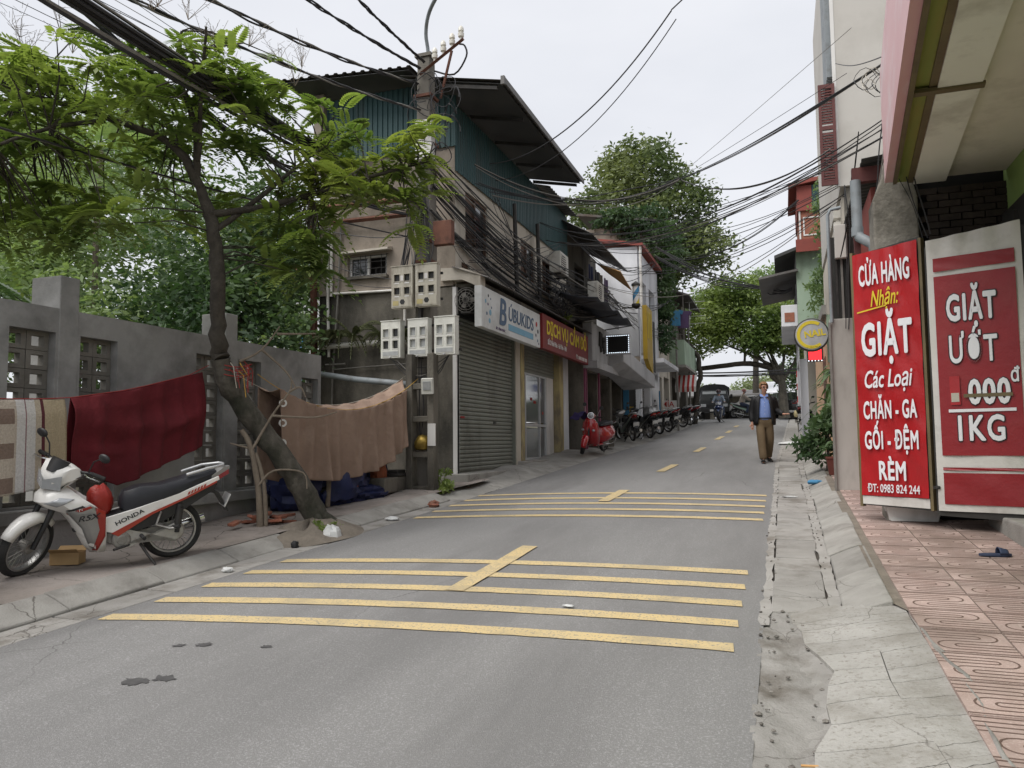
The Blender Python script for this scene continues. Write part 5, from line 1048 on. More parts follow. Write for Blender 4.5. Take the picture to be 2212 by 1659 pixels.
# --- house 4: overgrown house, house 5 with balcony and green panel
h4 = thing('overgrown_house', 'old house smothered in hanging creepers behind the white house', 'house', (-6, 34, G(34)))
mb = MB(); wallface(mb, 31.5, 36, 1.8, 10.6, [(32, 33.4, 1.9, 4.3), (34, 35.6, 2.0, 4.4), (32.2, 33.4, 5.6, 7.2), (34.2, 35.4, 5.6, 7.2)], lambda u, v, d: (-4.9-d, u, v), .25); wpart(mb, 'front_wall', 'plaster_pale', h4)
mb = MB(); wallface(mb, -8, -4.9, 4, 10.6, [], lambda u, v, d: (u, 31.48+d, v), .2); wpart(mb, 'side_wall', 'plaster_brown', h4); wpart(MB().bx(-7, -5.6, 31.8, 35.8, 1.8, 10), 'rooms', 'interior_dark', h4)
for a, b in ((32.2, 33.4), (34.2, 35.4)): window(h4, lambda u, v, d: (-5-d, u, v), a, b, 5.6, 7.2)
wpart(MB().loft([[(-8, 31.3, 11.2), (-4.6, 31.3, 10.6), (-4.6, 31.3, 10.7), (-8, 31.3, 11.3)], [(-8, 36, 11.2), (-4.6, 36, 10.6), (-4.6, 36, 10.7), (-8, 36, 11.3)]]), 'roof', 'roof_sheet', h4)
o = npquads('creeper', leafcloud([((-5.0, 31.4, 9.6), (1.3, .5, 1.3)), ((-4.6, 32.3, 8.2), (.45, 1.0, 1.6)), ((-4.5, 33, 10), (.6, 1.4, 1.0)), ((-5.6, 31.3, 10.8), (1.6, .6, .6)), ((-4.5, 31.9, 6.2), (.3, .6, 1.2))], 11000, .2, 81, .9), 'leaf_dark'); tag(o, 'dense dark creeper hanging down the overgrown house', 'creeper')
h5 = thing('balcony_house', 'cluttered house with pale green balcony panel near the top of the street', 'house', (-5.5, 38.5, G(38)))
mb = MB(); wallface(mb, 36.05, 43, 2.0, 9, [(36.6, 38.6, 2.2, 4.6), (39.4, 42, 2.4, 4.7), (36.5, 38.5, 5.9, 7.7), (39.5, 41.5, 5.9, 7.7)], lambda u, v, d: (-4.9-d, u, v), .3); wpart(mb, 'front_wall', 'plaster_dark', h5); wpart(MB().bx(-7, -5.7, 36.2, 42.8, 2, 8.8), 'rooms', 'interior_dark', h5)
wpart(MB().bx(-5.25, -4.2, 36.0, 36.06, 5.1, 6.25), 'green_panel', 'pale_green', h5); wpart(MB().bx(-4.26, -4.2, 36.06, 41, 5.1, 6.25), 'green_panel', 'pale_green', h5); wpart(MB().bx(-5.0, -4.15, 36.0, 41, 4.98, 5.09), 'balcony_slab', 'kerb_concrete', h5)
mb = MB()
for i in range(14): mb.cyl((-5.2+i*.075, 36.03, 6.25), (-5.2+i*.075, 36.03, 7.1), .012, n=5)
for z in (6.5, 6.8, 7.1): mb.cyl((-5.2, 36.03, z), (-4.2, 36.03, z), .015, n=5)
for x in (-5.2, -4.22): mb.cyl((x, 36.03, 6.2), (x, 36.03, 8.6), .025, n=6)
mb.cyl((-5.2, 36.03, 6.3), (-4.5, 36.03, 7.8), .02, n=5); wpart(mb, 'balcony_cage', 'cable_grey', h5)
wpart(MB().loft([[(-5.2, 35.8, 8.75), (-3.9, 35.8, 8.25), (-3.9, 35.8, 8.32), (-5.2, 35.8, 8.82)], [(-5.2, 41, 8.75), (-3.9, 41, 8.25), (-3.9, 41, 8.32), (-5.2, 41, 8.82)]]), 'roof', 'roof_sheet', h5)
def shirt(c, s_): 
    q = [(-.5, 0), (-.3, .08), (-.12, .1), (0, .04), (.12, .1), (.3, .08), (.5, 0), (.42, -.22), (.3, -.16), (.3, -.9), (-.3, -.9), (-.3, -.16), (-.42, -.22)]
    return MB().prism(q, lambda u, v: (c[0]+u*s_, c[1]-.02+.03*math.sin(u*9), c[2]+v*s_), lambda u, v: (c[0]+u*s_, c[1]+.04+.03*math.sin(u*9), c[2]+v*s_))
o = shirt((-4.55, 35.75, 7.55), .75).build('hanging_shirt', mat('shirt_sky', (.08, .27, .46), (.06, .21, .38), 6, .9)); tag(o, 'bright blue shirt hung out to dry above the green panel', 'shirt')
o = shirt((-4.2, 35.9, 7.5), .8).build('hanging_shirt', 'ink_purple'); tag(o, 'dark shirt hung beside the bright blue one', 'shirt')
# striped red and white awning, posters and small signs at street level
sa = thing('striped_awning', 'small red and white striped awning over a stall', 'awning', (-4.6, 38, 4.4))
for i in range(9):
    m = 'ink_red' if i % 2 else 'ink_white'
    wpart(MB().add([(-4.85+.11*i, 37.9, 4.75), (-4.74+.11*i, 37.9, 4.75), (-4.74+.11*i, 37.3, 4.15), (-4.85+.11*i, 37.3, 4.15)], [(0, 1, 2, 3)]), 'stripe', m, sa, solid=.01); wpart(MB().add([(-4.85+.11*i, 37.3, 4.15), (-4.74+.11*i, 37.3, 4.15), (-4.75+.11*i, 37.3, 3.9), (-4.84+.11*i, 37.3, 3.9)], [(0, 1, 2, 3)]), 'valance', m, sa, solid=.01)
def board(name, label, loc, sx, sz, m, txt=None, tm='ink_white', rz=0, ts=.3, cat='sign', th=.03):
    b = thing(name, label, cat, loc, rz); MB().bx(-sx/2, sx/2, -th/2, th/2, 0, sz).build('panel', m, b, bevel=.005)
    if txt: text(txt, ts, tm, b, frame((0, -th/2-.004, sz/2), (1, 0, 0), (0, 0, 1)), bold=.004)
    MB().bx(-.02, .02, th/2, th/2+.1, .05, sz-.05).build('bracket', 'dark_steel', b); return b
board('stall_sign', 'small sign reading mia beside the parked bikes', (-4.75, 34.0, 3.0), .95, .34, 'ink_white', 'MÍA', 'ink_red', ts=.32); board('poster', 'blue poster on the wall behind the parked bikes', (-4.95, 31.2, 2.6), .6, 1.0, 'paint_blue'); board('poster', 'blue poster next to the yellow strip by the shops', (-5.12, 26.45, 2.5), .2, .9, 'paint_blue'); board('poster', 'yellow strip notice beside the shop shutter', (-5.05, 26.9, 2.0), .2, .8, 'yellow_sign'); board('notice', 'pale yellow box sign hung under the canopy', (-4.5, 31.0, 4.35), .7, .4, 'yellow_wall')
# dark fronts, posts, and leaning black trunk with wires
dt = thing('dead_tree', 'black cable wrapped dead tree leaning by the balcony house', 'tree', (-4.35, 40.5, G(40))); mb = MB()
addlimb(mb, [(0, 0, 0), (.1, 0, 1.2), (.35, 0, 2.4), (.3, 0, 3.4), (-.2, 0, 4.2), (-.6, 0, 5.0)], .16, .1, seed=8, wob=.25); mb.build('stem', 'bark_dark', dt, 70)
for k, (x, y, z) in enumerate(((-4.25, 33.5, 6.4), (-4.3, 38.6, 7.5))):
    o = MB().tube([(0, 0, 0), (0, 0, z-G(y))], .045, 8).build('street_post', 'cable_grey'); o.location = (x, y, G(y)); tag(o, ('thin grey steel post among the parked motorbikes', 'thin grey post below the green balcony panel')[k], 'post')
ant = thing('aerial', 'roof aerial with horizontal rods on the balcony house', 'aerial', (-4.1, 37.5, 6.9)); MB().cyl((0, 0, 0), (0, 0, 1.6), .02, n=5).build('mast', 'alu', ant)
for i in range(4): MB().cyl((-.2, 0, .3+.35*i), (.75, 0, .3+.35*i), .012, n=5).build('rod', 'alu', ant)
# --- low white-roofed building across the crossing
fb = thing('market_hall', 'low building with pale roof across the crossing', 'building', (1, 64, 2.8))
mb = MB(); wallface(mb, -14, 12, 2.6, 5.0, [(-13+4.2*i, -9.6+4.2*i, 2.7, 4.5) for i in range(6)], lambda u, v, d: (u, 62+d, v), .4); wpart(mb, 'front_wall', 'plaster_dark', fb); wpart(MB().bx(-14, 12, 63, 63.2, 2.6, 5), 'back_room', 'interior_dark', fb)
wpart(MB().loft([[(x, 60.6, 5.0), (x, 60.6, 5.12), (x, 66, 6.3), (x, 66, 6.1)] for x in (-1.2, 12)]), 'roof', 'white_wall', fb); wpart(MB().loft([[(x, 60.6, 4.9), (x, 60.6, 5.02), (x, 66, 5.7), (x, 66, 5.5)] for x in (-14, -1.25)]), 'roof', 'roof_sheet', fb)
lb_ = MB().sph((0, 0, 0), .09, 8, 6)
for i, (x, z) in enumerate(((-4.6, 4.15), (-2.1, 4.1), (.9, 4.0))):
    o = MB().sph((0, 0, 0), .07, 8, 6).cyl((0, 0, .06), (0, 0, .6), .008, n=4, m=1).build('hanging_bulb', ['lamp_glow', 'cable']); o.location = (x, 60.5, z); tag(o, ('glowing bulb hanging left of the truck cab', 'glowing bulb hanging above the standing man', 'glowing bulb hanging right of the walking man')[i], 'bulb')
# far left glimpses of houses behind the garden
gh = thing('garden_house', 'pale house with blue shutters glimpsed through the garden trees', 'house', (-17, 27, 1.4)); mb = MB(); wallface(mb, -21, -12, 1, 8.2, [(-19.5, -18, 3, 4.6), (-16, -14.5, 3, 4.6), (-14, -12.8, 5.6, 7), (-19.5, -18, 5.6, 7)], lambda u, v, d: (u, 27+d, v), .2); wpart(mb, 'wall', 'white_wall', gh)
for a, b, c, d in ((-19.5, -18, 3, 4.6), (-16, -14.5, 3, 4.6), (-14, -12.8, 5.6, 7), (-19.5, -18, 5.6, 7)): window(gh, lambda u, v, dd: (u, 27+dd, v), a, b, c, d, 'paint_blue')
wpart(MB().loft([[(x, 26.5, 8.2), (x, 30, 9.8), (x, 33, 8.2)] for x in (-21.5, -11.6)]), 'roof', 'roof_red', gh)
# ---------------------------------------------------------------- right side: shop building with canopy
mat('beige_panel', (.66, .61, .53), (.70, .65, .57), 2, .8, grime=(.40, .36, .30), gscale=1.2, glo=.55, ghi=.8); mat('white_soffit', (.76, .74, .68), (.80, .78, .72), 2, .8, grime=(.5, .47, .42), gscale=1.1)
mat('lime_wall', (.27, .40, .12), (.31, .44, .15), 2, .8, grime=(.22, .28, .11), gscale=1.5, glo=.55, ghi=.8); mat('lime_strip', (.22, .27, .065), (.28, .25, .07), 3, .8, stretch=(3, .3, 1)); mat('pink_sign', (.62, .34, .35), (.68, .42, .42), 1.5, .45, grime=(.70, .60, .60), gscale=1.6, glo=.5, ghi=.7, stretch=(1, .3, 1))
mat('old_concrete', (.21, .195, .165), (.29, .27, .235), 2.5, .92, bump=.6, bscale=18, grime=(.085, .078, .064), gscale=1.8, glo=.45, ghi=.65); mat('wall_brick', (.03, .023, .02), (.05, .038, .032), 12, .92, bump=.4, bscale=60, rand=.25); mat('tower_grey', (.47, .45, .415), (.50, .48, .445), 1.0, .8, grime=(.42, .40, .365), gscale=.6)
mat('banner_red', (.40, .014, .018), (.35, .013, .016), 2, .32, bump=.4, bscale=6, coat=.15, grime=(.30, .02, .022), gscale=1.2, glo=.5, ghi=.8); mat('banner_dull', (.27, .015, .02), (.23, .014, .018), 2, .38, bump=.4, bscale=6, grime=(.26, .03, .03), gscale=1.5); mat('banner_white', (.62, .60, .57), (.56, .54, .51), 3, .5, bump=.2, bscale=9, grime=(.42, .40, .37), gscale=2)
mat('banner_text', (.72, .72, .75), None, rough=.5); mat('black_frame', (.025, .024, .022), (.04, .038, .034), 5, .6); mat('brass_edge', (.16, .125, .06), (.11, .085, .045), 4, .6); mat('peach', (.52, .33, .20), (.56, .38, .25), 2, .85, grime=(.42, .34, .27), gscale=1.4)
th4 = R(-4.2)                      # the shop front turns 4 degrees off the street
RS = thing('canopy_shop', 'shop front with beige canopy and lime green wall on the right', 'shop', (2, 7, .5))
def Q(s_, y, z): return (s_+1.24+(y-9.17)*.0734, y, z)          # s_: offset from the sign plane
def qbox(s0, s1, y0, y1, z0, z1):
    v = [Q(s_, y, z) for z in (z0, z1) for s_, y in ((s0, y0), (s1, y0), (s1, y1), (s0, y1))]
    return MB().add(v, [(3, 2, 1, 0), (4, 5, 6, 7), (0, 1, 5, 4), (1, 2, 6, 5), (2, 3, 7, 6), (3, 0, 4, 7)])
wpart(qbox(-.1, -.02, 1.5, 9.17, 4.40, 5.6), 'fascia_sign', 'pink_sign', RS); wpart(qbox(-.02, .02, 1.5, 9.16, 4.37, 5.58), 'fascia_edge', 'brass_edge', RS)
for k, (y0, y1) in enumerate(((1.6, 4.4), (4.43, 6.85), (6.88, 9.4))):
    wpart(qbox(.02, .14, y0, y1, 4.46, 4.6), 'soffit_strip', 'lime_strip', RS); wpart(qbox(.14, .2, y0, y1, 4.44, 4.6), 'soffit_strip', 'brass_edge', RS); wpart(qbox(.2, .52, y0, y1, 4.42, 4.6), 'soffit_panel', 'white_soffit', RS)
for y in (4.4, 6.85): wpart(qbox(.0, .54, y-.02, y+.06, 4.40, 4.43), 'soffit_batten', 'brass_edge', RS)
wpart(qbox(.52, 1.5, 1.6, 9.5, 4.5, 4.65), 'soffit_slab', 'beige_panel', RS); wpart(qbox(-.02, 2.2, 1.6, 9.5, 5.55, 5.7), 'canopy_top', 'beige_panel', RS)
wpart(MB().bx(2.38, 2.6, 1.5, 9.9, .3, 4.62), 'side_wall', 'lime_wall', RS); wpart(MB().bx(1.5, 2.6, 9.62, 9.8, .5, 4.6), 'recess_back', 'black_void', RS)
bm_ = MB().bx(-.105, .105, -.05, .05, -.034, .034).mesh('wall_brick', 'wall_brick')
for j in range(13):
    for i in range(5):
        o = link('wall_brick', bm_, RS); o.location = (1.6+.225*i+.11*(j % 2)-2, 9.57+rnd.uniform(-.006, .006)-7, 3.42+.078*j-.5)
wpart(MB().bx(1.98, 3.2, 5.2, 9.3, .35, .82), 'door_step', 'kerb_concrete', RS, bevel=.02)
wpart(MB().tube([(1.95, 6.8, 4.5), (1.97, 6.85, 4.3), (1.99, 6.95, 4.0), (2.0, 7.0, 3.85)], .012, 5), 'loose_wire', 'cable', RS); wpart(crumple('x', (2.05, 5.6, 4.46), (.12, .2, .07), 'rust_steel', 5, 12).data and MB().box((2.06, 5.55, 4.47), (.16, .34, .06), (.1, .2, .5)), 'rusty_bracket', 'rust_steel', RS)
for o in [x for x in sc.objects if x.name.startswith('x') and len(x.name) < 6]: bpy.data.objects.remove(o)
# old concrete column
oc = thing('concrete_column', 'blotchy old concrete column rising behind the red banner', 'column', (1.27, 9.6, G(9.6)))
mb = MB(); mb.loft([[(1.04, 9.45, z), (1.5, 9.45, z), (1.5, 9.9, z), (1.04, 9.9, z)] for z in (.6, 3.9, 4.3)]+[[(1.14, 9.48, 4.55), (1.45, 9.48, 4.55), (1.45, 9.9, 4.55), (1.14, 9.9, 4.55)], [(1.2, 9.5, 4.8), (1.42, 9.5, 4.8), (1.42, 9.9, 4.8), (1.2, 9.9, 4.8)]]); wpart(mb, 'shaft', 'old_concrete', oc, bevel=.02)
dpp = thing('downpipe', 'grey plastic downpipe with an offset bend beside the concrete column', 'pipe', (.95, 10, 3))
wpart(MB().tube([(.93, 10.1, 4.75), (.93, 10.1, 4.12), (.95, 10.08, 4.04), (1.08, 9.98, 3.92), (1.1, 9.96, 3.84), (1.1, 9.96, 1.0)], .062, 12), 'pipe', 'grey_pvc', dpp, 50)
for z in (4.12, 3.84): wpart(MB().cyl((.93 if z > 4 else 1.1, 10.1 if z > 4 else 9.96, z-.06), (.93 if z > 4 else 1.1, 10.1 if z > 4 else 9.96, z+.05), .07, n=12), 'collar', 'grey_pvc', dpp, 50)
an = thing('annex', 'low annex with dark corrugated roof behind the concrete column', 'building', (1.5, 11.5, .7))
sheets(an, 'roof_sheet', 'roof_under', lambda u, v, q: (v, u, 4.95+(v-1.0)*.1+q), 9.9, 14.0, 1.0, 2.4, 1.0, pitch=.15, h=.03); wpart(MB().bx(.90, .97, 10.2, 10.3, 3.3, 4.85).bx(.9, 1.3, 10.15, 10.25, 4.75, 4.93), 'gutter_board', 'louvre_red', an); wpart(MB().bx(1.15, 1.3, 10.6, 14.5, .7, 4.8), 'wall', 'roof_red', an, label='reddish boarded annex wall')
# ---------------------------------------------------------------- folding banner doors
def Bn(o0, o1): 
    u = (Vector(o1)-Vector(o0)); u.z = 0; return u.normalized()
def pix(b, x, y): return b
A0, A1 = Vector((.80, 9.45, 0)), Vector((1.42, 8.98, 0)); B0, B1 = Vector((1.47, 8.92, 0)), Vector((2.25, 8.62, 0))
def banner(name, label, p0, p1, zb, zt0, zt1, cat='banner'):
    t = thing(name, label, cat, (p0.x, p0.y, G(p0.y))); return t
bn1 = banner('banner', 'bright red laundry banner with white lettering on a hinged door', A0, A1, 0, 0, 0)
ua = (A1-A0); La = ua.length; ua.normalize(); na = Vector((ua.y, -ua.x, 0))
def pa(s_, z, d=0): q = A0+ua*s_+na*d; return (q.x, q.y, z)
ZB, ZT = .93, 3.69
wpart(MB().prism([(0, ZB-.06), (La, ZB-.08), (La, ZT+.04), (0, ZT-.02)], lambda u, v: pa(u, v, 0), lambda u, v: pa(u, v, -.05)), 'door_panel', 'black_frame', bn1)
def ripple(u, v): return .02+.006*math.sin(u*11+v*3)+.004*math.sin(v*9-u*6)+.003*math.sin(v*17+u*19)+.012*math.exp(-((v-ZT+.15)/.12)**2)*math.sin(u*26)
wpart(MB().grid(lambda u, v: pa(.012+(La-.03)*u, ZB+.045+(ZT-ZB-.06+.02*u)*v, ripple(u, ZB+(ZT-ZB)*v)), 24, 60), 'banner_cloth', 'banner_red', bn1, 60)
wpart(MB().bx(0, 0, 0, 0, 0, 0) if False else MB().prism([(.01, ZB-.05), (La-.02, ZB-.06), (La-.02, ZB+.04), (.01, ZB+.04)], lambda u, v: pa(u, v, .004), lambda u, v: pa(u, v, .008)), 'lower_hem', 'banner_white', bn1)
for s_ in (-.018, La-.012): wpart(MB().prism([(s_, ZB-.08), (s_+.03, ZB-.08), (s_+.03, ZT+.02), (s_, ZT+.02)], lambda u, v: pa(u, v, .012), lambda u, v: pa(u, v, -.052)), 'door_edge', 'brass_edge', bn1)
def ta(b, z, size, wd, m='banner_text', **k):
    q = text(b, size, m, bn1, frame((0, 0, 0), (1, 0, 0), (0, 1, 0)), ext=.001, **k); xs_ = [v.co.x for v in q.data.vertices]; w0 = max(xs_)-min(xs_); cx_ = (max(xs_)+min(xs_))/2
    q.data.transform(Matrix.Diagonal((wd/w0, 1, 1, 1)) @ Matrix.Translation((-cx_, 0, 0))); p = pa(La/2, z, .044); q.data.transform(frame(p, ua, (0, 0, 1))); q.matrix_parent_inverse = Matrix.Translation(-Vector(bn1.location)); return q
ta('CỬA HÀNG', 3.40, .32, .58, fat=.03, space=1.08); q = ta('Nhận:', 3.13, .25, .32, 'ink_yellow', shear=.3, fat=.012); wpart(MB().prism([(.06, 3.0), (.40, 3.04), (.40, 3.055), (.06, 3.015)], lambda u, v: pa(u, v, .038), lambda u, v: pa(u, v, .041)), 'underline', 'ink_yellow', bn1)
ta('GIẶT', 2.67, .50, .58, fat=.035, space=1.1); ta('Các Loại', 2.24, .27, .54, shear=.25, fat=.016); ta('CHĂN - GA', 1.90, .27, .60, fat=.028, space=1.08); ta('GỐI - ĐỆM', 1.57, .27, .60, fat=.028, space=1.08); ta('RÈM', 1.24, .28, .30, fat=.03, space=1.08); ta('ĐT: 0983 824 244', 1.055, .125, .58, fat=.012)
bn2 = banner('banner', 'dull red and white laundry price banner nearest the right edge', B0, B1, 0, 0, 0)
ub = (B1-B0); Lb = ub.length; ub.normalize(); nb = Vector((ub.y, -ub.x, 0))
def pb(s_, z, d=0): q = B0+ub*s_+nb*d; return (q.x, q.y, z)
ZB2, ZT2 = .86, 3.65; tp_ = lambda s_: ZT2+.07*s_
wpart(MB().prism([(-.02, ZB2-.05), (Lb+.05, ZB2-.08), (Lb+.05, ZT2+.02), (-.02, ZT2-.06)], lambda u, v: pb(u, v, 0), lambda u, v: pb(u, v, -.05)), 'door_panel', 'black_frame', bn2)
wpart(MB().grid(lambda u, v: pb(Lb*u, ZB2+(tp_(u)-ZB2)*v, .018+.004*math.sin(u*9+v*11)+.012*math.exp(-((1-v)/.06)**2)*math.sin(u*21+1)), 26, 60), 'banner_cloth', 'banner_white', bn2, 60)
def redpatch(a, b, c, d): wpart(MB().grid(lambda u, v: pb(a+(b-a)*u, c+(d-c)*v, .030+.003*math.sin(u*8+v*6)), 10, 24), 'red_field', 'banner_dull', bn2, 60)
redpatch(.06, Lb-.06, 1.42, 3.26); redpatch(.06, Lb-.06, 3.31, 3.45); redpatch(.06, Lb-.06, 1.27, 1.30); redpatch(.06, Lb-.06, .93, 1.245)
def tb(b, z, size, wd, x=.5, m='banner_text', d=.034, **k):
    q = text(b, size, m, bn2, frame((0, 0, 0), (1, 0, 0), (0, 1, 0)), ext=.001, **k); xs_ = [v.co.x for v in q.data.vertices]; w0 = max(xs_)-min(xs_); cx_ = (max(xs_)+min(xs_))/2
    q.data.transform(Matrix.Diagonal((wd/w0, 1, 1, 1)) @ Matrix.Translation((-cx_, 0, 0))); q.data.transform(frame(pb(Lb*x, z, d), ub, (0, 0, 1))); q.matrix_parent_inverse = Matrix.Translation(-Vector(bn2.location)); return q
for b, z, sz, wd, x, bo in (('GIẶT', 2.90, .37, .44, .46, .035), ('ƯỚT', 2.47, .37, .42, .46, .018), ('000', 2.04, .34, .36, .60, .035), ('1KG', 1.68, .35, .40, .5, .025), ('đ', 2.20, .2, .075, .87, .02)):
    tb(b, z, sz, wd*1.05, x, 'ink_black', .038, fat=bo+.03, space=1.12); tb(b, z, sz, wd, x, 'banner_text', .043, fat=bo, space=1.12)
def strip2(a, b, c, d, m, nm, off=.042): wpart(MB().prism([(a, c), (b, c), (b, d), (a, d)], lambda u, v: pb(u, v, off), lambda u, v: pb(u, v, off+.002)), nm, m, bn2)
strip2(.14, .72, 1.855, 1.885, 'banner_text', 'underline'); strip2(.16, .25, 1.93, 2.22, 'banner_red', 'pasted_patch'); strip2(.17, .24, 1.96, 2.05, 'rope_pale', 'torn_paper', .046); strip2(.28, .70, 2.0, 2.035, 'brass_edge', 'tape_strip', .049)
dm_ = MB().cyl(pb(-.0, 1.1, .0), pb(-.0, 1.1, .05), .015, n=8); wpart(dm_.bx(*[c for p in ((pb(-.02, 1.06)[0]-.03, pb(-.02, 1.06)[0]+.03), (pb(-.02, 1.06)[1]-.05, pb(-.02, 1.06)[1]-.02), (1.08, 1.11)) for c in p]), 'latch', 'dark_steel', bn2)
jb = thing('door_jamb', 'black steel jamb at the right edge behind the price banner', 'door frame', (2.35, 8.7, G(8.7))); wpart(MB().bx(2.31, 2.375, 8.55, 9.5, .6, 4.0).bx(2.27, 2.31, 8.9, 9.5, .6, 3.9), 'jamb', 'black_frame', jb)
tr = thing('trough', 'long white plastic planter trough under the banners', 'planter', (1.30, 9.50, G(9.5)+.13), .02)
mb = MB(); mb.loft([[(-.24, -.1, 0), (.24, -.1, 0), (.24, .1, 0), (-.24, .1, 0)], [(-.28, -.13, .19), (.28, -.13, .19), (.28, .13, .19), (-.28, .13, .19)]]); mb.build('body', 'white_paint', tr, bevel=.01); MB().bx(-.30, .30, -.15, .15, .19, .215).build('rim', 'white_paint', tr, bevel=.006); MB().bx(-.23, .23, -.115, -.10, .0, .02).build('foot', 'white_paint', tr)
# slippers on the tiles
mat('slipper_blue', (.025, .035, .07), (.04, .055, .10), 20, .7)
def slipper(loc, rz, label, wz=0):
    s_ = thing('slipper', label, 'slipper', loc, rz); mb = MB(); n = 18
    out_ = [(.13*math.cos(a), .045*math.sin(a)*(1+.18*math.cos(a))) for a in np.linspace(0, 2*pi, n, endpoint=False)]
    mb.prism(out_, lambda u, v: (u, v, 0), lambda u, v: (u, v, .022)); mb.build('sole', 'slipper_blue', s_, bevel=.004)
    mb = MB(); mb.grid(lambda u, v: (.02+.07*v, .05*math.cos(pi*u)*(1-.1*v), .02+.055*math.sin(pi*u)*(1-.35*v)), 10, 4); mb.build('strap', 'slipper_blue', s_, 60, solid=.006); return s_
slipper((1.66, 7.62, G(7.62)+.135), .15, 'dark blue slipper lying alone on the pink tiles'); slipper((2.2, 7.85, .825), .1, 'dark slipper on the concrete step at the right edge')
# ---------------------------------------------------------------- wall pier, tower, houses up the right side
gp = thing('gate_pier', 'pale grey gate pier with iron bars beside the red banner', 'pier', (.85, 12.2, G(12)))
wpart(MB().bx(.69, 1.2, 12.15, 12.55, .6, 3.36), 'pier', mat('pier_grey', (.36, .345, .315), (.42, .405, .375), 2, .85, grime=(.25, .24, .215), gscale=1.2, stretch=(1, 1, .4)), gp, bevel=.012); wpart(MB().bx(.67, .70, 12.1, 12.16, .6, 3.3), 'edge_strip', 'cable_grey', gp)
for i in range(5): wpart(MB().bx(.80+.075*i, .83+.075*i, 12.2, 12.23, 3.36, 4.3), 'iron_bar', 'cable_grey' if i % 2 else 'dark_steel', gp)
wpart(MB().bx(.72, 1.2, 12.25, 12.35, 3.36, 4.6), 'dark_panel', 'black_frame', gp); wpart(MB().bx(.80, .97, 12.1, 12.2, 4.25, 4.75), 'switch_box', 'tower_grey', gp, bevel=.01)
wpart(MB().tube([(.72, 12.1, 3.3), (.72, 12.1, 4.9), (.76, 12.1, 4.98), (.9, 12.1, 5.0)], .025, 8), 'conduit', 'grey_pvc', gp, 60)
tw = thing('tower_house', 'tall plain grey house wall with opened louvred shutter on the right', 'house', (2.2, 16, G(15)))
wpart(MB().bx(1.12, 4.5, 14.8, 22, 6.15, 12.5), 'upper_wall', 'tower_grey', tw); wpart(MB().bx(1.2, 4.5, 14.9, 22, .8, 6.14), 'lower_wall', 'old_concrete', tw); wpart(MB().bx(1.06, 1.12, 14.79, 14.86, 6.15, 12.5), 'corner_trim', 'white_paint', tw)
for i in range(9): wpart(MB().bx(.98, 1.12, 15.0+.12*i, 15.09+.12*i, 8.3, 12.4), 'side_fin', 'grey_pvc', tw)
sh_ = MB()
for q in ((.80, .85, 6.17, 8.05), (1.03, 1.08, 6.17, 8.05), (.85, 1.03, 6.17, 6.25), (.85, 1.03, 7.97, 8.05), (.85, 1.03, 7.2, 7.27)): sh_.bx(q[0], q[1], 14.72, 14.77, q[2], q[3])
wpart(sh_, 'shutter_frame', 'louvre_red', tw)
z = 6.28
while z < 7.94:
    if not 7.16 < z < 7.28: wpart(MB().box((.94, 14.745, z), (.18, .06, .012), (.95, 0, 0)), 'louvre', 'louvre_red', tw)
    z += .05
wpart(MB().bx(1.14, 1.2, 15.0, 22, 1.0, 6.0), 'side_plaster', 'plaster_pale', tw)
for i in range(8): wpart(MB().bx(1.02, 1.16, 15.4, 15.6, 4.2+.22*i, 4.34+.22*i), 'bracket_block', 'white_soffit', tw)
pw = thing('peach_house', 'peach painted house front behind the potted plants', 'house', (1.6, 19.5, G(19))); wpart(MB().bx(.92, 3, 17.3, 23.5, 1.0, 4.2), 'wall', 'peach', pw); wpart(MB().bx(.84, .92, 17.2, 23.5, 4.2, 4.4), 'canopy', 'kerb_concrete', pw); wpart(MB().bx(.905, .92, 18.0, 19.1, 1.3, 3.4), 'door', 'brown_wood', pw); wpart(MB().bx(.92, 3, 17.25, 17.3, 3.2, 4.2), 'upper_band', 'pale_green', pw)
ns = thing('round_sign', 'round white nail salon sign with yellow C and NAIL lettering', 'sign', (.61, 17, 3.75), 0)
MB().lathe([(.33, 0), (.345, .01), (.345, .11), (.33, .12)], (0, .06, 0), (0, -1, 0), 40).build('rim', 'black_frame', ns, 40); MB().lathe([(.315, 0), (.31, .006)], (0, -.062, 0), (0, -1, 0), 40).build('face', 'fascia_grey', ns)
mb = MB(); n = 30; vs = []
for i in range(n+1): a = R(55)+(R(310)-R(55))*i/n; vs += [(.29*math.cos(a), -.075, .29*math.sin(a)), (.225*math.cos(a), -.075, .225*math.sin(a))]
mb.add(vs, [(2*i, 2*i+1, 2*i+3, 2*i+2) for i in range(n)]); mb.build('letter_arc', 'ink_yellow', ns, solid=.004); text('NAIL', .19, 'ink_yellow', ns, frame((.06, -.075, .02), (1, 0, .12), (0, 0, 1)), bold=.006); text('47 VĨNH PHÚC', .04, 'ink_black', ns, frame((.03, -.075, -.26), (1, 0, .05), (0, 0, 1)))
MB().cyl((.34, 0, 0), (.6, 0, 0), .03, n=8).build('arm', 'black_frame', ns)
rl = thing('red_light_sign', 'small glowing red sign below the round nail sign', 'sign', (.74, 19, 3.55)); MB().bx(-.17, .17, -.05, .05, -.17, .17).build('case', 'black_frame', rl); MB().bx(-.14, .14, -.055, -.051, -.13, .13).build('lit_face', 'led_red', rl)
for i in range(5):
    for z in (-.15, .15): MB().bx(-.15+.07*i, -.13+.07*i, -.056, -.052, z-.01, z+.01).build('light_dot', 'led_white', rl); MB().cyl((0, 0, .17), (0, 0, .5), .015, n=6).build('hanger', 'dark_steel', rl)
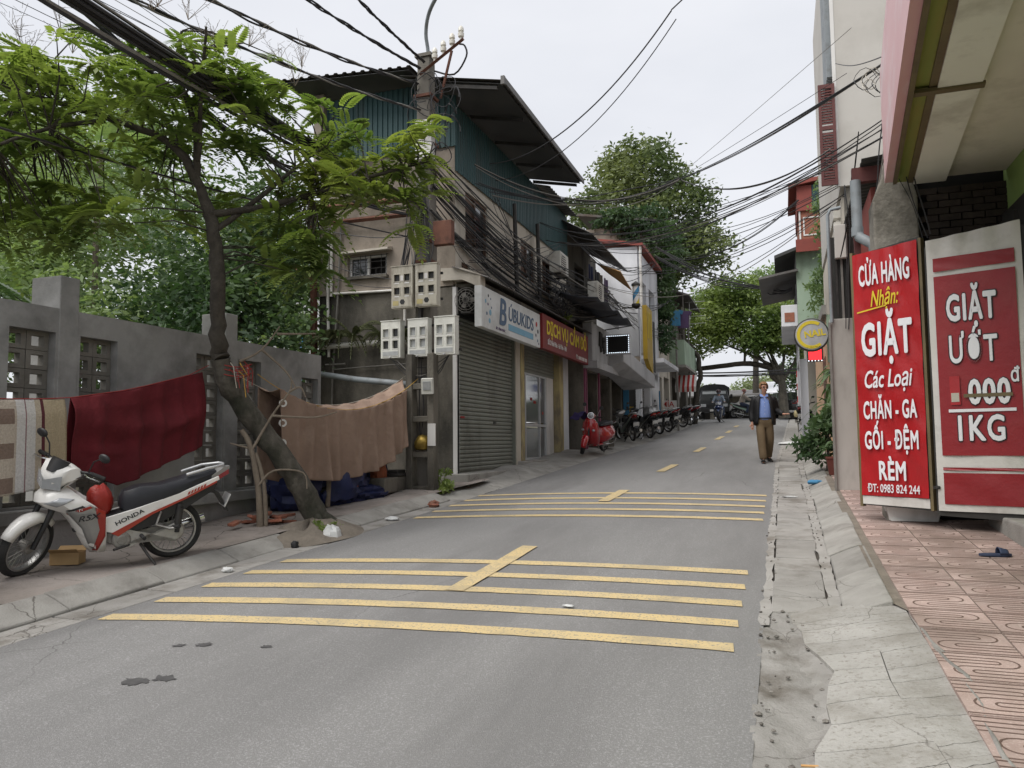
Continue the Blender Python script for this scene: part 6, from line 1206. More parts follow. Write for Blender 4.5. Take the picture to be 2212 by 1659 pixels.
# green house with dark eave, and red house behind
gh2 = thing('green_house', 'pale green house with dark overhanging eave up the right side', 'house', (1.8, 28, G(27)))
mb = MB(); wallface(mb, .55, 3, 4.9, 7.6, [], lambda u, v, d: (u, 26+d, v), .2); wpart(mb, 'end_wall', 'pale_green', gh2); mb = MB(); wallface(mb, 26.01, 31, 1.6, 7.6, [(26.5, 28, 5.9, 7.2), (28.6, 30.4, 5.9, 7.2), (26.6, 30.5, 1.7, 4.2)], lambda u, v, d: (.55+d, u, v), .25, edge=False); wpart(mb, 'front_wall', 'white_wall', gh2); wpart(MB().bx(1.4, 2.8, 26.3, 30.9, 1.6, 7.4), 'rooms', 'interior_dark', gh2)
for a, b in ((26.5, 28), (28.6, 30.4)): window(gh2, lambda u, v, d: (.6+d, u, v), a, b, 5.9, 7.2)
wpart(MB().bx(.05, .55, 26.0, 31, 5.2, 5.9), 'balcony_front', 'white_wall', gh2, bevel=.02); wpart(MB().bx(.15, .45, 25.985, 26.0, 5.35, 5.65), 'balcony_vent', 'brick', gh2)
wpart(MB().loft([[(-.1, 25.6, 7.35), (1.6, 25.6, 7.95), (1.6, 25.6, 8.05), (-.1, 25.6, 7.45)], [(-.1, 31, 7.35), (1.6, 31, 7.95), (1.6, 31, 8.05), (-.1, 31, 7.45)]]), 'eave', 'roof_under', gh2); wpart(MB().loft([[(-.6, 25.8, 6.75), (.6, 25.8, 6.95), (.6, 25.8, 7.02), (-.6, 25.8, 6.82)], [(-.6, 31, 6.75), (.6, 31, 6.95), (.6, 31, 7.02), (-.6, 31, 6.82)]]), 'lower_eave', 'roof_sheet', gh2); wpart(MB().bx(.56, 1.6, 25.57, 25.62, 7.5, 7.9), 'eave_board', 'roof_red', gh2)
rh = thing('red_house', 'brick and red sheet upper storey above the green house', 'house', (1.6, 33, G(33)))
wpart(MB().bx(.85, 3, 32, 36, 9.4, 10.6), 'brick_storey', 'brick', rh); wpart(MB().bx(.8, 1.35, 31.9, 36, 10.6, 11.6), 'red_cladding', 'roof_red', rh); wpart(MB().bx(1.36, 3, 31.92, 36, 10.55, 11.6), 'green_cladding', 'teal_sheet', rh); wpart(MB().loft([[(.5, 31.7, 11.55), (3, 31.7, 11.9), (3, 31.7, 12.05), (.5, 31.7, 11.7)], [(.5, 36, 11.55), (3, 36, 11.9), (3, 36, 12.05), (.5, 36, 11.7)]]), 'roof', 'roof_red', rh); wpart(MB().bx(.75, 3, 31.8, 36, 9.2, 9.38), 'slab', 'kerb_concrete', rh)
window(rh, lambda u, v, d: (u, 31.93+d, v), 1.0, 1.7, 9.6, 10.35, 'white_paint', split=0); wpart(MB().bx(.95, 3, 31.99, 35.9, 2, 9.2), 'lower_storeys', 'plaster_pale', rh)
for x in (.85, 1.75): wpart(MB().bx(x, x+.06, 31.95, 32.0, 9.4, 10.6), 'white_strip', 'white_paint', rh)
# plants on the right
o = npquads('climber', np.concatenate([leafcloud([((1.5, 24.5, 8.2), (.4, .5, 1.6)), ((1.6, 24.6, 6.6), (.45, .5, .9)), ((1.25, 25, 5.9), (.4, .4, .7))], 3600, .14, 91, 1)]), 'leaf_mid'); tag(o, 'leafy climber hanging between the green house and the tower wall', 'climber')
pt = thing('flower_pot', 'square dark red flower pot with leafy plants by the gate pier', 'potted plant', (.82, 14.3, G(14.3)+.13)); MB().loft([[(sx*a, sy*a, z) for sx, sy in ((-1, -1), (1, -1), (1, 1), (-1, 1))] for z, a in ((0, .11), (.27, .15), (.275, .165), (.31, .165), (.31, .14), (.29, .14))]).build('pot', mat('pot_red', (.11, .03, .022), (.15, .045, .032), 8, .7), pt, bevel=.005)
mb = MB(); r2 = random.Random(3)
def strap(mb, o, d, ln, wd, droop):
    o = Vector(o); d = Vector(d).normalized(); sd_ = d.cross(Vector((0, 0, 1))).normalized(); pts = [(o+d*ln*t+Vector((0, 0, -droop*ln*t*t)), wd*math.sin(pi*min(.97, .12+.86*t))) for t in np.linspace(0, 1, 6)]
    vs = [p+sd_*w_*s_ for p, w_ in pts for s_ in (-.5, .5)]; mb.add(vs, [(2*i, 2*i+1, 2*i+3, 2*i+2) for i in range(5)])
for i in range(46): a = r2.uniform(0, 2*pi); strap(mb, (r2.gauss(0, .05), r2.gauss(0, .05), .3+r2.uniform(0, .25)), (math.cos(a), math.sin(a), r2.uniform(.3, 1.3)), r2.uniform(.25, .5), .075, r2.uniform(.4, .9))
mb.build('strap_leaves', 'leaf_dark', pt)
pt2 = thing('shrub', 'bushy green shrub spilling from behind the flower pot', 'shrub', (.72, 15.0, G(15)+.12)); MB().tube([(0, 0, 0), (.03, 0, .5), (.0, .05, 1.0)], [.03, .025, .015], 6).build('stem', 'bark_dark', pt2, 60); npquads('foliage', leafcloud([((-.1, 0, .7), (.3, .3, .35)), ((-.25, .05, .42), (.28, .25, .28)), ((.1, 0, .95), (.22, .22, .25))], 1300, .13, 95, .9, .2), 'leaf_dark', pt2)
dr = thing('dracaena', 'tall dracaena with drooping strap leaves against the peach wall', 'plant', (.92, 15.6, G(15.6)+.12)); mb = MB(); mb.tube([(0, 0, 0), (-.05, 0, .8), (-.02, 0, 1.5)], [.035, .03, .022], 7); mb.tube([(0, 0, .4), (.1, 0, 1.0), (.05, 0, 1.8)], [.025, .022, .018], 7); mb.build('stem', 'dry_wood', dr, 60); mb = MB()
for c in ((-.02, 0, 1.5), (.05, 0, 1.8), (-.1, .1, 1.2)):
    for i in range(26): a = r2.uniform(0, 2*pi); strap(mb, c, (math.cos(a), math.sin(a), r2.uniform(-.1, 1.2)), r2.uniform(.35, .6), .085, r2.uniform(.5, 1.1))
mb.build('strap_leaves', 'leaf_dark', dr)
# street name post, far right
sp_ = thing('street_sign', 'blue street name sign on a red and white striped post', 'street sign', (.75, 41.5, G(41.5)))
for i in range(8): MB().cyl((0, 0, .32*i), (0, 0, .32*(i+1)), .05, n=8).build('post_band', 'ink_red' if i % 2 else 'ink_white', sp_)
MB().bx(.06, .95, -.02, .02, 1.95, 2.35).build('name_plate', mat('sign_blue', (.02, .05, .25), None, rough=.5), sp_); text('ĐƯỜNG', .07, 'ink_white', sp_, frame((.5, -.026, 2.27), (1, 0, 0), (0, 0, 1))); text('HOÀNG HOA THÁM', .12, 'ink_white', sp_, frame((.5, -.026, 2.09), (1, 0, 0), (0, 0, 1)), xs=.75)
# ---------------------------------------------------------------- motorbikes
mat('rubber', (.018, .018, .018), (.03, .029, .028), 8, .85, obj=True, bump=.3, bscale=80); mat('rim_metal', (.42, .42, .42), (.34, .34, .33), 8, .35, .8, obj=True); mat('black_plastic', (.016, .016, .017), (.028, .028, .029), 6, .45, obj=True); mat('seat_vinyl', (.012, .013, .017), (.02, .021, .026), 4, .42, obj=True, bump=.15, bscale=120)
mat('paint_white', (.74, .73, .70), (.70, .69, .66), 5, .22, obj=True, coat=.5, grime=(.46, .44, .40), gscale=6, glo=.6, ghi=.8); mat('paint_red', (.34, .028, .018), (.30, .025, .016), 5, .28, obj=True, coat=.4); mat('paint_silver', (.36, .36, .35), (.30, .30, .29), 5, .35, .4, obj=True); mat('engine_metal', (.34, .33, .31), (.24, .23, .215), 12, .5, .6, obj=True, grime=(.12, .10, .085), gscale=14)
mat('lens', (.42, .44, .46), (.34, .36, .38), 14, .08, obj=True, coat=1); mat('lens_red', (.25, .01, .012), None, rough=.15, coat=1); mat('chrome', (.6, .6, .6), None, rough=.15, metal=1); mat('plate', (.6, .6, .58), None, rough=.5); mat('red_bag', (.36, .03, .02), (.28, .022, .016), 10, .4, obj=True, bump=.4, bscale=35); mat('vespa_red', (.36, .006, .012), (.33, .006, .011), 5, .18, obj=True, coat=1); mat('dark_red', (.16, .01, .014), (.13, .009, .012), 5, .25, obj=True, coat=.6); mat('paint_black', (.014, .014, .016), (.02, .02, .022), 5, .25, obj=True, coat=.6); mat('paint_navy', (.015, .03, .10), (.013, .025, .085), 5, .25, obj=True, coat=.6); mat('paint_mint', (.34, .50, .40), (.31, .46, .37), 5, .25, obj=True, coat=.5)
def hull(mb, rings, m=0): return mb.loft(rings, True, True, m)
def xz_panel(poly, y0, y1, ch=0):
    mb = MB(); return mb.prism(poly, lambda u, v: (u, y0, v), lambda u, v: (u, y1, v))
def wheel(parent, c, r, spokes=18, wd=.045, cast=0, name='wheel'):
    w_ = bpy.data.objects.new(name, None); COL.objects.link(w_); w_.parent = parent; w_.location = c
    n = 36; mb = MB(); ri = r-.062
    prof = [(ri, -wd*.55), (r-.03, -wd*.95), (r-.008, -wd*.6), (r, 0), (r-.008, wd*.6), (r-.03, wd*.95), (ri, wd*.55)]
    mb.loft([[(rr*math.cos(2*pi*i/n), yy, rr*math.sin(2*pi*i/n)) for rr, yy in prof] for i in range(n+1)], False, True); mb.build('tyre', 'rubber', w_, 60)
    mb = MB(); mb.loft([[(rr*math.cos(2*pi*i/n), yy, rr*math.sin(2*pi*i/n)) for rr, yy in ((ri+.004, -wd*.6), (ri-.012, -wd*.6), (ri-.016, 0), (ri-.012, wd*.6), (ri+.004, wd*.6))] for i in range(n+1)], False, True); mb.build('rim', 'rim_metal', w_, 60)
    MB().lathe([(.02, -.06), (.055, -.05), (.06, 0), (.055, .05), (.02, .06)], ax=(0, 1, 0), n=16).build('hub', 'engine_metal', w_, 40)
    mb = MB()
    if cast:
        for i in range(cast): a = 2*pi*i/cast; mb.tube([(.03*math.cos(a), 0, .03*math.sin(a)), (ri*math.cos(a), 0, ri*math.sin(a))], [.025, .016], 6)
    else:
        for i in range(spokes):
            a = 2*pi*i/spokes; b = a+(.32 if i % 2 else -.32); yy = .03 if (i//2) % 2 else -.03; mb.tube([(.045*math.cos(b), yy, .045*math.sin(b)), ((ri-.01)*math.cos(a), 0, (ri-.01)*math.sin(a))], .0028, 4)
    mb.build('spokes', 'rim_metal', w_); return w_
def mirror_y(f): 
    for s_ in (1, -1): f(s_)
SHZ = [(.17, .72, .075, .60), (.25, .78, .115, .60), (.38, .84, .16, .60), (.5, .90, .19, .61), (.58, .96, .205, .65), (.635, 1.08, .22, .70), (.70, 1.16, .215, .78), (.76, 1.15, .175, .85), (.82, 1.08, .10, .92)]
def underbone(label, body='paint_white', accent='paint_red', group=None, hero=False, steer=0, name='motorbike'):
    b = thing(name, label, 'motorbike', (0, 0, 0), 0, group); r = .285; wb = 1.225
    rw = wheel(b, (0, 0, r), r, 28 if hero else 14, name='rear_wheel')
    st = bpy.data.objects.new('steering', None); COL.objects.link(st); st.parent = b; st.location = (.985, 0, .8); st.rotation_euler = Euler((0, R(-26), 0)).to_matrix().to_euler()
    Mst = Matrix.Translation((.985, 0, .8)) @ Matrix.Rotation(R(-26), 4, 'Y') @ Matrix.Rotation(steer, 4, 'Z'); st.matrix_basis = Mst
    Mi = (Matrix.Translation((.985, 0, .8)) @ Matrix.Rotation(R(-26), 4, 'Y')).inverted()      # model the steered parts straight, then turn
    def S(mb, nm, m, sm=0, bv=0): mb.xf(Mi); return mb.build(nm, m, st, sm, bevel=bv)
    fwl = wheel(b, (0, 0, 0), r, 28 if hero else 14, name='front_wheel'); fwl.matrix_basis = Mst @ Mi @ Matrix.Translation((wb, 0, r))
    mirror_y(lambda s_: S(MB().tube([(wb, s_*.075, r), (1.08, s_*.075, .60), (1.0, s_*.06, .78)], [.022, .026, .026], 8), 'fork_leg', 'black_plastic', 60))
    mb = MB(); ringsF = []
    for a in np.linspace(R(34), R(146), 14):
        rr = r+.016+.012*math.sin(a); k = .075-.03*abs(a-R(90))/R(70)
        ringsF.append([(wb+rr*math.cos(a)+0, y, r+(rr-dz)*math.sin(a)) if False else (wb+(rr-dz)*math.cos(a), y, r+(rr-dz)*math.sin(a)) for y, dz in ((-k, .06), (-k*.9, .01), (-k*.4, -.008), (k*.4, -.008), (k*.9, .01), (k, .06))])
    mb.loft(ringsF, False, False); o = S(mb, 'front_fender', body, 60); q = o.modifiers.new('s', 'SOLIDIFY'); q.thickness = .008
    # handlebar cowl with headlamp
    def ring(x, z, w_, h_, y0=0): return [(x, w_*math.cos(a), z+h_*math.sin(a)) for a in np.linspace(0, 2*pi, 14, endpoint=False)]
    mb = MB()
    def cowl(x, hw, z0, z1): return [(x, -hw, (z0+z1)/2), (x, -hw*.8, z1-.02), (x, -hw*.3, z1), (x, hw*.3, z1), (x, hw*.8, z1-.02), (x, hw, (z0+z1)/2), (x, hw*.6, z0+.02), (x, 0, z0), (x, -hw*.6, z0+.02)]
    mb.loft([cowl(.86, .15, .92, 1.01), cowl(.92, .19, .86, 1.05), cowl(1.0, .175, .82, 1.06), cowl(1.07, .13, .82, 1.02), cowl(1.12, .07, .85, .96)]); S(mb, 'handlebar_cowl', body, 40)
    mb = MB(); mb.loft([[(1.135-.05*abs(y)*6*.55, y*1.0, .93-.02) if k_ == 0 else (1.16-abs(y)*.62, y, z_) for k_, z_ in ((1, .845), (1, .88+abs(y)*.35), (1, .93+abs(y)*.45))] for y in np.linspace(-.13, .13, 9)], False, False); o = S(mb, 'headlamp', 'lens', 60)
    S(MB().loft([[(1.015, -.09, 1.035), (1.1, -.035, 1.0), (1.1, .035, 1.0), (1.015, .09, 1.035)], [(.97, -.1, 1.08), (1.03, -.05, 1.105), (1.03, .05, 1.105), (.97, .1, 1.08)]]), 'visor', 'black_plastic', 50)
    for s_ in (1, -1):
        S(MB().tube([(.9, s_*.12, .98), (.87, s_*.24, 1.0), (.84, s_*.36, .985)], .014, 7), 'handlebar', 'black_plastic', 60); S(MB().tube([(.868, s_*.25, .998), (.838, s_*.37, .984)], [.019, .02], 8), 'grip', 'rubber', 60)
        S(MB().tube([(.9, s_*.2, .985), (.93, s_*.27, .985), (.90, s_*.37, .975)], [.008, .007, .006], 5), 'brake_lever', 'chrome', 60); S(MB().tube([(.88, s_*.22, 1.0), (.87, s_*.25, 1.12), (.86, s_*.31, 1.17)], .007, 5), 'mirror_stem', 'black_plastic', 60)
        S(MB().sph((.865, s_*.35, 1.19), (.02, .062, .042), 12, 8), 'mirror', 'black_plastic', 60)
    # leg shield: U-shaped loft open to the rear
    mb = MB(); rings = []
    for z, xf, hw, xb in SHZ:
        rings.append([(xb, -hw, z), (xb+(xf-xb)*.55, -hw*.96, z), (xf-.035, -hw*.6, z), (xf, -hw*.2, z), (xf, hw*.2, z), (xf-.035, hw*.6, z), (xb+(xf-xb)*.55, hw*.96, z), (xb, hw, z)])
    mb.loft(rings, False, False); mb.build('leg_shield', body, b, 40, solid=.012)
    ZS = SHZ
    def shy(x, z, e):
        zz = [q[0] for q in ZS]; xf, hw, xb = (float(np.interp(z, zz, [q[i] for q in ZS])) for i in (1, 2, 3))
        return float(np.interp(x, [xb, xb+(xf-xb)*.55, xf-.035, xf], [hw, hw*.96, hw*.6, hw*.2]))+.008+e
    def dec(poly, e, nm, m, s_):
        P_ = []
        for i, p in enumerate(poly):
            q = poly[(i+1) % len(poly)]; P_ += [(p[0]+(q[0]-p[0])*t/4, p[1]+(q[1]-p[1])*t/4) for t in range(4)]
        cx_ = sum(p[0] for p in P_)/len(P_); cz_ = sum(p[1] for p in P_)/len(P_); k_ = len(P_); vs = []
        for f in (1, .66, .33): vs += [(cx_+(p[0]-cx_)*f, s_*shy(cx_+(p[0]-cx_)*f, cz_+(p[1]-cz_)*f, e), cz_+(p[1]-cz_)*f) for p in P_]
        vs.append((cx_, s_*shy(cx_, cz_, e), cz_)); fs = [(r_*k_+i, r_*k_+(i+1) % k_, (r_+1)*k_+(i+1) % k_, (r_+1)*k_+i) for r_ in (0, 1) for i in range(k_)]+[(2*k_+i, 2*k_+(i+1) % k_, 3*k_) for i in range(k_)]
        MB().add(vs, fs).build(nm, m, b, 60, solid=.003)
    for s_ in (1, -1):
        # turn-signal lens, silver and accent decals as proud panels following the shield side
        dec([(1.10, .685), (.98, .735), (.86, .715), (1.0, .65)], .006, 'turn_signal', 'lens', s_); dec([(.93, .60), (.74, .655), (.64, .57), (.635, .36), (.70, .20), (.74, .24), (.80, .42)], .002, 'shield_decal', 'paint_silver', s_)
        dec([(.70, .625), (.612, .57), (.61, .33), (.67, .19), (.71, .19), (.655, .35), (.655, .54)], .005, 'shield_stripe', accent, s_); dec([(.95, .585), (.74, .64), (.72, .622), (.90, .56)], .005, 'shield_stripe', accent, s_); dec([(.93, .61), (.80, .65), (.78, .635), (.9, .6)], .005, 'shield_badge', 'black_plastic', s_)
        # side covers sweeping up to the tail
        MB().prism([(.62, .37), (.60, .50), (.35, .555), (-.05, .665), (-.42, .80), (-.43, .76), (-.1, .61), (.2, .50), (.42, .40), (.5, .33)], lambda u, v: (u, s_*.118, v), lambda u, v: (u, s_*.142, v)).build('side_cover', body, b, bevel=.006)
        MB().prism([(.56, .345), (.42, .41), (.2, .51), (-.1, .62), (-.40, .755), (-.40, .735), (-.1, .60), (.2, .485), (.4, .37), (.5, .31)], lambda u, v: (u, s_*.143, v), lambda u, v: (u, s_*.148, v)).build('side_stripe', accent, b)
        MB().prism([(.5, .32), (.2, .48), (-.1, .60), (-.42, .75), (-.38, .66), (-.1, .5), (.1, .40), (.35, .33)], lambda u, v: (u, s_*.10, v), lambda u, v: (u, s_*.128, v)).build('under_cover', 'black_plastic', b, bevel=.006)
        MB().tube([(-.05, s_*.13, .56), (-.02, s_*.135, .28)], [.028, .024], 8).build('shock_absorber', 'black_plastic', b, 60); MB().tube([(-.05, s_*.135, .52), (-.03, s_*.138, .36)], .034, 8).build('shock_spring', 'dark_steel', b, 60)
        MB().cyl((.3, s_*.13, .29), (.3, s_*.28, .29), .018, n=8).build('foot_peg', 'rubber', b, 60); MB().tube([(.12, s_*.13, .50), (.17, s_*.15, .38), (.05, s_*.16, .33), (.0, s_*.19, .34)], .014, 6).build('peg_bracket', 'engine_metal', b, 60); MB().cyl((.02, s_*.15, .34), (-.02, s_*.25, .36), .018, n=8).build('foot_peg', 'rubber', b, 60)
        MB().tube([(-.12, s_*.11, .835), (-.32, s_*.125, .885), (-.48, s_*.08, .90), (-.5, 0, .90)], .015, 7).build('grab_rail', 'alu', b, 60)
    MB().loft([[(x, -hw, z0), (x, -hw*.8, z1), (x, hw*.8, z1), (x, hw, z0)] for x, hw, z0, z1 in ((.86, .05, .38, .60), (.66, .07, .33, .50), (.5, .1, .34, .52), (.2, .11, .46, .62), (-.2, .11, .6, .72), (-.42, .08, .7, .8))]).build('spine', 'black_plastic', b, 40)
    def seat(x, hw, z0, z1): return [(x, -hw, z0), (x, -hw*1.02, z0+(z1-z0)*.55), (x, -hw*.75, z1-.008), (x, 0, z1), (x, hw*.75, z1-.008), (x, hw*1.02, z0+(z1-z0)*.55), (x, hw, z0)]
    MB().loft([seat(.47, .06, .56, .66), seat(.43, .10, .53, .725), seat(.3, .13, .55, .76), (seat(.1, .14, .60, .76)), seat(-.05, .14, .65, .795), seat(-.2, .125, .72, .83), seat(-.36, .10, .77, .855), seat(-.42, .06, .80, .855)]).build('seat', 'seat_vinyl', b, 60, bevel=.004)
    MB().loft([[(-.36, -.1, .76), (-.36, -.1, .80), (-.36, .1, .80), (-.36, .1, .76)], [(-.50, -.06, .82), (-.50, -.06, .87), (-.50, .06, .87), (-.50, .06, .82)], [(-.56, -.03, .85), (-.56, -.03, .875), (-.56, .03, .875), (-.56, .03, .85)]]).build('tail_cover', body if not hero else 'paint_silver', b, 40)
    MB().loft([[(-.42, -.09, .745), (-.42, -.09, .79), (-.42, .09, .79), (-.42, .09, .745)], [(-.545, -.05, .80), (-.545, -.05, .845), (-.545, .05, .845), (-.545, .05, .80)]]).build('tail_lamp', 'lens_red', b, 40)
    MB().loft([[(-.30, -.06, .70), (-.30, .06, .70), (-.28, .06, .67), (-.28, -.06, .67)], [(-.44, -.07, .62), (-.44, .07, .62), (-.42, .07, .60), (-.42, -.07, .60)], [(-.54, -.055, .42), (-.54, .055, .42), (-.525, .055, .41), (-.525, -.055, .41)]]).build('rear_fender', 'black_plastic', b, 40); MB().box((-.52, 0, .53), (.008, .19, .14), (0, R(-26), 0)).build('number_plate', 'plate', b)
    # engine, chain case, stand, exhaust
    MB().loft([[(.62, -.06, .36), (.62, .06, .36), (.62, .06, .26), (.62, -.06, .26)], [(.5, -.09, .38), (.5, .09, .38), (.5, .09, .2), (.5, -.09, .2)], [(.36, -.1, .36), (.36, .1, .36), (.36, .1, .19), (.36, -.1, .19)], [(.26, -.06, .32), (.26, .06, .32), (.26, .06, .24), (.26, -.06, .24)]]).build('crankcase', 'engine_metal', b, 40, bevel=.01)
    for s_ in (1, -1):
        MB().lathe([(.085, 0), (.085, .03), (.07, .045), (.045, .045), (.04, .05), (.0, .05)], (.47, s_*.1, .27), (0, s_, 0), 20).build('crank_cover', 'engine_metal', b, 40)
    MB().tube([(.7, 0, .33), (.6, 0, .32)], [.05, .06], 10).build('cylinder', 'engine_metal', b, 40)
    out_ = [(.40+.07*math.cos(a), .275+.07*math.sin(a)) for a in np.linspace(-pi/2, pi/2, 8)][::-1]+[(.0+.085*math.cos(a), .285+.085*math.sin(a)) for a in np.linspace(pi/2, 3*pi/2, 9)]
    MB().prism(out_, lambda u, v: (u, .095, v), lambda u, v: (u, .135, v)).build('chain_case', mat('chain_grey', (.40, .39, .36), (.33, .32, .29), 8, .5, .2, obj=True, grime=(.2, .17, .14), gscale=9), b, bevel=.012)
    MB().tube([(.6, -.1, .25), (.45, -.14, .17), (.2, -.16, .2), (.1, -.17, .24), (-.35, -.18, .33)], [.016, .018, .02, .045, .05], 10).build('exhaust', 'chrome', b, 60); MB().tube([(.3, .08, .2), (.25, .16, .1), (.2, .24, .02), (.21, .28, .015)], [.016, .014, .012, .012], 7).build('side_stand', 'dark_steel', b, 60); MB().tube([(.35, .1, .22), (.55, .2, .2)], .012, 6).build('gear_pedal', 'dark_steel', b, 60)
    if hero:
        for k_, q in enumerate((((.90, .2, .97), (1.0, .16, .93), (1.04, .1, .84), (1.06, .08, .7)), ((.90, -.2, .97), (1.02, -.12, .95), (1.06, -.02, .84), (1.1, .08, .5)))): S(MB().tube(limb(q, .005, .005, wob=0)[0], .005, 5), 'brake_cable', 'black_plastic', 60)
        MB().lathe([(.02, 0), (.105, 0), (.105, .006)], (0, .07, .285), (0, 1, 0), 20).build('brake_drum', 'engine_metal', b, 40)
        for k_ in range(6): MB().box((.63+.014*k_, 0, .32), (.006, .13, .13)).build('cooling_fin', 'engine_metal', b)
        text('HONDA', .055, 'ink_black', b, frame((.40, .1435, .478), (-1, 0, .42), (.42, 0, 1)), xs=1.3, fat=.02, ext=.0005); text('RSX', .07, 'ink_black', b, frame((.76, .222, .53), (-1, 0, .1), (.1, 0, 1)), xs=1.4, shear=.35, fat=.02, ext=.0005); text('FI', .045, 'ink_white', b, frame((.82, .222, .615), (-1, 0, .25), (.25, 0, 1)), shear=.3, fat=.02, ext=.0005)
        for k_ in range(6): MB().prism([(-.12-.03*k_, .637+.0118*k_), (-.14-.03*k_, .645+.0118*k_), (-.15-.03*k_, .675+.0118*k_), (-.13-.03*k_, .667+.0118*k_)], lambda u, v: (u, .1425, v), lambda u, v: (u, .1455, v)).build('tail_decal', accent, b)
    return b
def place(b, x, y, z, hd, lean=0, pitch_=0):
    """hd: heading of travel as vector angle; lean>0 = to its left"""
    b.matrix_world = Matrix.Translation((x, y, z)) @ Matrix.Rotation(hd, 4, 'Z') @ Matrix.Rotation(-pitch_, 4, 'Y') @ Matrix.Rotation(-lean, 4, 'X')
hero = underbone('white and red motorbike with black seat parked on the left pavement', 'paint_white', 'paint_red', None, True, R(44))
place(hero, -5.80, 6.20, G(6.2)+.118, math.atan2(-1.02, -.70), R(7), R(-3.2))
rb = crumple('hanging_bag', (0, 0, 0), (.09, .11, .14), 'red_bag', 14, 18); rb.location = (-6.13, 5.62, G(6)+.72); tag(rb, 'red plastic bag hanging on the white motorbike', 'bag')
cb_ = thing('cardboard_box', 'small open cardboard box on the ground behind the white motorbike', 'box', (-6.62, 5.72, G(5.7)+.125), .5); mat('cardboard', (.36, .23, .11), (.42, .28, .14), 5, .9, obj=True)
MB().bx(-.13, .13, -.09, -.085, 0, .11).bx(-.13, .13, .085, .09, 0, .11).bx(-.13, -.125, -.085, .085, 0, .11).bx(.125, .13, -.085, .085, 0, .11).bx(-.13, .13, -.09, .09, -.004, 0).build('body', 'cardboard', cb_)
for s_ in (-1, 1): MB().box((0, s_*.12, .13), (.26, .085, .004), (s_*.5, 0, 0)).build('flap', 'cardboard', cb_)
# parked motorbikes up the street
def pk(label, x, y, hd, body, accent, lean=7, st=.4): 
    b = underbone(label, body, accent, 'motorbikes parked along the left shops', False, st); place(b, x, y, G(y)+.11, hd, R(lean), 0); return b
pk('silver green motorbike with its rear to the road, next to the red scooter', -4.55, 24.6, R(118), 'paint_silver', 'paint_mint')
pk('black motorbike with its number plate towards the road', -4.45, 27.6, R(140), 'paint_black', 'paint_black'); pk('silver and red motorbike third from the red scooter', -4.3, 28.6, R(135), 'paint_silver', 'dark_red'); pk('black motorbike parked under the thin grey post', -4.4, 32.2, R(150), 'paint_black', 'dark_red'); pk('black scooter parked between the silver and the black motorbikes', -4.25, 26.1, R(125), 'paint_black', 'paint_silver'); pk('grey motorbike squeezed in beside the silver foil cover', -4.2, 30.2, R(138), 'paint_silver', 'paint_black'); pk('dark motorbike under the red and white striped awning', -4.15, 34.4, R(150), 'paint_black', 'paint_black'); pk('dark red motorbike parked sideways nearest the truck', -4.1, 36.5, R(165), 'dark_red', 'paint_black'); pk('black and red motorbike half hidden behind the dark red one', -4.6, 38.2, R(160), 'paint_black', 'paint_red')
b = underbone('black motorbike parked on the right pavement beyond the plants', 'paint_black', 'paint_navy', None, False, .3); place(b, .75, 30.2, G(30)+.12, R(80), R(7)); b = underbone('blue motorbike parked behind the black one on the right pavement', 'paint_navy', 'paint_silver', None, False, .2); place(b, .95, 33.2, G(33)+.12, R(60), R(7))
cvr = crumple('bike_cover', (0, 0, .45), (.8, .35, .42), mat('foil', (.5, .5, .5), (.4, .4, .4), 5, .35, .5, bump=.4, bscale=12), 33, 22); cvr.location = (-4.75, 28.9, G(28.9)+.5); cvr.rotation_euler = (0, 0, 1.9); cvr.scale = (.8, .8, .7); tag(cvr, 'silver foil cover thrown over the handlebars of a parked motorbike', 'cover')
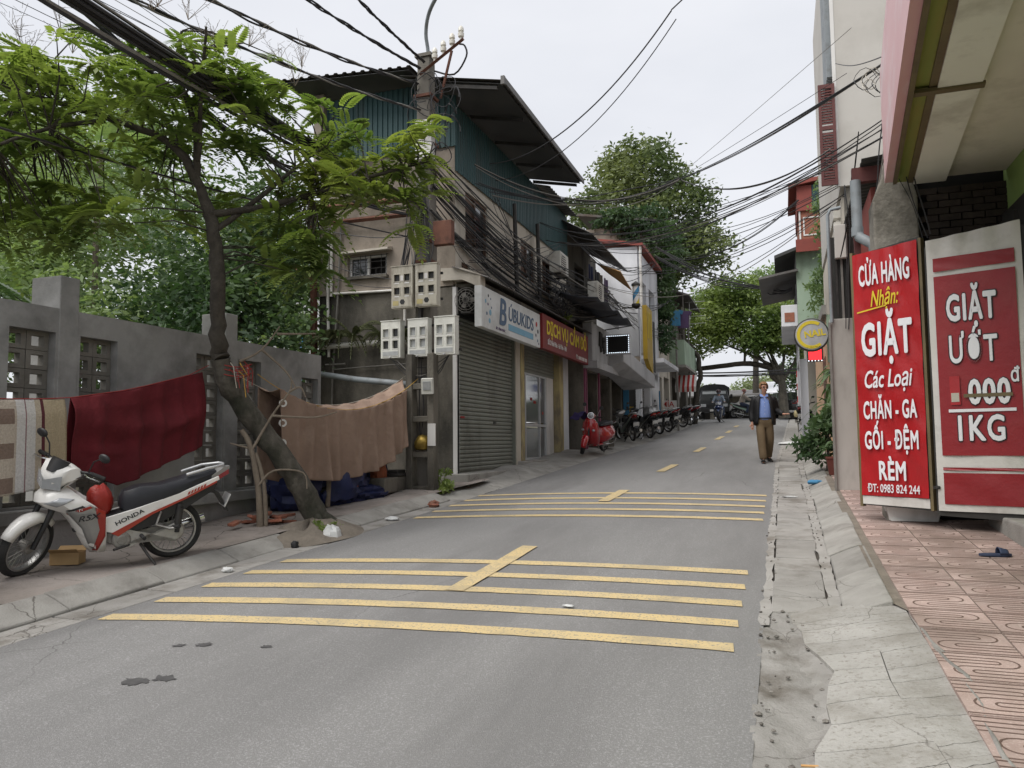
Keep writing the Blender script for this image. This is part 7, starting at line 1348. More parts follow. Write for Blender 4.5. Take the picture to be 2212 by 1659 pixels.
# ---------------------------------------------------------------- red classic scooter
def scooter(label, body, group=None, shape='classic'):
    v = thing('scooter', label, 'scooter', (0, 0, 0), 0, group); r = .235; wb = 1.28
    wheel(v, (0, 0, r), r, cast=5, wd=.055, name='rear_wheel')
    st = bpy.data.objects.new('steering', None); COL.objects.link(st); st.parent = v
    M0 = Matrix.Translation((1.05, 0, .75)) @ Matrix.Rotation(R(-24), 4, 'Y'); st.matrix_basis = M0 @ Matrix.Rotation(R(24), 4, 'Z'); Mi = M0.inverted()
    def S(mb, nm, m, sm=0): return mb.xf(Mi).build(nm, m, st, sm)
    fwl = wheel(v, (0, 0, 0), r, cast=5, wd=.055, name='front_wheel'); fwl.matrix_basis = st.matrix_basis @ Mi @ Matrix.Translation((wb, 0, r))
    mb = MB(); rg = []
    for a in np.linspace(R(-5), R(150), 14):
        rr = r+.04; k = .10*(1-.3*abs(a-R(70))/R(80)); rg.append([(wb+(rr-d)*math.cos(a), y, r+(rr-d)*math.sin(a)) for y, d in ((-k, .11), (-k*.95, .03), (-k*.5, -.01), (0, -.02), (k*.5, -.01), (k*.95, .03), (k, .11))])
    mb.loft(rg, False, False); o = S(mb, 'front_fender', body, 60); q = o.modifiers.new('s', 'SOLIDIFY'); q.thickness = .01
    S(MB().tube([(wb, .07, r), (1.15, .06, .5), (1.05, 0, .8)], .025, 8), 'fork', 'black_plastic', 60)
    S(MB().loft([[(x, hw*math.cos(a), z+h_*math.sin(a)) for a in np.linspace(0, 2*pi, 12, endpoint=False)] for x, hw, h_, z in ((.84, .05, .03, .98), (.9, .14, .05, .99), (.98, .12, .075, 1.0), (1.04, .09, .085, 1.0))]), 'handlebar_cowl', body, 60)
    S(MB().lathe([(.088, 0), (.09, .02), (.082, .03)], (1.035, 0, 1.0), (1, 0, .1), 20), 'headlamp_ring', 'chrome', 40); S(MB().lathe([(.08, 0), (.06, .02), (.0, .028)], (1.06, 0, 1.002), (1, 0, .1), 18), 'headlamp', 'lens', 60)
    for s_ in (1, -1):
        S(MB().tube([(.92, s_*.1, .99), (.88, s_*.3, 1.0)], [.018, .016], 8), 'grip', 'rubber', 60); S(MB().tube([(.92, s_*.15, .99), (.93, s_*.2, 1.2)], .006, 5), 'mirror_stem', 'chrome', 60); S(MB().lathe([(.05, -.008), (.052, 0), (.05, .008)], (.92, s_*.22, 1.24), (1, 0, 0), 16), 'mirror', 'black_plastic', 40)
    mb = MB(); rings = []
    for z, xf, hw, xb in ((.2, .80, .16, .72), (.28, .92, .20, .80), (.45, 1.02, .23, .86), (.65, 1.08, .235, .92), (.8, 1.08, .20, .96), (.9, 1.05, .12, .98), (.95, 1.02, .06, .98)):
        rings.append([(xb, -hw, z), (xb+(xf-xb)*.7, -hw*.75, z), (xf, -hw*.3, z), (xf+.015, 0, z), (xf, hw*.3, z), (xb+(xf-xb)*.7, hw*.75, z), (xb, hw, z)])
    mb.loft(rings, False, False); mb.build('leg_shield', body, v, 60, solid=.02)
    for s_ in (1, -1): MB().tube([(xb-.004, s_*hw, z) for z, xf, hw, xb in ((.2, .80, .16, .72), (.28, .92, .20, .80), (.45, 1.02, .23, .86), (.65, 1.08, .235, .92), (.8, 1.08, .20, .96), (.9, 1.05, .12, .98), (.95, 1.02, .06, .98))], .012, 6).build('shield_trim', 'chrome', v, 60)
    MB().loft([[(1.10-.02*i, y, z) for y, z in ((-.035, .9-.1*i), (.035, .9-.1*i), (.03, .8-.1*i), (-.03, .8-.1*i))] if False else [(1.105, -w_, z), (1.125, 0, z), (1.105, w_, z)] for z, w_ in ((.46, .02), (.55, .05), (.85, .035), (.9, .01))] if False else [[(1.09, -w_, z), (1.125, 0, z), (1.09, w_, z)] for i, (z, w_) in enumerate(((.46, .02), (.55, .05), (.85, .035), (.9, .01)))]).build('horn_cover', body, v, 60)
    for s_ in (1, -1): MB().sph((1.06, s_*.15, .62), (.03, .045, .03), 10, 6).build('turn_signal', 'lens', v, 60)
    MB().bx(.36, .84, -.15, .15, .2, .26).build('floorboard', body, v, bevel=.02)
    def rr_(x, hw, z0, z1): return [(x, hw*math.cos(a)*(1 if math.sin(a) < .2 else .8), (z0+z1)/2+(z1-z0)/2*math.sin(a)) for a in np.linspace(0, 2*pi, 16, endpoint=False)]
    MB().loft([rr_(.40, .12, .24, .66), rr_(.3, .20, .22, .72), rr_(.1, .25, .24, .74), rr_(-.12, .25, .28, .75), rr_(-.32, .19, .36, .74), rr_(-.44, .1, .46, .70)]).build('rear_body', body, v, 60)
    MB().tube([(.38, .21, .24), (.1, .262, .245), (-.15, .262, .29), (-.34, .2, .38)], .012, 6).build('cowl_trim', 'chrome', v, 60)
    MB().loft([[(x, -hw, z), (x, -hw*.85, z+h_), (x, hw*.85, z+h_), (x, hw, z)] for x, hw, z, h_ in ((.44, .08, .70, .04), (.3, .14, .71, .08), (.0, .15, .735, .07), (-.2, .14, .74, .09), (-.4, .09, .73, .06))]).build('seat', 'seat_vinyl', v, 40, bevel=.01)
    MB().tube([(-.3, -.13, .76), (-.5, -.13, .8), (-.52, 0, .8), (-.5, .13, .8), (-.3, .13, .76)], .011, 6).build('grab_rail', 'chrome', v, 60); MB().sph((-.45, 0, .6), (.03, .06, .04), 10, 6).build('tail_lamp', 'lens_red', v, 60); MB().loft([[(-.3, -.1, .45), (-.3, .1, .45), (-.28, .1, .42), (-.28, -.1, .42)], [(-.48, -.09, .3), (-.48, .09, .3), (-.46, .09, .28), (-.46, -.09, .28)]]).build('rear_fender', 'black_plastic', v, 40); MB().box((-.49, 0, .42), (.008, .19, .14), (0, R(-20), 0)).build('number_plate', 'plate', v)
    MB().bx(-.1, .3, -.06, .12, .16, .3).build('engine', 'engine_metal', v, bevel=.03); MB().tube([(.3, -.12, .16), (.1, -.17, .18), (-.3, -.18, .24)], [.02, .05, .05], 10).build('exhaust', 'black_plastic', v, 60); MB().tube([(.42, .1, .2), (.4, .2, .02)], .014, 6).build('side_stand', 'dark_steel', v, 60)
    return v
vs_ = scooter('shiny red scooter with chrome trim parked in front of the shops', 'vespa_red'); place(vs_, -4.62, 20.5, G(20.5)+.10, R(-101), R(6), R(-3))
o = MB().grid(lambda u, v: (-.34+.3*u, (-.30+.62*v), .26-.55*abs(v-.5)**1.5+.02*math.sin(v*20+u*6)), 10, 22).build('blue_cloth', mat('cloth_indigo', (.03, .02, .085), (.045, .032, .11), 5, .9), smooth=60, solid=.01); o.location = (-4.78, 19.35, G(19.4)+.93); o.rotation_euler = (0, 0, R(-20)); tag(o, 'dark indigo cloth slung over the handlebars of the red scooter', 'cloth')
mat('crate_red', (.30, .03, .025), (.25, .028, .022), 6, .6); cr_ = thing('red_crate', 'small red crate on a block beside the red scooter', 'crate', (-4.95, 22.3, G(22.3)+.1), .2); MB().bx(-.25, .25, -.2, .2, 0, .2).build('block', 'plaster_dark', cr_, bevel=.02)
for i in range(3): MB().bx(-.2, .2, -.16, -.14, .21+.06*i, .25+.06*i).bx(-.2, .2, .14, .16, .21+.06*i, .25+.06*i).bx(-.2, -.18, -.14, .14, .21+.06*i, .25+.06*i).bx(.18, .2, -.14, .14, .21+.06*i, .25+.06*i).build('slat_ring', 'crate_red', cr_)
# ---------------------------------------------------------------- truck and car at the crossing
mat('truck_dark', (.025, .028, .03), (.035, .038, .04), 4, .4, obj=True); mat('canvas', (.022, .024, .027), (.035, .037, .04), 4, .85, obj=True, bump=.4, bscale=10)
tk = thing('truck', 'dark covered light truck facing down the street at the crossing', 'truck', (-3.8, 46.6, G(46.6)+.03), R(4))
def lofx(rs): return MB().loft(rs)
lofx([[(-.85, y, z0), (.85, y, z0), (.85, y, z1), (.78*k, y, z2), (-.78*k, y, z2), (-.85, y, z1)] for y, z0, z1, z2, k in ((0, .45, 1.05, 1.10, 1.05), (.12, .42, 1.2, 1.25, 1.04), (.45, .42, 1.25, 1.72, .95), (1.5, .42, 1.25, 1.76, .95))]).build('cab', 'truck_dark', tk, 40, bevel=.02)
MB().add([(-.70, .16, 1.27), (.70, .16, 1.27), (.66, .40, 1.66), (-.66, .40, 1.66)], [(0, 1, 2, 3)]).build('windscreen', 'lens', tk, solid=.01); MB().bx(-.84, .84, -.06, .05, .42, .62).build('bumper', 'black_plastic', tk, bevel=.02); MB().bx(-.5, .5, -.02, .0, .72, .86).build('grille', 'black_plastic', tk)
for s_ in (-1, 1):
    MB().bx(s_*.62-.15, s_*.62+.15, -.03, .02, .72, .9).build('headlight', 'lens', tk, bevel=.02); MB().box((s_*.98, .3, 1.35), (.14, .05, .24)).build('wing_mirror', 'black_plastic', tk, bevel=.02); MB().tube([(s_*.8, .35, 1.2), (s_*.95, .3, 1.3)], .015, 5).build('mirror_arm', 'black_plastic', tk)
    for y in (.8, 3.6): w2 = MB().lathe([(.15, -.09), (.30, -.09), (.32, -.05), (.32, .05), (.30, .09), (.15, .09)], (s_*.72, y, .32), (1, 0, 0), 22).build('tyre', 'rubber', tk, 40); MB().lathe([(.02, 0), (.16, .0), (.17, .03)], (s_*.76, y, .32), (s_, 0, 0), 16).build('rim', 'rim_metal', tk, 40)
MB().bx(-.26, .26, -.075, -.062, .46, .58).build('number_plate', 'plate', tk)
MB().bx(-.8, .8, 1.5, 4.6, .55, .75).build('chassis', 'black_plastic', tk); lofx([[(-.88, y, .75), (.88, y, .75), (.88, y, 1.95), (.6, y, 2.12), (0, y, 2.18), (-.6, y, 2.12), (-.88, y, 1.95)] for y in (1.45, 2.5, 3.6, 4.65)]).build('canvas_cover', 'canvas', tk, 30)
def car(label, loc, rz, body):
    c = thing('car', label, 'car', loc, rz); prof = [(-2.1, .35), (-2.15, .62), (-1.95, .86), (-1.2, .95), (-.65, 1.38), (.55, 1.42), (1.35, 1.0), (2.05, .92), (2.15, .6), (2.1, .35)]
    rs = []
    for y, k, dz in ((-.84, 1, 0), (-.86, 1, 0), (-.62, 1, .02), (.62, 1, .02), (.86, 1, 0), (.84, 1, 0)):
        rs.append([(x, y*(1-.22*max(0, z-.95)/.45), z+(dz if z > .9 else 0)) for x, z in prof])
    MB().loft(rs).build('body', body, c, 40, bevel=.02)
    for s_ in (-1, 1):
        for po in ([(-1.05, .98), (-.58, 1.32), (-.05, 1.34), (-.05, .98)], [(.02, .98), (.02, 1.34), (.48, 1.35), (1.1, .99)]): MB().prism(po, lambda u, v: (u, s_*(.868-.19*(v-.95)/.45), v), lambda u, v: (u, s_*(.873-.19*(v-.95)/.45), v)).build('side_window', 'glass_dark', c)
        for x in (-1.35, 1.35): MB().lathe([(.18, -.1), (.30, -.1), (.315, -.05), (.315, .08), (.3, .1)], (x, s_*.78, .315), (0, s_, 0), 22).build('tyre', 'rubber', c, 40); MB().lathe([(.02, 0), (.19, 0), (.2, .03)], (x, s_*.85, .315), (0, s_, 0), 16).build('rim', 'rim_metal', c, 40)
        MB().bx(-2.12, -1.9, s_*.6-.14, s_*.6+.14, .66, .78).build('headlight', 'lens', c, bevel=.02); MB().bx(2.0, 2.14, s_*.62-.14, s_*.62+.14, .7, .84).build('tail_lamp', 'lens_red', c, bevel=.02)
        MB().bx(.1, .25, s_*.875-.01, s_*.875+.01, .82, .85).build('door_handle', 'chrome', c)
    MB().add([(-1.16, -.62, 1.0), (-1.16, .62, 1.0), (-.68, .55, 1.385), (-.68, -.55, 1.385)], [(0, 1, 2, 3)]).build('windscreen', 'glass_dark', c, solid=.01); return c
car('white car crossing behind the motorbike riders', (-1.5, 49.6, G(49.6)+.03), 0.05, 'paint_white'); car('dark car waiting at the crossing behind the walking man', (.2, 47.6, G(47.6)+.03), R(-95), 'paint_black')
# ---------------------------------------------------------------- people
mat('skin', (.50, .27, .19), (.44, .23, .16), 8, .55, obj=True); mat('hair_sandy', (.20, .10, .045), (.26, .14, .065), 20, .7, obj=True); mat('jacket_black', (.006, .006, .007), (.011, .011, .012), 6, .6, obj=True, bump=.3, bscale=30); mat('shirt_blue', (.17, .25, .52), (.20, .28, .56), 6, .8, obj=True, bump=.2, bscale=30); mat('khaki', (.105, .072, .038), (.13, .09, .05), 5, .85, obj=True, bump=.3, bscale=25); mat('shoe_black', (.012, .012, .012), None, rough=.4); mat('cloth_grey', (.14, .17, .21), (.17, .20, .24), 6, .85, obj=True); mat('cloth_cream', (.45, .40, .34), (.4, .35, .3), 6, .85, obj=True); mat('denim', (.035, .05, .09), (.05, .065, .11), 6, .85, obj=True); mat('helmet_pink', (.50, .22, .20), None, rough=.3); mat('helmet_dark', (.05, .03, .035), None, rough=.3)
def skin(name, nodes, edges, m, parent, sub=2, root=0):
    me = bpy.data.meshes.new(name); me.from_pydata([n_[0] for n_ in nodes], edges, []); o = bpy.data.objects.new(name, me); COL.objects.link(o)
    o.modifiers.new('k', 'SKIN').use_smooth_shade = True; q = o.modifiers.new('u', 'SUBSURF'); q.levels = sub; q.render_levels = sub
    for i, n_ in enumerate(nodes):
        r_ = n_[1] if isinstance(n_[1], tuple) else (n_[1], n_[1]); me.skin_vertices[0].data[i].radius = r_; me.skin_vertices[0].data[i].use_root = (i == root)
    bpy.context.view_layer.update(); m2 = bpy.data.meshes.new_from_object(o.evaluated_get(bpy.context.evaluated_depsgraph_get())); bpy.data.objects.remove(o)
    m2.materials.clear(); m2.materials.append(MATS[m]); m2.shade_smooth(); return link(name, m2, parent)
def person(label, loc, rz, J, top, legs, hair=None, helmet=None, hands=True):
    p = thing('person', label, 'person', loc, rz); V = Vector; N = []; E_ = []
    def nd(q, r_, pr=None):
        N.append((tuple(q), r_)); i = len(N)-1
        if pr is not None: E_.append((pr, i))
        return i
    J = {k: V(v) for k, v in J.items()}; pe = nd(J['pelvis'], (.13, .10)); sp = nd((J['pelvis']+J['chest'])/2, (.12, .095), pe); ch = nd(J['chest'], (.15, .10), sp); nk = nd(J['neck'], .05, ch)
    hd = J['head']; fd = J['face'].normalized(); ux = V((0, 0, 1)); nd_ = nd(hd-ux*.085+fd*.012, (.055, .055), nk); md = nd(hd+fd*.008, (.076, .082), nd_); nd(hd+ux*.07, (.062, .068), md)
    for s_ in 'LR':
        sh = nd(J['sh'+s_], .052, ch); el = nd(J['el'+s_], .038, sh); wr = nd(J['wr'+s_], (.027, .022), el); d = (J['wr'+s_]-J['el'+s_]).normalized(); c = J.get('hand'+s_); d = c.normalized() if c else d
        pal = nd(J['wr'+s_]+d*.045, (.036, .017), wr); sd_ = d.cross(fd if abs(d.dot(fd)) < .9 else V((0, 0, 1))).normalized(); kn = nd(J['wr'+s_]+d*.085, (.038, .015), pal)
        cl = (d.cross(sd_)).normalized()*(.4 if s_ == 'L' else -.4)
        for i, ln in enumerate((.065, .075, .07, .055)):
            b0 = J['wr'+s_]+d*.095+sd_*(.027-.018*i); f1 = nd(b0+d*ln*.5, .0085, kn); nd(b0+d*ln*.85+cl*ln*.6, .0075, f1)
        t1 = nd(J['wr'+s_]+d*.05+sd_*.048, .011, pal); nd(J['wr'+s_]+d*.09+sd_*.058+cl*.03, .009, t1)
        hp = nd(J['hip'+s_], .085, pe); kn2 = nd(J['kn'+s_], .056, hp); an = nd(J['an'+s_], .036, kn2); nd(J['an'+s_]+V((0, 0, -.05))+(J['toe'+s_]-J['an'+s_])*.6, (.036, .026), an)
    skin('body', N, E_, 'skin', p)
    # clothes: one continuous top with sleeves, one pair of trousers
    N2 = []; E2 = []
    def n2(q, r_, pr=None):
        N2.append((tuple(q), r_)); i = len(N2)-1
        if pr is not None: E2.append((pr, i))
        return i
    pe = n2(J['pelvis']-V((0, 0, .06)), (.17, .14)); p3 = n2(J['pelvis']+V((0, 0, .08)), (.178, .155), pe); sp = n2((J['pelvis']+J['chest'])/2+V((0, 0, .05)), (.182, .16), p3); ch = n2(J['chest'], (.19, .135), sp); c2_ = n2(J['chest'].lerp(J['neck'], .6), (.11, .095), ch); n2(J['chest'].lerp(J['neck'], .97), .072, c2_)
    if top != 'open':
        for s_ in 'LR':
            sh = n2(J['sh'+s_], .08, ch); el = n2(J['el'+s_], .065, sh); n2(J['el'+s_].lerp(J['wr'+s_], .95), .05, el)
    skin('top', N2, E2, 'shirt_blue' if top == 'open' else top, p)
    N2 = []; E2 = []; pe = n2(J['pelvis']+V((0, 0, .10)), (.19, .158)); p2 = n2(J['pelvis']-V((0, 0, .05)), (.185, .155), pe)
    for s_ in 'LR':
        hp = n2(J['hip'+s_]-V((0, 0, .06)) if top == 'open' else J['hip'+s_], .115, p2); mdl = n2(J['hip'+s_].lerp(J['kn'+s_], .55), .108, hp); kn2 = n2(J['kn'+s_], .096, mdl); m3 = n2(J['kn'+s_].lerp(J['an'+s_], .5), .09, kn2); m4 = n2(J['an'+s_]+V((0, 0, .04)), .085, m3); n2(J['an'+s_]-V((0, 0, .035)), .08, m4)
    skin('trousers', N2, E2, legs, p)
    for s_ in 'LR':
        a, t_ = J['an'+s_], J['toe'+s_]; d = (t_-a); d.z = 0; d.normalize(); sd_ = V((-d.y, d.x, 0)); mb = MB(); tz = (t_.z-a.z)
        rs = []
        for f, hw, h_ in ((-.09, .03, .05), (-.06, .04, .085), (0, .045, .09), (.08, .05, .06), (.15, .05, .045), (.19, .03, .03)):
            zz = a.z-.085+(t_.z-(a.z-.085))*max(0, f)/.19*.9; rs.append([a+d*f+sd_*hw*y_+V((0, 0, 0)) for y_ in ()] or [V((a.x+d.x*f+sd_.x*hw*c, a.y+d.y*f+sd_.y*hw*c, zz+z_*h_)) for c, z_ in ((-1, 0), (-.95, .5), (-.5, 1), (.5, 1), (.95, .5), (1, 0))])
        mb.loft(rs); mb.build('shoe', 'shoe_black', p, 50, bevel=.006)
    # face
    rx = fd.cross(ux).normalized()
    fc = hd+fd*.085
    MB().tube([fc+ux*.02, fc+fd*.022-ux*.022, fc+fd*.004-ux*.03], [.008, .014, .008], 6).build('nose', 'skin', p, 60); MB().box(tuple(fc-ux*.062-fd*.003), (.05, .012, .008)).build('mouth', mat('lips', (.35, .12, .10), None, rough=.6), p)
    for s_ in (-1, 1):
        MB().sph(tuple(fc+rx*s_*.032+ux*.012-fd*.006), .011, 8, 6).build('eye', 'ink_black', p, 60); MB().tube([fc+rx*s_*.014+ux*.033, fc+rx*s_*.052+ux*.035-fd*.012], .005, 5).build('brow', 'hair_sandy', p); MB().sph(tuple(hd+rx*s_*.085-ux*.005), (.014, .022, .032), 8, 6).build('ear', 'skin', p, 60)
    if hair:
        def cap(u, v):
            a = 2*pi*u; e = R(88)*v; dv = (fd*math.cos(a)+rx*math.sin(a)); lim = 1-.0; low = (-.4 if math.cos(a) < .35 else .62)
            z = math.cos(e*1.28)*(1-.0); z = max(z, low); rr = math.sqrt(max(0, 1-z*z)); k_ = 1+.04*math.sin(a*9+v*5)
            return tuple(hd+dv*rr*.097*k_+ux*(z*.118+.006))
        MB().grid(cap, 28, 12).build('hair', hair, p, 60, solid=.014)
    if helmet:
        mb = MB(); mb.loft([[tuple(hd+(fd*math.cos(a)+rx*math.sin(a))*r_+ux*z) for a in np.linspace(0, 2*pi, 18, endpoint=False)] for r_, z in ((.125, -.01), (.13, .03), (.125, .08), (.10, .125), (.05, .15), (.01, .155))]); mb.build('helmet', helmet, p, 50); MB().tube([hd+fd*.12+rx*.07+ux*.02, hd+fd*.17+ux*.01, hd+fd*.12-rx*.07+ux*.02], [.01, .014, .01], 6, sq=.4).build('peak', helmet, p, 60); mb = MB(); mb.grid(lambda u, v: tuple(hd+(fd*math.cos((u-.5)*2.2)+rx*math.sin((u-.5)*2.2))*.098+ux*(-.02-.075*v)), 8, 4); mb.build('face_mask', 'cloth_grey', p, 60, solid=.004)
    return p, J
V3 = Vector
man, J = person('walking man in black jacket, blue shirt and khaki trousers on the road', (-.40, 18.15, G(18.0)-.01), .12, dict(pelvis=(0, 0, .95), chest=(0, .01, 1.36), neck=(0, .0, 1.53), head=(.005, -.04, 1.70), face=(.32, -1, -.22),
    shR=(-.205, .01, 1.45), elR=(-.27, .04, 1.16), wrR=(-.27, -.03, .90), handR=(0, -.15, -1), shL=(.205, .01, 1.45), elL=(.27, .08, 1.17), wrL=(.40, -.16, 1.08), handL=(.55, -.8, .1), hipR=(-.09, 0, .9), knR=(-.10, -.20, .53), anR=(-.085, -.32, .11), toeR=(-.10, -.52, .06), hipL=(.09, 0, .9), knL=(.10, -.01, .50), anL=(.085, .22, .15), toeL=(.13, .04, .02)), 'open', 'khaki', 'hair_sandy')
# open jacket: back and sides wrap the torso, front edges hang apart
mb = MB(); rs = []
for z, rx_, ry_, op in ((.86, .235, .19, 40), (.95, .235, .195, 38), (1.05, .23, .195, 35), (1.2, .228, .185, 32), (1.36, .235, .165, 26), (1.45, .225, .13, 24), (1.51, .13, .085, 30), (1.545, .085, .07, 38)):
    n = 26; rs.append([(rx_*math.sin(a)*(1+.015*math.sin(5*a+z*20)), .01-ry_*math.cos(a), z+(.02*math.cos(a) if z < .9 else 0)) for a in np.linspace(R(op), 2*pi-R(op), n)])
mb.loft(rs, False, False); mb.build('jacket', 'jacket_black', man, 70, solid=.014)
for s_ in 'LR':
    sh, el, wr = J['sh'+s_], J['el'+s_], J['wr'+s_]; skin('sleeve', [(sh.lerp(V3((0, .01, 1.42)), .35), .075), (sh, .095), (sh.lerp(el, .5), .085), (el, .08), (el.lerp(wr, .5), .072), (el.lerp(wr, .96), .062)], [(i, i+1) for i in range(5)], 'jacket_black', man)
for s_ in (-1, 1):
    MB().add([(s_*.03, -.075, 1.53), (s_*.085, -.03, 1.555), (s_*.085, -.085, 1.49), (s_*.02, -.12, 1.475)], [(0, 1, 2, 3)]).build('collar', 'shirt_blue', man, solid=.006)
    MB().tube([(s_*(.032+.02*math.cos(a))+.012, -.125+.012*abs(math.cos(a)), 1.715+.016*math.sin(a)) for a in np.linspace(0, 2*pi, 13)], .0028, 4).build('glasses_rim', 'ink_black', man) if False else None
fd = Vector((.32, -1, -.22)).normalized(); rx = fd.cross(Vector((0, 0, 1))).normalized(); hd = J['head']
mb = MB()
for s_ in (-1, 1):
    c = hd+fd*.1+rx*s_*.033+Vector((0, 0, .014)); mb.tube([c+rx*.026*math.cos(a)+Vector((0, 0, .017*math.sin(a))) for a in np.linspace(0, 2*pi, 13)], .0035, 4); mb.tube([c+rx*s_*.026, hd+rx*s_*.088+fd*.0], .003, 4)
mb.build('glasses', 'ink_black', man); MB().bx(-.16, .16, -.152, -.135, .985, 1.015).build('belt', 'ink_black', man) if False else None
MB().loft([[(.172*math.cos(a), -.148*math.sin(a), z) for a in np.linspace(0, 2*pi, 24, endpoint=False)] for z in (.985, 1.02)], False).build('belt', 'ink_black', man, 60)
for i in range(5): MB().sph((.0, -.125-.03*math.sin(i*.6), 1.44-.085*i), .007, 6, 4).build('button', 'ink_white', man)
# riders
def rider(bike, label, mats_, helmet):
    Mw = bike.matrix_world.copy(); p, _ = person(label, (0, 0, 0), 0, dict(pelvis=(.12, 0, .86), chest=(.2, 0, 1.26), neck=(.22, 0, 1.42), head=(.25, 0, 1.58), face=(1, 0, -.05), shR=(.2, -.19, 1.35), elR=(.45, -.27, 1.12), wrR=(.72, -.30, 1.02), handR=(1, 0, -.1), shL=(.2, .19, 1.35), elL=(.45, .27, 1.12), wrL=(.72, .30, 1.02), handL=(1, 0, -.1), hipR=(.14, -.09, .82), knR=(.5, -.19, .72), anR=(.36, -.19, .36), toeR=(.54, -.19, .31), hipL=(.14, .09, .82), knL=(.5, .19, .72), anL=(.36, .19, .36), toeL=(.54, .19, .31)), *mats_, None, helmet)
    p.matrix_world = Mw; return p
b = underbone('blue motorbike being ridden down the street towards the viewer', 'paint_navy', 'paint_silver', None, False, 0); place(b, -3.15, 41.6, G(41)+.04, R(-88), 0, R(3)); bpy.context.view_layer.update(); rider(b, 'helmeted rider in grey shirt on the blue motorbike', ('cloth_grey', 'denim'), 'helmet_dark')
b = underbone('mint green motorbike crossing in front of the white car', 'paint_mint', 'paint_silver', None, False, 0); place(b, -2.35, 46.4, G(46.4)+.04, R(8), 0, 0); bpy.context.view_layer.update(); rider(b, 'rider in cream top and pink helmet on the mint motorbike', ('cloth_cream', 'denim'), 'helmet_pink')
stand = dict(pelvis=(0, 0, .93), chest=(0, 0, 1.33), neck=(0, 0, 1.5), head=(0, -.02, 1.65), face=(-.5, -1, 0), shR=(-.19, 0, 1.43), elR=(-.25, .02, 1.14), wrR=(-.25, -.05, .9), shL=(.19, 0, 1.43), elL=(.25, .02, 1.14), wrL=(.2, -.2, 1.2), hipR=(-.09, 0, .88), knR=(-.1, 0, .5), anR=(-.1, .02, .09), toeR=(-.12, -.16, .02), hipL=(.09, 0, .88), knL=(.1, 0, .5), anL=(.1, .02, .09), toeL=(.12, -.16, .02))
person('person in dark clothes standing by the white car', (-.95, 48.2, G(48.2)+.03), 0, stand, 'ink_black', 'denim', 'ink_black')
# ---------------------------------------------------------------- overhead cables
def span(A, B, sag, n=20):
    A, B = Vector(A), Vector(B); return [A.lerp(B, t)+Vector((0, 0, -sag*4*t*(1-t))) for t in np.linspace(0, 1, n)]
def bundle(label, runs, jitter, cnt, r=(.006, .012), m='cable', name='cable_bundle', twist=False, seed=0, n=22):
    r2 = random.Random(seed); t = thing(name, label, 'cable', tuple(runs[0][0]))
    o0 = Vector(runs[0][0])
    for k in range(cnt):
        A, B, s_ = runs[k % len(runs)]; pts = span(A, B, s_*(1+r2.uniform(-.12, .2)*(1 if cnt > 1 else 0)), n); rr = r2.uniform(*r)
        ph = r2.uniform(0, 6); off = Vector((r2.gauss(0, jitter), r2.gauss(0, jitter), r2.gauss(0, jitter))); P_ = []
        for i, p in enumerate(pts):
            u = i/(len(pts)-1)
            if twist: q = p+Vector((math.cos(u*twist+k*2.1), 0, math.sin(u*twist+k*2.1)))*rr*1.0
            else: q = p+off*(.35+.65*math.sin(pi*u)+.25*math.sin(u*9+ph))
            P_.append(q-o0)
        MB().tube(P_, rr, 5).build('cable', m if r2.random() > .12 else 'cable_grey', t, 60)
    return t
PT = (-5.86, 12.1)
# thick bundle over the tree from behind the camera to the pole
bundle('thick black cable bundle running from upper left over the tree to the pole', [((-5.88, 12.0, 5.75), (-6.0, -8, 6.9), .55)], .055, 22, (.012, .024), seed=1, n=40)
bundle('second dark cable bundle looping through the tree crown', [((-5.9, 12.0, 5.6), (-6.9, 6.9, 6.0), .35), ((-6.9, 6.9, 6.0), (-6.6, -4, 9.2), .2)], .035, 10, (.011, .019), seed=2)
for i, (A, B, s_, lb) in enumerate((((-5.95, 12.0, 8.0), (-8.2, 4.0, 7.9), .35, 'twisted cable from the pole top towards the upper left corner'), ((-5.9, 11.98, 7.5), (-8.4, 3.0, 7.2), .3, 'twisted cable just below the topmost one at the pole'), ((-5.88, 11.95, 8.25), (-8.6, 7.0, 9.8), .18, 'twisted cable rising steeply left from the pole head'), ((-5.8, 11.95, 8.35), (-7.2, 8.2, 10.0), .12, 'short steep cable leaving the crossarm to the upper left'))):
    bundle(lb, [(A, B, s_)], 0, 3, (.013, .016), twist=60, seed=10+i, n=60, name='twisted_cable')
bundle('thin wires slanting across the top left corner', [((-6.3, 7.0, 6.2), (-9.5, 1.5, 8.2), .1), ((-6.5, 7.2, 5.9), (-9.2, 2.5, 7.2), .1), ((-6.2, 7.4, 6.3), (-8.8, 2.0, 8.6), .1)], .12, 9, (.003, .005), seed=20, name='thin_wires')
bundle('drooping cable crossing the tree from the left edge to the meter pole', [((-5.9, 11.9, 5.15), (-7.6, 3.5, 4.75), .12)], .012, 2, (.010, .013), seed=21, name='drooping_cable')
bundle('thin wire from the tree to the meter boxes', [((-6.0, 11.85, 4.3), (-8.5, 12.7, 4.95), .12), ((-6.0, 11.85, 4.4), (-8.5, 12.7, 5.2), .1), ((-5.95, 11.85, 5.2), (-8.6, 12.7, 5.85), .08)], .02, 3, (.006, .009), seed=22, name='thin_wires')
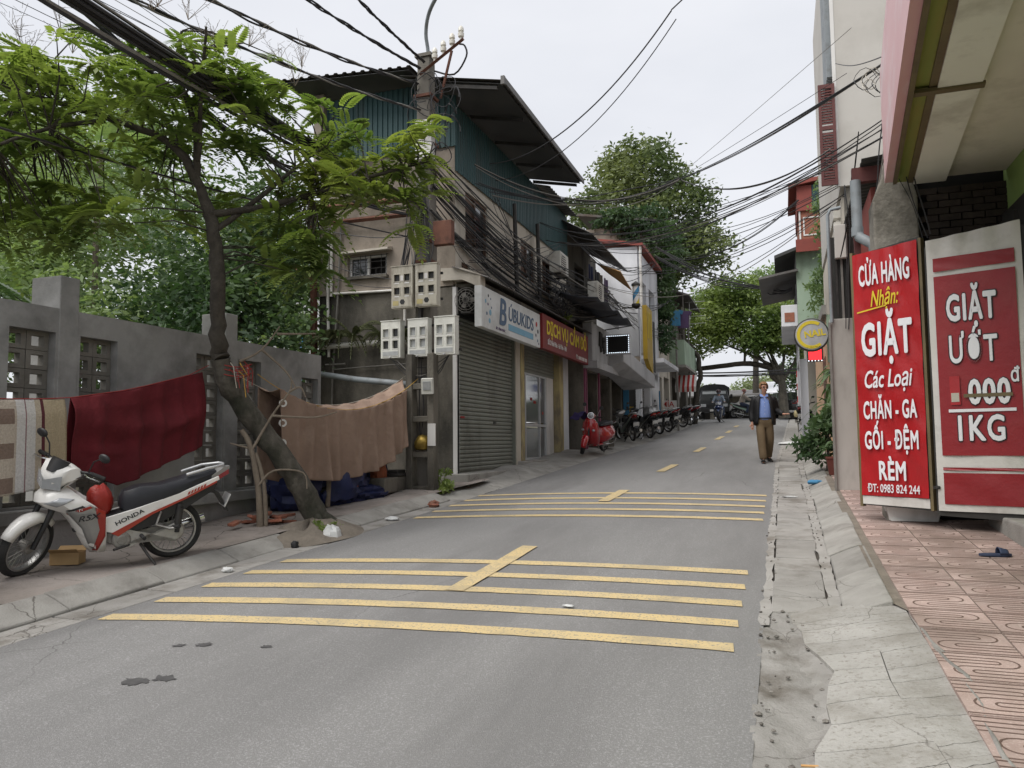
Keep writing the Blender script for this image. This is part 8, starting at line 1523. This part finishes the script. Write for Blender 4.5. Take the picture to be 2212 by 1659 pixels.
# cables dropping down the pole into the meter boxes
bundle('dark cables running down the pole into the meter boxes', [((-5.9, 11.95, 6.2), (-6.15, 11.82, 4.62), -.03), ((-5.82, 11.95, 6.3), (-5.95, 11.80, 4.62), -.03), ((-5.8, 11.95, 5.9), (-5.65, 11.80, 4.65), .03)], .05, 20, (.007, .012), seed=23)
bundle('loose cables hanging below the meter boxes', [((-6.3, 11.82, 3.06), (-5.7, 11.75, 2.75), .12), ((-5.3, 11.8, 3.06), (-5.8, 11.75, 2.7), .14), ((-5.83, 11.82, 3.06), (-5.75, 11.7, 1.7), .05), ((-6.4, 11.8, 3.06), (-5.3, 11.8, 3.05), .22)], .04, 11, (.005, .008), seed=24)
# coils and tangle at the pole head
coil = thing('cable_coils', 'tangle of cable coils hanging on the pole under the crossarm', 'cable', (-5.7, 11.95, 7.3)); r2 = random.Random(5)
for i in range(16):
    c = Vector((r2.uniform(-.15, .55), r2.uniform(-.15, .1), r2.uniform(-.7, .5))); rad = r2.uniform(.12, .3); tl_ = r2.uniform(-.5, .5)
    MB().tube([c+Vector((rad*math.cos(a), .08*math.sin(a*2+i)+rad*.4*math.sin(a)*tl_, rad*1.2*math.sin(a))) for a in np.linspace(0, r2.uniform(4.5, 6.6), 18)], r2.uniform(.005, .011), 5).build('coil', 'cable', coil, 60)
MB().tube(limb([(.1, 0, .85), (.5, -.05, .7), (.75, -.1, .95), (.72, -.1, 1.15), (.62, -.1, 1.2)], .016, .016, wob=0)[0], .016, 6).build('drip_loop', 'cable', coil, 60)
# facade: heavy mess of cables running up the street
bundle('heavy tangle of cables strung along the corner house facade', [((-5.75, 12.0, 6.1), (-5.2, 22.0, 5.6), .55), ((-5.75, 12.0, 5.7), (-5.1, 21.5, 5.2), .5), ((-5.7, 12.0, 6.5), (-5.0, 23.5, 6.2), .6)], .15, 46, (.008, .016), seed=30)
bundle('cables crisscrossing in front of the upper windows', [((-5.6, 12.2, 5.2), (-5.3, 16.5, 6.3), .2), ((-5.5, 13.2, 5.0), (-5.2, 18.5, 6.6), .1), ((-5.5, 12.4, 5.3), (-5.3, 14.8, 4.6), .05), ((-5.4, 14.2, 6.6), (-5.3, 17.5, 4.7), .15)], .14, 14, (.004, .009), seed=31)
bundle('cables continuing along the upper street fronts on the left', [((-5.0, 21.5, 5.9), (-4.4, 33, 7.6), .5), ((-5.0, 22, 6.3), (-4.5, 35, 6.6), .7), ((-5.1, 20.5, 7.0), (-4.5, 30, 8.6), .6)], .12, 14, (.009, .017), seed=32)
cl = thing('hanging_coils', 'black cable loops hanging over the red pawn shop sign', 'cable', (-5.05, 18.0, 5.0))
for i in range(18):
    c = Vector((r2.uniform(-.1, .1), r2.uniform(-.5, .7), r2.uniform(-.1, .3))); rad = r2.uniform(.15, .32)
    MB().tube([c+Vector((.05*math.cos(3*a), rad*.8*math.cos(a), rad*math.sin(a))) for a in np.linspace(.4, r2.uniform(5, 6.6), 16)], r2.uniform(.007, .012), 5).build('coil', 'cable', cl, 60)
for k, y in enumerate((15.9, 17.6)):
    o = MB().tube([(-5.45, y, 4.6), (-5.5, y, 6.9)], .05, 8).build('facade_post', 'dark_steel', smooth=60); tag(o, ('dark steel post in front of the facade above the white sign', 'dark steel post in front of the facade above the red sign')[k], 'post')
# spans crossing the street
bundle('lone pair of wires climbing right across the sky from the eave', [((-5.2, 13.6, 7.0), (-1.35, 11.1, 7.95), .5), ((-1.35, 11.1, 7.95), (2, 9, 9.6), .1)], .02, 2, (.009, .012), seed=40, name='sky_wire', n=26)
bundle('second thin wire climbing right across the sky', [((-5.2, 13.9, 6.75), (-1.30, 11.2, 7.85), .55)], .01, 1, (.008, .009), seed=41, name='sky_wire')
K1 = (-2.05, 17.5, 7.55)
bundle('cables sagging from the house corner to the knot over the street', [((-5.4, 13.3, 6.9), K1, .62), ((-5.4, 13.5, 6.6), K1, .45), ((-5.3, 14, 6.5), K1, .3)], .06, 8, (.008, .014), seed=42)
bundle('taut cables from the knot over the street to the right hand wall', [(K1, (1.35, 9.45, 5.95), .12)], .02, 4, (.006, .010), seed=43)
bundle('wavy cable from the knot to the louvred shutter', [(K1, (.95, 14.5, 6.75), .45)], .02, 2, (.010, .014), seed=44)
bundle('two fine wires stretched high to the right building', [((-2.1, 17.6, 7.65), (1.1, 11.5, 7.4), .02), ((-2.1, 17.6, 7.6), (1.1, 12.5, 7.2), .02)], .01, 2, (.004, .005), seed=45, name='thin_wires')
bundle('cable group sagging across the street to the pink fascia', [((-5.1, 16.5, 6.6), (1.4, 9.3, 5.3), .75), ((-5.1, 18, 6.5), (1.4, 9.35, 5.1), .5), ((-5.1, 17, 6.3), (1.42, 9.35, 5.2), .6)], .05, 8, (.005, .009), seed=46)
bundle('long sagging cables from the balcony to the right hand houses', [((-5.0, 20.5, 7.0), (1.3, 14.9, 6.3), .5), ((-5.0, 21, 6.7), (1.3, 14.9, 6.1), .75), ((-4.9, 22, 6.2), (1.0, 15.5, 6.0), .7), ((-5, 20, 7.2), (1.3, 14.9, 6.6), .15)], .06, 10, (.005, .009), seed=47)
bundle('cable crossing the far street to the green house', [((-4.6, 31, 9.0), (.7, 26, 9.3), .6)], .04, 3, (.012, .016), seed=48)
bundle('dense dark cable crossing in front of the yellow green tree', [((-4.5, 30, 9.2), (-.6, 30, 7.3), .25), ((-.6, 30, 7.3), (.4, 26.5, 6.5), .15), ((-4.5, 30, 8.8), (-.6, 30, 7.3), .3)], .09, 12, (.014, .024), seed=49)
bundle('black cable pair stretched level under the far tree', [((-4.6, 43, 5.3), (2.5, 43.2, 5.45), .12), ((-4.6, 43, 5.15), (2.5, 43.2, 5.25), .1)], .03, 6, (.02, .03), seed=50)
bundle('thin wires running down from the sky to the tower house', [((-1.6, 13.5, 10.2), (1.25, 11.5, 7.9), .15), ((1.12, 14.7, 8.4), (1.2, 9.3, 5.9), .05)], .02, 2, (.006, .008), seed=51, name='thin_wires')
bundle('wires dangling down the concrete column on the right', [((1.22, 9.3, 5.3), (1.55, 9.2, 3.75), -.05), ((1.2, 9.3, 5.4), (1.1, 9.6, 4.4), .1), ((1.0, 10.2, 5.4), (.85, 11.8, 4.2), .1), ((.95, 12, 5.3), (.9, 12.1, 3.2), .03)], .04, 10, (.004, .008), seed=52, name='loose_wires')
k2 = thing('wire_knot', 'knot of wires fixed to the right hand wall under the pink sign', 'cable', (1.16, 9.75, 5.8))
for i in range(8):
    c = Vector((r2.gauss(0, .05), r2.gauss(0, .05), r2.gauss(0, .08))); rad = r2.uniform(.05, .14); MB().tube([c+Vector((rad*math.cos(a), .03*math.sin(3*a), rad*math.sin(a))) for a in np.linspace(0, r2.uniform(4, 6.3), 12)], .005, 4).build('loop', 'cable' if i % 3 else 'rope_pale', k2)
# ---------------------------------------------------------------- litter
mat('plastic_white', (.62, .63, .62), (.5, .51, .5), 10, .5)
def litter(name, label, x, y, s_, m, seed, z=None, cat='litter'):
    o = crumple(name, (0, 0, s_[2]*.6), s_, m, seed, 16, None, .28, 15); o.location = (x, y, (G(y)+.012) if z is None else z); return tag(o, label, cat)
litter('plastic_bag', 'knotted white plastic bag in the left gutter by the tree', -5.08, 7.95, (.09, .08, .08), 'plastic_white', 1); litter('paper_scrap', 'small white paper scrap in the left gutter below the kerb', -5.12, 6.2, (.05, .03, .02), 'plastic_white', 2); litter('brick_fragment', 'red brick fragment at the end of the left kerb', -5.0, 10.6, (.06, .05, .045), 'brick', 3); litter('paper_scrap', 'crumpled silver wrapper lying in the left gutter', -5.02, 9.35, (.07, .05, .02), 'plastic_white', 4); litter('bottle_cap', 'dark round cap lying beside the white plastic bag', -5.2, 7.4, (.035, .035, .035), 'ink_black', 5)
litter('paper_scrap', 'scrap of white paper on the yellow bars', -1.55, 5.6, (.03, .015, .006), 'plastic_white', 6, roadz(-1.55, 5.6)+.012); litter('blue_wrapper', 'blue plastic wrapper by the right kerb near the plants', .45, 13.6, (.09, .06, .03), 'paint_blue', 7, G(13.6)+.06); litter('white_litter', 'white rubbish strewn in the right gutter up the street', .2, 24.0, (.25, .2, .04), 'plastic_white', 8); litter('paper_scrap', 'white scrap on the right gutter slabs', .05, 12.1, (.07, .025, .01), 'plastic_white', 9, G(12.1)+.025); litter('paper_scrap', 'small white triangle of paper on the pink tiles', 1.55, 5.05, (.035, .02, .006), 'plastic_white', 10, G(5.05)+.14); litter('yellow_bag', 'yellow bag at the foot of the striped street post', .62, 41.0, (.10, .08, .16), 'yellow_wall', 11, G(41)+.3)
o = MB().lathe([(.005, 0), (.005, .07)], (0, 0, 0), (1, .2, 0), 6).build('cigarette_end', 'ply'); o.location = (.02, 3.55, G(3.55)+.02); tag(o, 'orange cigarette end on the broken gutter concrete', 'litter')
